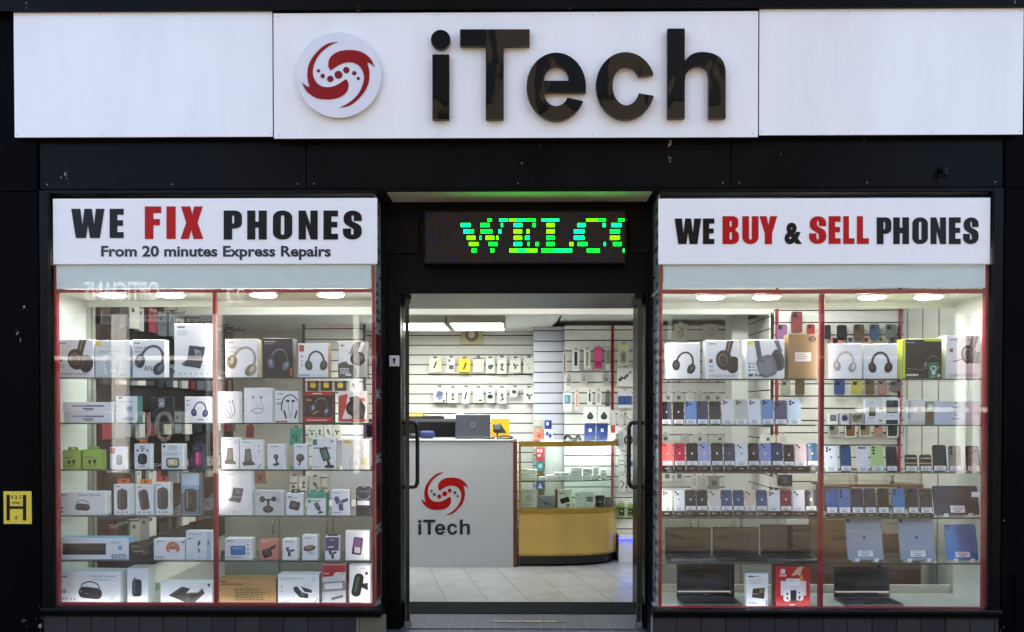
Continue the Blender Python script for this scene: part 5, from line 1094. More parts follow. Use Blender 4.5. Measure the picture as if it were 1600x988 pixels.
row = [(1034, 1050, 628, "#1b2230", 'l', "near black phone with a silver logo, first by the doorway corner", "#d6dade"), (1052, 1069, 628, "#10141c", 'l', "glossy black phone with silver logo, second on the second shelf", "#e6e8ea"),
       (1071, 1089, 627, "#6f96cf", '', "sky blue phone between a black and an indigo phone", None), (1089.5, 1107, 627, "#3f4668", '', "indigo phone between a sky blue and a graphite phone", None), (1109, 1127, 627.5, "#2f3538", '', "graphite phone beside the snow white phone", None),
       (1128.5, 1147, 624, "#e4e8ea", 'r', "snow white phone with a white ring, beside the graphite phone", None), (1149.5, 1168, 624, "#c9cabf", '', "cream grey phone between two white phones", None), (1170, 1189, 624, "#dfe9f2", '', "icy white phone between the cream grey and cornflower phones", None),
       (1191, 1209.5, 624.5, "#6d93c6", '', "cornflower blue phone between the icy white and the mauve grey phone", None), (1211, 1230.5, 626, "#565a78", '', "mauve grey phone next to the end of the second shelf row", None), (1232, 1252.5, 624, "#c4dcee", '', "pale frost blue phone at the end of the second shelf row", None)]
for x0, x1, t, c, fl, lb, lg in row: phone(lb, x0, x1, t, WINS['R'][1], YPH, c, .22, lg, 3)
row = [(1035, 1052, "#e0605c", "salmon red phone with silver logo", 1), (1054, 1071, "#b02046", "crimson phone with silver logo", 2), (1073, 1091, "#1a2534", "ink blue phone beside the crimson phone", 2), (1092.5, 1110.5, "#a3abd8", "lavender phone with silver logo", 2), (1112, 1130, "#20282a", "green black phone beside the lavender phone", 1), (1132, 1149, "#34425c", "slate navy phone with dull logo", 2),
       (1150.5, 1168, "#dde6ea", "white phone, only one of the third shelf", 2), (1170, 1186.5, "#0e1626", "midnight phone beside the white phone", 2), (1188, 1205.5, "#8a93cc", "periwinkle phone beside the midnight phone", 2), (1207, 1224, "#1e3260", "royal navy phone with bright logo", 2), (1225.5, 1241.5, "#1c2224", "charcoal phone set lower beside the pale pink phone", 1), (1243, 1261, "#e3cfd2", "pale pink phone with silver logo", 2), (1261.5, 1279, "#2a587a", "teal blue phone by the red centre bar", 2)]
for i, (x0, x1, c, lb, cams) in enumerate(row):
    o, w = phone(lb + ", third shelf" if "third" not in lb else lb, x0, x1, 697 if i in (10,) else 693, WINS['R'][2], YPH, c, .22, "#eef0f2" if i not in (5, 6) else "#8a90a0", cams, lift=.034); stand("the " + lb.replace(", only one of the third shelf", " of the third shelf"), o, w, WINS['R'][2], .036)
row = [(1034.5, 1051, "#e6e8ea", "chalk white phone by the doorway corner", None), (1053, 1070, "#d9e4e8", "frosty white phone with a dark logo", "#7b8690"), (1071, 1088, "#1d2836", "dark navy phone beside the frosty white phone", "#cfd4d8"), (1089, 1106, "#15232e", "dark teal phone beside the cream phone", "#dfe3e6"), (1108, 1125.5, "#d6d2cc", "cream phone with white edge", None), (1127, 1144.5, "#3d5a86", "steel blue phone beside the cream phone", "#dfe6ee"), (1146, 1163, "#34507c", "denim blue phone beside the champagne phone", "#cfd8e4"),
       (1164.5, 1181, "#dcc8b2", "champagne gold phone", None), (1182.5, 1199.5, "#36527e", "storm blue phone beside the champagne phone", "#dfe6ee"), (1200.5, 1219, "#e6e9ea", "milk white phone beside the maroon phone", None), (1220, 1237.5, "#7a1c36", "maroon phone with silver logo", "#eee2e6"), (1239.5, 1257.5, "#e2e8ec", "pearl white phone between maroon and gunmetal phones", "#ffffff"), (1259, 1277, "#272c36", "gunmetal phone by the red centre bar", "#dfe3e6")]
for i, (x0, x1, c, lb, lg) in enumerate(row):
    o, w = phone(lb + ", fourth shelf", x0, x1, 766.5, WINS['R'][3], YPH, c, .24, lg, 2 if i % 3 else 3, lift=.034); stand("the " + lb + ", fourth shelf", o, w, WINS['R'][3], .036)
row = [(1289.5, 1310, 697, "#dfe6ec", "bluish white phone with dull logo, first past the centre bar", 3, 'square', "#8f9aa6"), (1314, 1331, 697, "#2e4a7a", "navy blue phone with one square camera, third shelf", 2, 'square', None), (1340, 1358, 697, "#e6e6ea", "white phone with a wide dark camera strip", 3, 'row', None), (1362.5, 1382, 696, "#b9d58a", "lime green phone, only one in the window", 3, 'column', None), (1386, 1403, 698, "#16181a", "black phone beside the lime green phone", 3, 'column', None),
       (1459, 1480, 696, "#1c2530", "dark navy phone beside the small folding phones", 3, 'column', None), (1484, 1503, 697, "#8f8c80", "taupe phone, by the banded phone", 3, 'column', None), (1511.5, 1532, 697, "#14161a", "black phone with a shiny banded camera strip at the pier", 3, 'bar', None)]
for x0, x1, t, c, lb, n_, lay, lg in row: phone(lb, x0, x1, t, WINS['R'][2], YPH, c, .22, lg, n_, layout=lay)
for x0, x1, lb in ((1415, 1434, "small black folding phone with gold band, beside the black phone"), (1438, 1456.5, "small black folding phone with gold band, beside the dark navy phone")):
    o, w = phone(lb, x0, x1, 711, WINS['R'][2], YPH, "#191714", .36, None, 2, layout='row')
    g = MB(); hh = .022; g.box(-w * .49, w * .49, -.0012, -.0006, 0, hh * .3, mat("#c9a050", .3, .6)); g.build("gold_band", o, (0, 0, .048)); g = MB(); g.box(-w * .40, w * .40, -.0012, -.0006, 0, .005, mat("#e9ecec", .4)); g.build("label_strip", o, (0, 0, .081))
row = [(1292, 1309.5, "#2f4f8e", "cobalt blue phone, first on the fourth shelf past the bar", 2), (1311, 1330, "#4a6ea8", "dusty blue phone beside the cobalt phone", 3), (1331.5, 1350, "#222a3c", "blue black phone beside the dusty blue phone", 3), (1352, 1370, "#1c2638", "dark ink phone between blue black and jet phones", 3), (1373, 1390, "#17191c", "jet black phone beside the azure phone", 3), (1395.5, 1415, "#2f78b4", "azure phone, brightest blue of its row", 2), (1420, 1435.5, "#1a2430", "blackish phone beside the azure phone", 3), (1439, 1458, "#1d222a", "smoke black phone beside the large dark tablet", 3)]
for i, (x0, x1, c, lb, n_) in enumerate(row):
    o, w = phone(lb, x0, x1, 764, WINS['R'][3], YPH, c, .26, None, n_, lift=.018, layout='square' if i % 2 == 0 else 'column'); stand("the " + lb, o, w, WINS['R'][3], .02)

def tablet(label, x0, x1, ytop, zb, Yf, col, lab, logo=None, lean=14, lx=.5):
    xm = (x0 + x1) / 2; zb += .012
    w = X(x1, Yf, ytop) - X(x0, Yf, ytop); h = (at(xm, ytop, Yf).z - zb) / math.cos(math.radians(lean))
    g = MB(); m = mat(col, .3, .35, .5, .04); cr = .014
    g.prism([rrect(-w / 2, w / 2, 0, h, cr, cr, 5)], 0, .007, m)
    if logo:
        f = w * .085
        for c in APPLE: g.prism([[(p[0] * f, h * .54 - p[1] * f) for p in c]], -.0006, None, mat(logo, .15, .3, .5, 0))
    o = g.build("tablet", None, (X(xm, Yf, ytop), Yf, zb)); o.rotation_euler = (math.radians(-lean), 0, 0); tag(o, label, "tablet")
    c = MB(); c.prism([rrect(-w / 2 + .008, -w / 2 + .03, h - .03, h - .008, .006, .006, 4)], -.002, -.0003, mat("#23252a", .2)); c.disc((-w / 2 + .019, -.003, h - .019), .006, 'y', .001, M_lens, 14); c.build("camera_module", o)
    t = label_card(w * lab[0], h * lab[1], 0); t.build("price_label", o, (w * (lx - .5), -.0006, h * .08))
    return o, w
def clips(label, o, w, zb):
    g = MB()
    for s in (-1, 1): g.rbox(s * w * .27 - .014, s * w * .27 + .014, -.016, -.010, 0, .022, M_clear, .002); g.rbox(s * w * .27 - .014, s * w * .27 + .014, -.010, .06, 0, .010, M_clear, .002)
    g.rbox(-w * .3, w * .3, .05, .06, 0.0, .012, M_clear, .002); g.rbox(-.02, .02, .0585, .0645, .0125, .14, M_clear, .002)
    tag(g.build("tablet_stand", None, (o.location.x, o.location.y, zb + .0006)), label, "tablet stand", "white tablet stands")
for lb, x0, x1, t, r, c, lab, lg, lx in (("silver grey tablet with dark logo, between brown cartons and its twin", 1325.5, 1381.5, 811, 4, "#8d97a6", (.42, .14), "#2b2e36", .5), ("blue grey tablet with dark logo, nearer the blue tablet", 1408, 1463.5, 811, 4, "#8792a6", (.42, .14), "#2b2e36", .5), ("bright blue tablet at the black pier end of the lowest shelf", 1481, 1530, 821, 4, "#3f7cc0", (.46, .15), None, .5), ("large dark slate tablet with a white label beside the phones", 1461, 1531.5, 760, 3, "#272c36", (.32, .24), None, .52)):
    o, w = tablet(lb, x0, x1, t, WINS['R'][r], .13, c, lab, lg, 12, lx); clips("white stand under the " + lb, o, w, WINS['R'][r])

M_lid = wavy_sheet_mat("dark_gloss_screen", "#0b0a08", .04, .05, (3, 3, 3), .8)
M_lid2 = wavy_sheet_mat("black_satin_screen", "#0a0a0b", .08, .05, (3, 3, 3), .6)
def laptop(label, x0, x1, ytop, zb, Yf, m, edge, logo=False, lean=9, deep=.19):
    """Open laptop facing the street: deck towards the glass, screen standing at its back edge (plane Yf)."""
    xm = (x0 + x1) / 2; w = X(x1, Yf, ytop) - X(x0, Yf, ytop); h = (at(xm, ytop, Yf).z - zb) / math.cos(math.radians(lean)) - .014
    o = empty("laptop", label, "laptop", (X(xm, Yf, ytop), Yf, zb + .0006))
    g = MB(); g.rbox(-w / 2, w / 2, -deep, .006, 0, .013, mat(edge, .3, .5), .003); g.build("base", o)
    g = MB(); dk = mat("#141517", .5)
    for r in range(5):
        for c in range(13): g.rbox(-w * .43 + c * w * .0665, -w * .43 + c * w * .0665 + w * .056, -.03 - r * .019 - .016, -.03 - r * .019, .0133, .0150, dk, .0004)
    g.box(-w * .16, w * .16, -deep + .012, -.135, .0132, .0138, mat(edge, .2, .4)); g.build("keyboard", o)
    g = MB(); g.rbox(-w / 2, w / 2, 0, .007, 0, h, mat("#121214", .3), .0025)
    l = g.build("lid", o, (0, .004, .0135)); l.rotation_euler = (math.radians(-lean), 0, 0)
    g = MB(); g.box(-w / 2 + .004, w / 2 - .004, -.0012, -.0002, .006, h - .004, m)
    if logo: g.disc((0, -.0016, h * .07), .007, 'y', .0003, mat("#6a6c70", .3, .5), 16)
    g.build("screen", l)
    return o
laptop("dark glossy laptop on the lowest shelf, nearest the doorway corner", 1040, 1111, 824, WINS['R'][4], .31, M_lid, "#5a5c60", lean=.5)
laptop("dark glossy laptop in the middle of three on the lowest shelf", 1114, 1186, 824, WINS['R'][4], .31, M_lid, "#24262a", lean=.5)
laptop("taller dark glossy laptop on the lowest shelf, beside the red centre bar", 1188.5, 1268, 820, WINS['R'][4], .31, M_lid, "#4a4c50", lean=.5)
laptop("wide black laptop with a tiny round mark, on the base by the white drive box", 1058, 1148, 881, WINS['R'][5], .31, M_lid2, "#2e3033", True, lean=1)
laptop("wide black laptop alone on the base under the tablets", 1304, 1391, 886.5, WINS['R'][5], .31, M_lid2, "#3a3c3f", False, lean=1)

# ------------------------------------------------------------------ shop floor: laptop counter
YC = 2.39
xc0, xc1, ztop = -1.7, X(802, YC), Z(687, YC)
ct = empty("counter", "white laptop counter with red swirl emblem and dark name on its front", "counter", ((xc0 + xc1) / 2, YC, .018))
def off(g, o): g.v = [tuple(Vector(v) - o.location) for v in g.v]; return g
M_cf = mat("#a3a6ac", .35, 0, .5, .04, .05, 400)
g = MB(); g.rbox(xc0, xc1, YC, YC + .03, .018, ztop - .016, M_cf, .002); fp = off(g, ct).build("front_panel", ct)
g = MB(); g.box(xc0, xc0 + .03, YC + .031, YC + .6, .018, ztop - .016, M_cf); g.box(xc0 + .031, xc1, YC + .57, YC + .6, .018, ztop - .016, M_cf); off(g, ct).build("rear_panel", ct)
g = MB(); g.rbox(xc0 - .01, xc1 + .002, YC - .012, YC + .62, ztop - .015, ztop, mat("#b4b6ba", .25), .003); off(g, ct).build("counter_top", ct)
g = MB(); g.rbox(xc1 + .0005, X(808, YC), YC - .004, YC + .6, .018, ztop - .017, M_brown, .002); off(g, ct).build("edge_board", ct)
def logo_at(c, cx, cy, k): return [(cx + (x - LOGO_C[0]) * k, cy + (y - LOGO_C[1]) * k) for x, y in c]
g = MB()
for sw in (SWIRL, SWIRL2): g.prism([onplane(logo_at(sw, 694.7, 771.5, .653), YC)], YC - .0035, YC - .0004, M_emb)
for i, (x, y, r) in enumerate(DOTS):
    g.prism([onplane(logo_at(arc(x, y, r, r, 0, 345, 17), 694.7, 771.5, .653), YC)], YC - .0035, YC - .0004, M_emb if i < 3 else M_inkblue)
off(g, ct).build("emblem", ct)
for ch, nm in ((LETTER_I, 1), (LETTER_T, 0), (LETTER_E, 0), (LETTER_C, 0), (LETTER_H, 0)):
    g = MB(); cc = [[(653.2 + (x - 673.2) * .1763, 812 + (y - 44.8) * .1667) for x, y in c] for c in ch]
    g.prism([onplane(c, YC) for c in cc], YC - .0035, YC - .0004, M_inkblue)
    if nm: g.prism([onplane([(653.2 + (x - 673.2) * .1763, 812 + (y - 44.8) * .1667) for x, y in LETTER_DOT[0]], YC)], YC - .0035, YC - .0004, M_inkblue)
    off(g, ct).build("letter", ct)

def on_counter(px, Y=YC + .25): return X(px, Y)
Yl = YC + .22
lo = empty("laptop", "grey laptop with round mark on its lid, open on the white counter", "laptop", (X(739, Yl), Yl, ztop + .0006))
wl = X(766, Yl) - X(712, Yl); hl = Z(648, Yl) - ztop
g = MB(); g.rbox(-wl / 2, wl / 2, -.005, .22, 0, .016, mat("#2a2b2e", .3, .4), .003); g.build("base", lo)
g = MB(); g.rbox(-wl / 2, wl / 2, 0, .007, 0, hl - .018, mat("#4d515a", .3, .5, .5, .05), .003)
for a in range(24):
    t0, t1 = 2 * math.pi * a / 24, 2 * math.pi * (a + 1) / 24
    g.face([(math.cos(t) * r, -.0006, hl * .5 + math.sin(t) * r) for t, r in ((t0, .021), (t1, .021), (t1, .017), (t0, .017))], mat("#8f949c", .3, .5))
g.build("lid", lo, (0, 0, .017))
YB2 = YC + .45
dk = empty("desk", "dark work desk with shelf gap behind the white counter", "desk", (X(660, 2.95), 2.95, .018))
g = MB(); xa, xb = -1.75, X(716, 2.95); zz = Z(655, 2.95)
g.rbox(xa, xb, 2.95, 3.35, zz - .03, zz, mat("#3a3d42", .4), .004); off(g, dk).build("desk_top", dk)
g = MB(); g.box(xa, xa + .03, 2.97, 3.35, .018, zz - .031, mat("#33353a", .4)); g.box(xb - .03, xb, 2.97, 3.35, .018, zz - .031, mat("#33353a", .4)); g.box(xa + .031, xb - .031, 3.3, 3.35, .018, zz - .031, mat("#484b51", .4)); off(g, dk).build("desk_frame", dk)
g = MB(); g.rbox(xa + .031, xb - .031, 2.97, 3.29, zz - .2, zz - .18, mat("#2a2c30", .4), .003); off(g, dk).build("shelf", dk)
def blob(name, label, cat, px, w, d, h, Y, z, col, rough=.5, squash=.5):
    """Soft pouch: a superellipsoid."""
    g = MB(); n, m_ = 18, 10; rows = []
    sp = lambda v, e: math.copysign(abs(v) ** e, v)
    for i in range(m_ + 1):
        b = -math.pi / 2 + math.pi * i / m_
        rows += [(w / 2 * sp(math.cos(b), squash) * sp(math.cos(a), squash), d / 2 * sp(math.cos(b), squash) * sp(math.sin(a), squash), h / 2 * sp(math.sin(b), .7) + h / 2) for a in [2 * math.pi * k / n for k in range(n)]]
    f = [(i * n + k, i * n + (k + 1) % n, (i + 1) * n + (k + 1) % n, (i + 1) * n + k) for i in range(m_) for k in range(n)]
    g.mesh(rows, f, mat(col, rough, 0, .4, .15), True)
    return tag(g.build(name, None, (X(px, Y), Y, z + .0006)), label, cat)
blob("pouch", "royal blue zip pouch lying on the white counter", "pouch", 667, .15, .09, .075, YC + .25, ztop, "#1a2456")
blob("pouch", "black cable bundle beside the blue pouch on the counter", "cable", 646, .12, .1, .05, YC + .22, ztop, "#1b1c20", .5, .8)
def cable(label, pts, col, r=.006, Y=0, name="cable"):
    g = MB(); g.tube(smooth_path(pts, 6, False), r, mat(col, .45), 8); return tag(g.build(name), label, "cable")
cable("black lead coiled at the end of the white counter by the laptop", [(X(758, 2.55), 2.53, ztop + .008), (X(772, 2.5), 2.5, ztop + .007), (X(787, 2.52), 2.5, ztop + .03), (X(800, 2.5), 2.46, ztop + .02), (X(797, 2.5), 2.42, ztop + .007), (X(776, 2.5), 2.43, ztop + .007)], "#141416", .007)
box_at("bright yellow card box with black arrow beside the grey laptop", 767, 796, 655, ztop, YC + .42, .05, "#c99c14", lambda A: A.poly([(.2, .75), (.5, .2), (.85, .75)], "#33332b"))
k = empty("card_reader", "black card reader with stand on the white counter, before the yellow box", "card reader", (X(777, YC + .2), YC + .2, ztop + .0006))
g = MB(); g.rbox(-.045, .045, 0, .09, 0, .018, mat("#1a1a1d", .35), .004); g.rbox(-.008, .008, .03, .045, .019, .06, mat("#1a1a1d", .35), .002); g.build("base", k)
g = MB(); g.rbox(-.038, .038, .02, .04, .06, .135, mat("#222327", .3), .005); g.rbox(-.03, .03, .0165, .019, .085, .125, mat("#5b6068", .1), .001); g.build("reader", k)
g = MB(); g.rbox(-.035, .035, 0, .06, 0, .012, mat("#e2e4e6", .4), .003); tag(g.build("card_stack", None, (X(779, YC + .06), YC + .06, ztop + .0006)), "small white stack of cards at the counter edge by the reader", "cards")
for i, (px, w, h, c, lb) in enumerate(((648, .16, .05, "#d8c04a", "yellow topped box on the work desk at the doorway edge"), (676, .2, .025, "#1d1f22", "black flat scanner on the work desk"), (712, .16, .03, "#dfe0da", "white crumpled paper sheet pile on the work desk end"))):
    g = MB(); g.rbox(-w / 2, w / 2, 0, .14, 0, h, mat(c, .5), .005)
    if i == 0: g.rbox(-w / 2, w / 2, -.001, .141, -.0005, h * .55, mat("#2b2d30", .5), .002)
    if i == 1: g.rbox(-w * .42, w * .42, .01, .12, h, h + .004, mat("#3c4046", .2), .001); g.rbox(-w * .2, w * .3, .02, .1, h + .0045, h + .012, mat("#cfd2d0", .5), .002)
    if i == 2: g.mesh([(-w * .45, .01, h), (w * .4, .02, h + .004), (w * .46, .12, h + .022), (-w * .3, .13, h + .008), (0, .06, h + .02)], [(0, 1, 4), (1, 2, 4), (2, 3, 4), (3, 0, 4)], mat("#e8e8e4", .6))
    tag(g.build(("storage_box", "scanner", "paper_stack")[i], None, (X(px, 3.0), 3.0, zz + .001)), lb, ("box", "scanner", "papers")[i])

# ------------------------------------------------------------------ gold display cabinet with a curved front
cab = empty("display_cabinet", "gold curved glass display cabinet beside the white counter", "cabinet", (.46, 2.6, .018))
XA, XBb = X(810, 2.40) + .004, X(964, 2.78)
def foot(k=0.0):
    """Plan of the curved front, from the counter end round to the rear corner; k insets it."""
    P = []; a, b = XBb - XA - k, .50 - k
    for i in range(29):
        t = i / 28 * math.pi / 2
        P.append((XA + a * math.sin(t) ** (.62), 2.40 + k + b * (1 - math.cos(t) ** .62)))
    return P
YRr = 2.93
def band(g, z0, z1, m, k=0.0, th=.012):
    P = foot(k); Q = foot(k + th); n = len(P)
    v = [(x, y, z0) for x, y in P] + [(x, y, z1) for x, y in P]
    g.mesh(v, [(i, i + 1, n + i + 1, n + i) for i in range(n - 1)], m, True)
    v = [(x, y, z0) for x, y in Q] + [(x, y, z1) for x, y in Q]
    g.mesh(v, [(i + 1, i, n + i, n + i + 1) for i in range(n - 1)], m, True)
    for zz_, s in ((z0, -1), (z1, 1)):
        v = [(x, y, zz_) for x, y in P] + [(x, y, zz_) for x, y in Q]
        g.mesh(v, [(i, i + 1, n + i + 1, n + i) if s > 0 else (n + i, n + i + 1, i + 1, i) for i in range(n - 1)], m)
def plate(g, z0, z1, m, k=0.0, edge=None):
    P = foot(k) + [(XBb - k, YRr), (XA + k * .2, YRr)]
    n = len(P)
    g.face([(x, y, z1) for x, y in P], m); g.face([(x, y, z0) for x, y in reversed(P)], m)
    v = [(x, y, z0) for x, y in P] + [(x, y, z1) for x, y in P]; g.mesh(v, [(i, (i + 1) % n, n + (i + 1) % n, n + i) for i in range(n)], edge or m)
zg = [.018, Z(869, 2.4), Z(803, 2.4), Z(796, 2.4), Z(698, 2.4), Z(690, 2.4)]
g = MB(); plate(g, zg[0] + .02, zg[1] - .001, mat("#0d0d0f", .3), .03); off(g, cab).build("plinth", cab)
g = MB()
for x, y in ((XBb - .07, 2.84), (XBb - .07, 2.9)): g.disc((x, y, .0185), .012, 'z', .019, M_steel, 10)
off(g, cab).build("caster", cab)
g = MB(); band(g, zg[1], zg[2] - .001, M_gold); band(g, zg[1] + .002, zg[1] + .02, M_goldtrim, -.002, .006); off(g, cab).build("front_panel", cab)
g = MB(); plate(g, zg[2], zg[3], M_goldtrim, -.004); off(g, cab).build("middle_band", cab)
g = MB(); band(g, zg[4], zg[5], M_goldtrim, -.004, .03); off(g, cab).build("top_frame", cab)
g = MB(); plate(g, zg[5] - .008, zg[5] - .0006, M_shelf, .027); off(g, cab).build("glass_top", cab)
g = MB(); band(g, zg[3] + .001, zg[4] - .001, M_doorglass, .006, .004); off(g, cab).build("glass_front", cab)
M_post = M_goldtrim
for x, y, w in ((XA, 2.404, .02), (XA + .19, YRr - .03, .05), (XBb - .014, YRr - .03, .014), (XA, YRr - .03, .02)):
    g = MB(); g.rbox(x, x + w, y, y + .025, zg[3] + .0005, zg[4] - .0005, M_post, .002); off(g, cab).build("post", cab)
g = MB(); g.box(XA + .25, XBb - .02, YRr - .012, YRr - .004, zg[3] + .001, zg[4] - .001, mat("#c9cbc9", .4)); off(g, cab).build("rear_panel", cab)
g = MB(); band(g, zg[4] + .006, zg[5] - .012, emit("#f4f8ff", 11.0, "cabinet_fill_light"), .034, .008); off(g, cab).build("light_strip", cab)  # added glow hidden behind the top frame to brighten the cabinet inside
zsh = Z(751, 2.45)
g = MB(); plate(g, zsh - .008, zsh, M_shelf, .014, M_shelfedge); off(g, cab).build("glass_shelf", cab)

# stacks of small white boxes on its shelf
stk = ((813, 825, 3, 6.0), (825.5, 839.5, 4, 4.2), (842, 853, 1, 5.0), (854, 866, 2, 4.0), (867, 879, 2, 6.0), (880, 891, 2, 6.0), (893, 910, 4, 5.0), (912, 926, 3, 6.0), (928, 937, 5, 4.0), (940, 949, 3, 5.2))
for si, (a, b, n, hp) in enumerate(stk):
    for kx in range(n):
        Yq = 2.5 + (0 if si < 8 else .06); zq = zsh + kx * hp / 173 * 1.0
        nm = "only" if n == 1 else ("lowest" if kx == 0 else "topmost" if kx == n - 1 else "second lowest" if kx == 1 else "third lowest" if kx == 2 else "fourth lowest")
        box_at(f"{nm} small white box in the {ORD[si]} stack along the cabinet shelf", a, b, 0, zq, Yq, .07, RND.choice(["#e6e7e6", "#dddfe0", "#eceded"]), lambda A: A.rect(.1, .25, .9, .32, "#b9bbbd").bars(.2, .5, .7, 1, "#8d9092", .16), name="small_box", h=hp / 173 - .0012, group="small white boxes on the cabinet shelf", rot=RND.uniform(-5, 5))
Yc2 = 2.52
zfl = zg[3]
for lb, a, b, t, col, art in (
        ("white box with grey print standing on the cabinet floor, by the counter", 814, 839, 765, "#dcdedf", lambda A: A.bars(.3, .1, .7, 1, "#6a6e71", .03).ell(.5, .5, .2, .2, "#c2c5c6").bars(.2, .8, .8, 1, "#5d6164", .03)),
        ("grey cable box with diagonal dark leads on the cabinet floor", 840, 867, 775, "#7d8390", lambda A: A.line([(.05, .2), (.5, .62)], .06, "#23262c").line([(.4, .5), (.95, .9)], .06, "#2c3038").rr(.5, .68, .1, .08, "#2a2e36", 30)),
        ("white box with a slanted black power bank and blue side", 872, 893, 766, "#dfe0df", lambda A: A.bars(.1, .16, .6, 2, "#4b4f52", .03).rr(.5, .58, .26, .15, "#1d2022", -18, .4).ell(.74, .86, .1, .1, "#8a8060")),
        ("tall pale box beside the power bank box in the cabinet", 899, 913.5, 770, "#d9dcdc", lambda A: A.bars(.1, .15, .5, 2, "#8a8e90", .03).ell(.6, .4, .1, .1, "#c2c6c8")),
        ("pale box with a grey square charger in the cabinet", 914.5, 928.5, 769, "#d3d6d5", lambda A: A.rr(.5, .46, .2, .16, "#6d7174", 0, .2).bars(.2, .8, .8, 1, "#8a8e90", .03)),
        ("black box with white lettering on the cabinet floor", 931, 944.5, 775, "#17181a", lambda A: A.bars(.1, .5, .9, 1, "#c9cacc", .05).bars(.3, .62, .7, 1, "#9a9c9e", .04)),
        ("dim violet grey packet at the curved end of the cabinet", 946, 957, 778, "#5a4a56", lambda A: A.poly([(.1, .3), (.9, .1), (.7, .9)], "#7d7078")),
        ):
    box_at(lb, a, b, t, zfl, Yc2 + (.0 if a < 925 else .1), .05, col, art, rot=RND.uniform(-4, 4))
box_at("slim dark red box edge on beside the power bank box", 868, 871.5, 766, zfl, Yc2, .09, "#7a2a26", None)
box_at("deep red packet hanging high behind the cabinet glass", 837, 851, 700, Z(720, 2.8), 2.80, .02, "#a02230", lambda A: A.text("KS", .15, .1, .75, .35, "#e8d6d6", .03).ell(.4, .6, .12, .1, "#e0c6c6"), name="hanging_packet", cat="packet", rot=0)
box_at("teal packet hanging under the deep red packet behind the cabinet glass", 838, 850, 721, Z(736, 2.8), 2.80, .02, "#2f6f74", lambda A: A.rr(.5, .5, .2, .2, "#7fb4b4"), name="hanging_packet", cat="packet", rot=0)
box_at("blue packet below the cabinet shelf by the gold post", 838, 850, 752, Z(766, 2.8), 2.80, .02, "#2a4f9a", lambda A: A.poly([(.2, .8), (.5, .2), (.8, .8)], "#c6d2e6"), name="hanging_packet", cat="packet", rot=0)

# things on the cabinet top
zt2 = zg[5]
for lb, a, b, q0, q1, col, art, d in (
        ("salmon box with pale top at the counter end of the cabinet top", 835, 850, 671, 0, "#b96a55", lambda A: A.bars(.1, .1, .8, 1, "#e0c0b4", .06).ell(.5, .6, .2, .2, "#8a4434"), .06),
        ("white and blue box with dark shapes on the cabinet top", 851, 864, 671, 0, "#c9cfe0", lambda A: A.ell(.3, .4, .12, .18, "#2a4a9a").ell(.65, .6, .14, .2, "#2a4a9a"), .06),
        ("first blue earbud box on the cabinet top, under a white box", 914, 931, 662, 0, "#192c60", lambda A: A.text("88", .35, .3, .6, .5, "#d6def0", .02).poly([(.4, 1), (.7, .7), (.98, 1)], "#16161c"), .06),
        ("second blue earbud box, nearer the white cabinet post", 933, 950, 662, 0, "#1c2e62", lambda A: A.text("85", .35, .3, .6, .5, "#d6def0", .02).poly([(.1, 1), (.4, .7), (.8, 1)], "#1c1c26"), .06)):
    box_at(lb, a, b, q0, zt2, 2.62, d, col, art, rot=RND.uniform(-3, 3))
zt3 = zt2 + (Z(672, 2.64) - zt2) + .0
for lb, a, b, zz0, q0, col, art in (
        ("beige grey box stacked over the salmon box on the cabinet", 834, 850, None, 657, "#a8a294", lambda A: A.bars(.1, .2, .8, 2, "#d6d2c4", .06, .2).rect(.1, .7, .9, .9, "#7d776c")),
        ("royal blue box stacked over the white and blue box", 851, 862, None, 657, "#22409a", lambda A: A.ell(.4, .4, .16, .2, "#c6d2ee").rect(.7, .1, .9, .9, "#14245c"))):
    box_at(lb, a, b, q0, Z(671, 2.62) + .002, 2.63, .05, col, art, rot=0)
for i, (a, b) in enumerate(((912, 932.5), (934, 953.5))):
    box_at(("white box with dark green earbuds, at the red trim side" if i else "white box with dark green earbuds, nearer the blue pillar"), a, b, 636, Z(662, 2.62) + .002, 2.63, .045, "#dfe1df", lambda A: A.rr(.5, .6, .2, .18, "#24362c", 0, .9).ell(.5, .42, .1, .1, "#2f463a").rect(.28, .56, .72, .58, "#55695e"))
box_at("narrow white display post with red sides on the cabinet top", 954, 962, 641, zt2, 2.68, .04, "#e4e2de", lambda A: A.rect(.1, .5, .9, .75, "#a83a34"))
cable("black headset lead lying on the gold cabinet top", [(X(883, 2.55), 2.6, zt2 + .02), (X(887, 2.55), 2.55, zt2 + .05), (X(893, 2.5), 2.52, zt2 + .02), (X(900, 2.5), 2.54, zt2 + .012), (X(904, 2.5), 2.55, zt2 + .045), (X(908, 2.5), 2.58, zt2 + .012)], "#161618", .014, name="headset_lead")
g = MB(); g.rbox(-.1, .1, 0, .08, 0, .012, mat("#c9c3bc", .5), .003); tag(g.build("leaflet_stack", None, (X(862, 2.45), 2.45, zt2 + .0006)), "flat pale leaflets on the cabinet top near the salmon box", "leaflets")

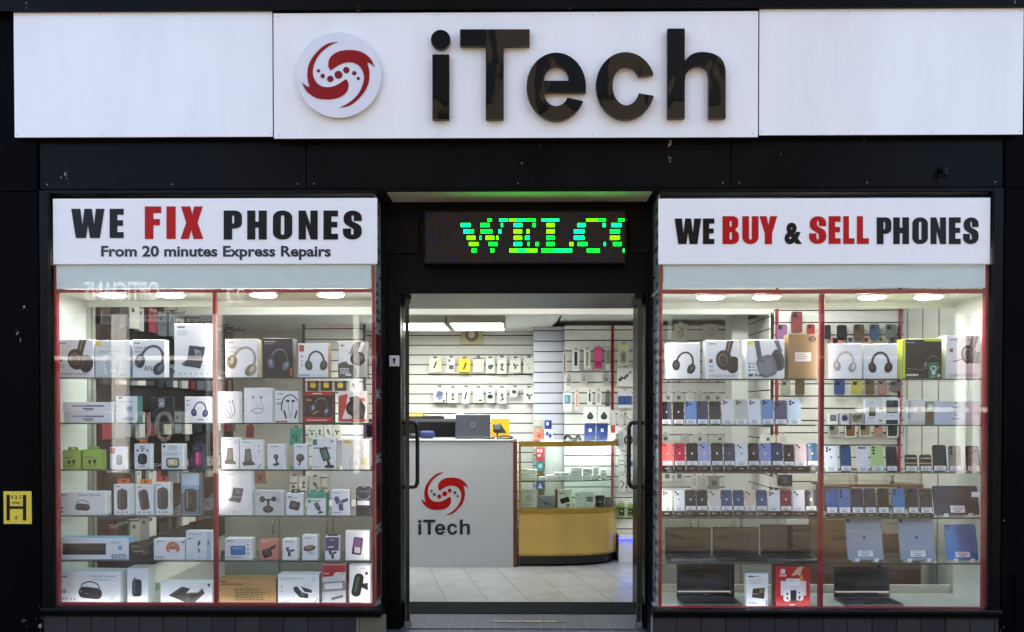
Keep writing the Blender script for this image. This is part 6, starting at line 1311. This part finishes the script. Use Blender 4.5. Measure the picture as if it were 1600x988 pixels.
# ------------------------------------------------------------------ packs hung on the slat walls
PACKS = "hanging accessory packs on the slat walls"
def pack(label, x0, x1, q0, q1, Y, col, art=None, tabc="#2b2c2e", tilt=0, d=.016, group=PACKS, name="hanging_pack", hook=True):
    xm = (x0 + x1) / 2; w = X(x1, Y, q1) - X(x0, Y, q1); p1, p0 = at(xm, q1, Y), at(xm, q0, Y); h = p0.z - p1.z
    g = MB(); g.rbox(-w / 2, w / 2, 0, d, 0, h, mat(col, .4, 0, .5, .06), .0015)
    if art: art(Art(g, w, h))
    o = g.build(name, None, (xm and p1.x, Y, p1.z)); o.rotation_euler = (0, math.radians(tilt), 0); tag(o, label, "pack", group)
    t = MB(); tw = min(w * .5, .035); t.prism([[(-tw / 2, -.004), (tw / 2, -.004), (tw / 2, .018), (-tw / 2, .018)], arc(0, .009, .005, .005, 0, 330, 11)], d * .3, d * .3 + .002, mat(tabc, .5)); t.build("hang_tab", o, (0, 0, h))
    if hook:
        t = MB(); t.tube([(0, -.05, h + .015), (0, -.03, h + .009), (0, .03, h + .009)], .003, M_steel, 6); t.build("hook", o)
    return o
mt = lambda kind, c="#35383b", l="#777b7f", r=0: (lambda A: A.bars(.1, .08, .6, 1, "#9a9ea0", .03).mount(.5, .56, .55, c, l, r, kind))
Yw = 3.34
r1 = [(671, 691, "#e4e0c4", "cream pack with a black pen shape, first of the upper row", lambda A: A.rect(.75, .1, .98, .95, "#e0d88a").line([(.35, .7), (.6, .25)], .12, "#2a2c2e"), -3), (697, 709.5, "#e4e4da", "white pack with two dark plugs beside the yellow pack", lambda A: A.rr(.3, .2, .06, .08, "#3a3d40").rr(.6, .62, .16, .14, "#3f4344"), 4), (716, 735, "#e2cd1e", "bright yellow pack with a black shape", lambda A: A.lpoly(.5, .5, .6, [(-.2, .4), (.1, -.4), (.25, -.3), (.0, .42)], "#26261c").rect(.1, .9, .9, .98, "#3a3818"), 1), (739, 756, "#e0e0c8", "pale cream pack with a faint cable ring", lambda A: A.ring(.5, .5, .16, .2, .03, 0, 360, "#c9c9b4").rect(.02, .02, .98, .1, "#4a4c4c"), 0), (759, 773, "#e4e5da", "white pack with a green black flat mount", lambda A: A.ell(.55, .55, .2, .12, "#2c4a48", -10).ell(.5, .68, .12, .08, "#2c3a3a"), 0), (777, 791.5, "#e4e5dc", "white pack with a dark angled clamp", mt(1, r=30), 0), (797, 813.5, "#e6e6dc", "white pack with a propeller shaped mount, upper row", mt(3, r=10), 0), (818, 835, "#e4e4da", "white pack with a faint cream accessory, last in the upper row", lambda A: A.ell(.45, .45, .16, .14, "#cfcfbc").ell(.55, .68, .1, .1, "#c2c2ae"), 0)]
for i, (a, b, c, lb, art, tl) in enumerate(r1): pack(lb, a, b, 560 - (i % 2) * 1, 582 + (i % 3), Yw, c, art, "#3a3b3a", tl)
r2 = [(677, 696.5, "#e0e2e2", "white pack with a blue grey twisted mount, first of the lower row", lambda A: A.rr(.5, .5, .2, .24, "#5d6c94", 20, .6).rr(.55, .7, .16, .12, "#7d8aac", -20).ell(.85, .9, .08, .08, "#33416a"), 0), (699, 715.5, "#e4e5e2", "white pack with a black question mark shaped holder", mt(1), 1), (721.5, 733, "#dfe1e2", "slim white pack with a thin black stylus", lambda A: A.line([(.4, .75), (.6, .3)], .09, "#23262a"), 2), (739, 755.5, "#dfe8d6", "pale green edged pack between stylus and small clip", lambda A: A.rect(.0, .0, .06, 1, "#9ac48c").rect(.94, 0, 1, 1, "#9ac48c").ell(.6, .45, .1, .16, "#d3ddd0").rr(.7, .86, .1, .06, "#2a3a2c"), 0), (760, 773, "#dce6e4", "small pale teal pack with a round black clip", lambda A: A.ell(.45, .6, .18, .14, "#1f2c2e").ell(.4, .35, .1, .06, "#4a6266"), 0), (777, 791.5, "#e4e5dc", "white pack with a dark hooked arm, lower row", mt(1, r=-24), 0), (796, 808, "#e0e0d6", "small tilted white pack with a round mount", lambda A: A.ell(.5, .5, .24, .2, "#3a4440"), 9), (818.5, 835, "#e6e6de", "white pack with a three armed mount, last in the lower row", mt(3, "#33403c"), 0)]
for i, (a, b, c, lb, art, tl) in enumerate(r2): pack(lb, a, b, 605 + (i % 2), 629 + (i % 3) if i != 6 else 620, Yw, c, art, "#3a4a48", tl)
Yr = 2.80
for lb, a, b, q0, q1, c, art in (
        ("narrow pack of a brown cable at the pillar edge", 879.5, 885, 550, 586, "#c9c4be", lambda A: A.rect(.35, .1, .65, .9, "#6a4a40")), ("white pack with a black power stick in a window", 894, 905.5, 547, 580, "#e2e4e4", lambda A: A.rect(.3, .1, .7, .75, "#2c2a2e").bars(.2, .84, .8, 1, "#8a8e90", .03)), ("white pack with a grey green cable, beside the pink pack", 912.5, 922.5, 546, 577, "#e0e3e0", lambda A: A.rect(.3, .14, .7, .86, "#8d9a8a")), ("bright pink pouch pack on the upper hooks", 929, 940.5, 543, 576, "#c42a70", lambda A: A.rr(.5, .4, .2, .3, "#d84a8a", 0, .8).rr(.5, .75, .3, .1, "#9a1f58")), ("clear pack with a grey bottle shape beside the red trim", 946, 953.5, 544, 579, "#d3d5d2", lambda A: A.rr(.5, .4, .16, .32, "#8a8a80", 0, .8)),
        ("wide pack with a teal screen picture in the lower row", 880, 893.5, 614, 642, "#dce2e4", lambda A: A.rect(.14, .12, .86, .62, "#5d8a96").rect(.2, .18, .5, .5, "#8fb4bc")), ("slim pack with a pink and white cable", 898, 904.5, 613, 641, "#dfd3d0", lambda A: A.rect(.3, .1, .7, .8, "#c98a80")), ("slim white pack with a black cable, lower row", 917.5, 925, 612, 634, "#e0e2e2", lambda A: A.rect(.3, .1, .7, .7, "#3a3d40")), ("slim white pack with a grey adapter, lower row", 931, 939.5, 611, 634, "#dfe0de", lambda A: A.rect(.25, .16, .75, .8, "#a9a9a2")), ("dark pack hanging against the red trim", 947, 953, 611, 635, "#3c4440", lambda A: A.rect(.3, .2, .7, .8, "#6a746e")),
        ("tall clear pack with yellow top beyond the red trim", 966, 982, 538, 572, "#d3d3c2", lambda A: A.rect(.1, .03, .9, .2, "#e0dc8a").rr(.5, .6, .18, .3, "#a9a396", 0, .8).rr(.5, .6, .08, .2, "#6a645c", 0, .8)), ("wide white pack with dark cable ends seen past the door glass", 964.5, 989, 575, 604, "#e0e2e2", lambda A: A.line([(.1, .7), (.35, .5)], .16, "#3a4460").line([(.4, .6), (.7, .35)], .14, "#4a4e58").line([(.75, .3), (.9, .2)], .1, "#6a6e74")), ("blue pack with two round earbuds beyond the red trim", 965.5, 987.5, 611, 638, "#cfd2da", lambda A: A.rect(.0, .3, 1, .8, "#22346a").ell(.28, .55, .16, .22, "#2f4a90").ell(.72, .52, .16, .26, "#2f4a90")), ("clear pack with a hook and pale plug low beyond the trim", 966, 975, 644, 664, "#d2d0c6", lambda A: A.ring(.5, .4, .14, .14, .05, 120, 400, "#8a8474")), ("clear pack with grey earphones low beyond the trim", 979, 989, 642, 664, "#cfd0ca", lambda A: A.ring(.55, .45, .2, .2, .06, -60, 200, "#85857c")), ("black and white headphone pack beside the door handle", 967, 989, 672, 704, "#ccd0d2", lambda A: A.rect(.0, .1, .3, .9, "#b0bcc4").ring(.68, .5, .18, .2, .1, 120, 420, "#26282c")),
        ("grey backed pack tucked below the brown cable pack", 885, 892, 589, 603, "#a9acae", lambda A: A.rect(.2, .2, .8, .7, "#7d8084")), ("smoke grey pack tucked between the two upright rows", 907, 918, 584, 600, "#b4b6b6", lambda A: A.rect(.3, .2, .7, .8, "#8a8c8e")), ("dim grey pack tucked under the clear bottle pack", 942, 952, 585, 601, "#9ea2a6", lambda A: A.rect(.2, .3, .8, .7, "#6d7074")),
        ("white cable pack beyond the cabinet, upper of two by the door handle", 967, 976, 712, 737, "#d6d8d6", lambda A: A.ring(.5, .45, .2, .14, .06, 0, 360, "#6d7176")), ("pale blue plug pack beyond the cabinet, beside the handle", 980, 989, 712, 738, "#c6d0d8", lambda A: A.rr(.5, .5, .2, .16, "#4a5a6c")), ("white cable pack beyond the cabinet, lower of two by the door handle", 967, 977, 744, 768, "#d9dad6", lambda A: A.line([(.2, .3), (.8, .5), (.3, .8)], .08, "#5a5d62")), ("stone coloured pack beyond the cabinet, under the pale blue pack", 981, 990, 744, 767, "#c9c4b6", lambda A: A.rr(.5, .5, .2, .2, "#7d7464")),
        ("royal blue pack at the door glass edge", 995, 1003, 540, 565, "#1c2c8a", lambda A: A.bars(.1, .2, .9, 3, "#8fa4e0", .06, .2)), ("pale pack below the royal blue pack", 994, 1003, 580, 604, "#dad8d2", lambda A: A.rect(.3, .2, .6, .8, "#a88a80")),
        ("first green earbud pack low on the wall past the cabinet", 967, 976, 786, 810, "#8aa85a", lambda A: A.rr(.5, .55, .3, .26, "#2c3a22", 0, .6).rect(.3, .5, .7, .56, "#b4d080")), ("second green earbud pack, nearest the door glass line", 981, 989, 788, 809, "#8aa85a", lambda A: A.rr(.5, .55, .3, .26, "#2c3a22", 0, .6).rect(.3, .5, .7, .56, "#b4d080")), ("third green earbud pack beyond the door glass", 994, 1002, 789, 808, "#7d9a50", lambda A: A.rr(.5, .55, .3, .26, "#2c3a22", 0, .6))):
    pack(lb, a, b, q0, q1, Yr, c, art, "#b4b6b4")
g = MB(); xs0, xs1 = X(966, 2.7), 2.05
g.rbox(xs0, xs1, 2.6, 2.84, Z(842, 2.6) + .012, Z(842, 2.6) + .03, mat("#d6d8d8", .4), .003)
sh = tag(g.build("wall_shelf"), "white ledge with a blue light strip low on the back slat wall", "shelf")
g = MB(); g.box(xs0, xs1, 2.61, 2.625, Z(842, 2.6), Z(842, 2.6) + .0115, emit("#3a3cff", 2.2, "blue_led_strip")); g.build("light_strip", sh)
g = MB(); g.box(xs0, xs1, 2.64, 2.82, .018, Z(842, 2.6) - .001, mat("#c9cbcb", .4)); g.build("cupboard", sh)

# round fan and round speaker high on the wall
k = empty("wall_fan", "cream square extractor fan with round grey louvre high on the slat wall", "fan", at(737.5, 526, 3.42))
w = 33 / FPX * (DIST + 3.42) / 2
g = MB(); g.rbox(-w, w, -.05, .0, -w * .76, w * .76, mat("#cfc898", .5), .004); g.build("plate", k)
g = MB(); g.disc((0, -.075, .01), w * .62, 'y', .0245, mat("#6d6b58", .4), 28); g.disc((0, -.088, .01), w * .3, 'y', .0125, mat("#d6d3bc", .4), 24)
for i in range(3):
    r_ = w * (.36 + i * .09)
    for a in range(28):
        t0, t1 = 2 * math.pi * a / 28, 2 * math.pi * (a + 1) / 28
        g.face([(math.cos(t) * r, -.0755, .01 + math.sin(t) * r) for t, r in ((t0, r_), (t1, r_), (t1, r_ + w * .035), (t0, r_ + w * .035))], mat("#9a9880", .4))
g.build("louvre", k)
k = empty("wall_speaker", "small round pale speaker at the top of the blue grey pillar", "speaker", at(851.5, 502, 2.92))
w = 14 / FPX * (DIST + 2.92) / 2
g = MB(); g.disc((0, -.03, 0), w, 'y', .03, mat("#b9b8b0", .5), 24); g.build("rim", k)
g = MB(); g.disc((0, -.034, 0), w * .72, 'y', .0035, mat("#8d8c86", .6), 24); g.disc((0, -.038, 0), w * .35, 'y', .0035, mat("#b4b3aa", .5), 18)
for a in range(8): g.disc((math.cos(a * .785) * w * .54, -.0355, math.sin(a * .785) * w * .54), w * .06, 'y', .001, mat("#4a4a46", .6), 8)
g.build("grille", k)

# ------------------------------------------------------------------ stock seen through the repairs window
CASES = "phone case packs on the side wall hooks"
cols = ["#17181b", "#b9bcbe", "#7d8288", "#2a2b30", "#c9c7bf", "#1e2634", "#8a2c3a", "#b9bcbe", "#a9a496", "#14151a", "#c9c7bf", "#5d6670", "#6a2430", "#7d8288"]
proto = {}
rown = ("top", "second", "third", "fourth", "lowest")
cname = {"#17181b": "black", "#2a2b30": "charcoal", "#7d8288": "grey", "#b9bcbe": "silver", "#6a2430": "maroon", "#1e2634": "navy", "#8a2c3a": "crimson", "#3c3e44": "slate", "#a9a496": "stone", "#14151a": "jet black", "#4a3a34": "brown", "#5d6670": "steel grey", "#c9c7bf": "cream", "#28222a": "plum black"}
for r, (z1, n) in enumerate(((2.19, 16), (1.78, 16), (1.40, 16), (1.0, 15), (.62, 13))):
    g = MB(); g.tube([(0, 0, 0), (0, 2.65, 0)], .006, mat("#23252a", .35, .6), 8)
    for j in range(n): g.tube([(0, .06 + j * .165, 0), (.2, .06 + j * .165, 0), (.21, .06 + j * .165, .02)], .0035, mat("#23252a", .35, .6), 6)
    tag(g.build("hook_rail", None, (XL + .05, .56, z1 + .03)), f"dark hook rail on the side wall, {rown[r]} one behind the repairs window", "rail", "hook rails on the side wall")
    for j in range(n):
        c = cols[(j * 5 + r * 3) % len(cols)]
        if c not in proto:
            g = MB(); w_, h_ = .098, .19
            for q in range(4):      # the case in its clear sleeve, front and back cards
                y0 = q * .03
            g.rbox(-w_ / 2, w_ / 2, 0, .03, 0, h_, mat(c, .3, 0, .5, .1), .003)
            A = Art(g, w_, h_); A.rect(.05, .03, .95, .13, "#8d9090"); A.rr(.5, .58, .21, .38, c, 0, .3); A.rr(.36, .3, .07, .07, "#2a2c30", 0, .4); A.bars(.1, .05, .9, 1, "#3a3e42", .03)
            proto[c] = g
        gg = proto[c]
        o = gg.build("case_pack", None, (XL + .13 + RND.uniform(-.03, .03), .62 + j * .165, z1 - .165 + RND.uniform(-.008, .008)), math.radians(90 - RND.uniform(-8, 22)))
        tag(o, f"{cname[c]} phone case pack, {ORD[j]} along the {rown[r]} rail from the street", "phone case", CASES)
        t = MB(); t.prism([[(-.015, -.003), (.015, -.003), (.015, .02), (-.015, .02)]], .006, .008, mat("#23252a", .5)); t.build("hang_tab", o, (0, 0, .19))
# packs on the narrow slat wall and on the far wall behind the repairs window
Yn = 2.66
n_ = 0
narrow = [(480, 497, 592, 611, "#1b1a14", "black and gold pack, first of three under the round headphones"), (501, 518, 592, 611, "#201d14", "black and gold pack, middle of three under the round headphones"), (523, 541, 592, 611, "#231f18", "black and gold pack, last of three by the grey box"), (546, 560, 593, 611, "#c9ccca", "pale pack beside the black and gold packs"),
          (452, 470, 668, 696, "#2f8a80", "teal pack hanging above the slim holder boxes"), (482, 492, 664, 684, "#cfd2d2", "white pack, first above the teal tagged box"), (494, 505, 664, 684, "#c6caca", "white pack, second above the teal tagged box"), (507, 519, 664, 684, "#d3d4cf", "white pack, third above the teal tagged box"), (521, 533, 664, 684, "#c9c7bc", "stone pack, fourth above the teal tagged box"),
          (452, 464, 744, 768, "#cfd0ca", "pale pack behind the cube speaker box"), (467, 481, 744, 767, "#d6d7d2", "pale pack with dark clip behind the teal box"), (484, 501, 745, 770, "#cdd0cc", "pale pack with a curved cable behind the bike mount box"), (512, 531, 742, 768, "#c6c8c4", "pale pack with dark hook, hanging by the doorway bay edge"), (455, 472, 812, 836, "#c9cac4", "tilted pale pack, first in the lowest hanging row"), (476, 498, 812, 832, "#cfd1cd", "pale pack with grey lead, middle of the lowest hanging row"), (502, 530, 808, 838, "#c2c4c0", "wide grey pack with black leads, last of the lowest hanging row"), (398, 416, 734, 756, "#8a6a60", "brown pack behind the tablet case box"), (362, 392, 806, 834, "#c4bfae", "cream pack above the bright blue case box"), (384, 396, 664, 684, "#8a2a30", "red pack behind the desk phone stand")]
for a, b, q0, q1, c, lb in narrow:
    n_ += 1
    pack(lb, a, b, q0, q1, Yn, c, (lambda A: A.rr(.5, .55, .22, .2, "#c2a23e", 0, .5).bars(.2, .2, .8, 1, "#b8983a", .06)) if n_ < 4 else mt((n_ * 3) % 4, "#33363a", "#6a6e72", n_ * 17 % 40 - 20), "#1c1d20", (n_ * 7 % 9) - 4)

# ------------------------------------------------------------------ stock seen through the buy and sell window
Yp = 1.68
cs = [(1214, 1230, 507, 530, "#8a5a8c", "purple phone case high on the slat wall by the red trim"), (1237, 1253.5, 487, 520, "#7a3238", "dark red phone case, highest on the slat wall"), (1261, 1273, 507, 525, "#a83238", "bright red phone case partly behind the kraft box"), (1289, 1298, 508, 530, "#23242c", "dark phone case by the centre bar, upper hooks"), (1308, 1323, 508, 532, "#1a1b1e", "black phone case with white card, upper hooks"), (1334, 1350, 507, 533, "#5a4630", "brown phone case on the upper hooks"), (1359, 1374, 507, 531, "#33587a", "petrol blue phone case on the upper hooks"), (1384, 1400, 507, 531, "#7d7c78", "grey phone case on the upper hooks"),
      (1299, 1318, 527, 542, "#c97a80", "rose pink phone case above the silver headphone box"), (1324, 1337, 527, 542, "#a08ca8", "lilac phone case between pink cases"), (1349, 1363, 527, 542, "#c88a84", "coral pink phone case above the black headphones"), (1372, 1384, 527, 542, "#a9aa86", "sage phone case above the black headphones"), (1390, 1404, 527, 545, "#6d6a80", "mauve grey phone case by the gaming box"),
      (1304, 1320, 594, 617, "#3c4a8c", "indigo phone case below the top shelf"), (1331, 1346, 594, 617, "#b4ac5a", "mustard phone case below the top shelf"), (1352, 1366, 594, 617, "#6a5a40", "brown clear edged case below the top shelf"), (1372, 1385, 594, 617, "#a07a78", "dusty pink case with ring below the top shelf"), (1391, 1406, 594, 612, "#6d6e72", "slate case below the top shelf"), (1221, 1235, 595, 617, "#8a8c80", "patterned pale case under the slate headphone box"), (1243, 1257, 593, 617, "#4a3a20", "dark bronze case under the kraft box"),
      (1294, 1312, 663, 682, "#8d8c86", "grey framed clear case on the third hook row"), (1320, 1338, 662, 684, "#7a5638", "tan case in a white frame on the third hook row"), (1342, 1361, 662, 683, "#8a7a58", "olive case in a white frame on the third hook row"), (1366, 1379, 662, 682, "#b0887c", "blush case on the third hook row"), (1385, 1404, 662, 684, "#2f3630", "dark green case in a grey frame"), (1412, 1430, 664, 684, "#8a8a84", "clear case pack past the dark green case")]
for a, b, q0, q1, c, lb in cs:
    xm = (a + b) / 2; w = X(b, Yp, q1) - X(a, Yp, q1); p1, p0 = at(xm, q1, Yp), at(xm, q0, Yp); h = p0.z - p1.z
    g = MB(); cr = min(w, h) * .2
    g.prism([rrect(-w / 2, w / 2, 0, h, cr, cr, 4)], 0, .012, mat(c, .4, 0, .5, .1))
    if "frame" in lb: g.prism([rrect(-w / 2, w / 2, 0, h, cr, cr, 4), rrect(-w * .38, w * .38, h * .1, h * .9, cr * .7, cr * .7, 4)], -.001, None, mat("#d6d4cc", .5))
    o = tag(g.build("phone_case", None, (p1.x, Yp, p1.z)), lb, "phone case", "phone cases behind the buy and sell window")
    c2 = MB(); c2.prism([rrect(-w * .4, w * .02, h - w * .5, h - w * .08, w * .1, w * .1, 4)], -.0025, -.0012, mat("#1c1d20", .3)); c2.build("camera_cutout", o)
# earphone packs and boxes on the far slat wall, left part of the buy and sell window
for a, b, q0, q1, lb, k_ in ((1054, 1074, 506, 534, "white earphone pack with hooked black cable, first above the plain headphone box", 1), (1098, 1122, 507, 532, "white earphone pack with two buds, above the cropped headphones", 0), (1036, 1052, 614, 628, "pale pack above the near black phone", 2), (1054, 1067, 614, 628, "pale pack above the glossy black phone", 3), (1071, 1086, 614, 627, "pale pack above the sky blue phone", 1), (1088, 1098, 613, 627, "pale pack with yellow edge above the indigo phone", 0), (1101, 1111, 615, 627, "narrow pale pack above the graphite phone", 2), (1114, 1128, 616, 627, "squat pale pack beside the snow white phone", 3),
                            (1034, 1046, 678, 692, "grey pack above the salmon red phone", 2), (1063, 1078, 680, 692, "clear pack above the crimson phone", 1), (1083, 1104, 679, 692, "pale box above the lavender phone", 3), (1106, 1144, 680, 691, "long pale box above the green black phone", 2), (1155, 1182, 676, 693, "pale pack with black arch above the white phone", 1), (1188, 1212, 680, 692, "pale pack with small cable above the periwinkle phone", 3), (1214, 1230, 680, 692, "cream pack above the royal navy phone", 0),
                            (1035, 1050, 735, 752, "small pale box with square picture, upper gap above the chalk white phone", 3), (1053, 1070, 735, 752, "small pale box above the frosty white phone", 2), (1080, 1090, 744, 764, "grey card pack above the dark navy phone", 1), (1092, 1105, 744, 764, "grey card pack above the dark teal phone", 0), (1108, 1124, 744, 764, "dark grey pack above the cream phone", 2), (1148, 1200, 748, 764, "long white slim box above the champagne phone", 3), (1202, 1222, 746, 762, "tilted white box above the milk white phone", 1), (1214, 1238, 742, 760, "navy packet above the maroon phone", 2)):
    yy = 2.78 if b < 1205 else 1.67
    c = "#23304a" if "navy packet" in lb else "#8a8d8a" if "dark grey" in lb else RND.choice(["#cfd0ca", "#c6c8c2", "#d6d6d0", "#bfc0ba"])
    pack(lb, a, b, q0, q1, yy, c, (lambda A, k_=k_: A.buds(.5, .5, .8, "#4a4c50") if k_ < 2 else A.rr(.5, .55, .2, .2, "#55585c", 0, .4).bars(.2, .2, .8, 1, "#8a8d90", .05)), "#c6c8c4", 0 if "tilted" not in lb else 6)
# slim white boxes piled on a ledge behind the phones
zb = Z(756, 1.4)
g = MB(); g.rbox(X(1290, 1.35), X(1470, 1.35), 1.35, 1.66, zb - .02, zb, mat("#6a4c34", .5), .003); tag(g.build("wall_shelf"), "brown ledge carrying slim white boxes behind the phones", "shelf")
for si, (a, b, n) in enumerate(((1298, 1340, 5), (1345, 1398, 6), (1402, 1452, 5))):
    for kx in range(n):
        nm = ("lowest", "second", "third", "fourth", "fifth", "sixth")[kx] if kx < n - 1 else "topmost"
        box_at(f"{nm} slim white box of the {('first', 'middle', 'last')[si]} pile on the brown ledge", a + RND.uniform(-2, 2), b + RND.uniform(-2, 2), 0, zb + kx * .0165, 1.38, .16, RND.choice(["#dcd9d0", "#d2cfc6", "#c9c6bd"]), lambda A: A.bars(.75, .3, .95, 1, "#8a8780", .2), name="slim_box", h=.0155, group="slim white boxes piled on the ledge", rot=RND.uniform(-4, 4))
for lb, a, b, q0, q1, Y, c, d in (("big brown carton standing behind the silver grey tablet", 1290, 1372, 812, 935, .95, "#7d5c3c", .3), ("brown carton standing behind the blue grey tablet", 1375, 1440, 835, 938, 1.0, "#6d4a30", .3), ("pale grey carton lying on the brown carton", 1384, 1446, 803, 834, 1.02, "#a8a49a", .25), ("dark brown carton under the phones near the centre bar", 1288, 1330, 760, 806, 1.2, "#5a4632", .2)):
    z0 = Z(q1, Y, 1380) if q1 > 900 else Z(q1, Y, 1380)
    o = box_at(lb, a, b, q0, z0, Y, d, c, lambda A: A.rect(.0, .47, 1, .53, "#8d7454").bars(.1, .2, .4, 2, "#4a3824", .03), name="carton", cat="carton", rot=RND.uniform(-5, 5))
g = MB(); g.rbox(X(1286, .9), X(1455, .9), .9, 1.4, Z(941, .9, 1380) - .02, Z(938, .95, 1380) - .001, mat("#b9b4a8", .5), .003); g.rbox(X(1292, .9), X(1450, .9), 1.3, 1.34, .018, Z(941, .9, 1380) - .021, mat("#8d887c", .5), .003)
tag(g.build("low_bench"), "low pale bench carrying cartons behind the display base", "bench")
# counters behind the displays, to close the view low down
for key, x0, x1, lb, c in (('L', -2.2, -.95, "grey low stock cupboard behind the base of the repairs window", "#8d8f8a"), ('R', 1.0, 2.0, "grey low stock cupboard behind the base of the second window", "#b0b0a6")):
    k = empty("cupboard", lb, "cupboard", ((x0 + x1) / 2, 1.1, .018)); cx = (x0 + x1) / 2
    g = MB(); g.rbox(x0 - cx, x1 - cx, 0, .45, 0, .7, mat(c, .5), .004); g.build("body", k)
    for i in range(3):
        u0 = x0 - cx + .02 + i * (x1 - x0 - .04) / 3; u1 = u0 + (x1 - x0 - .04) / 3 - .01
        g = MB(); g.rbox(u0, u1, -.016, -.0005, .05, .66, mat(c, .45), .003); d = g.build("cupboard_door", k)
        g = MB(); g.tube([(u1 - .04, -.018, .5), (u1 - .04, -.04, .5), (u1 - .04, -.04, .6), (u1 - .04, -.018, .6)], .005, M_steel, 8); g.build("handle", d)
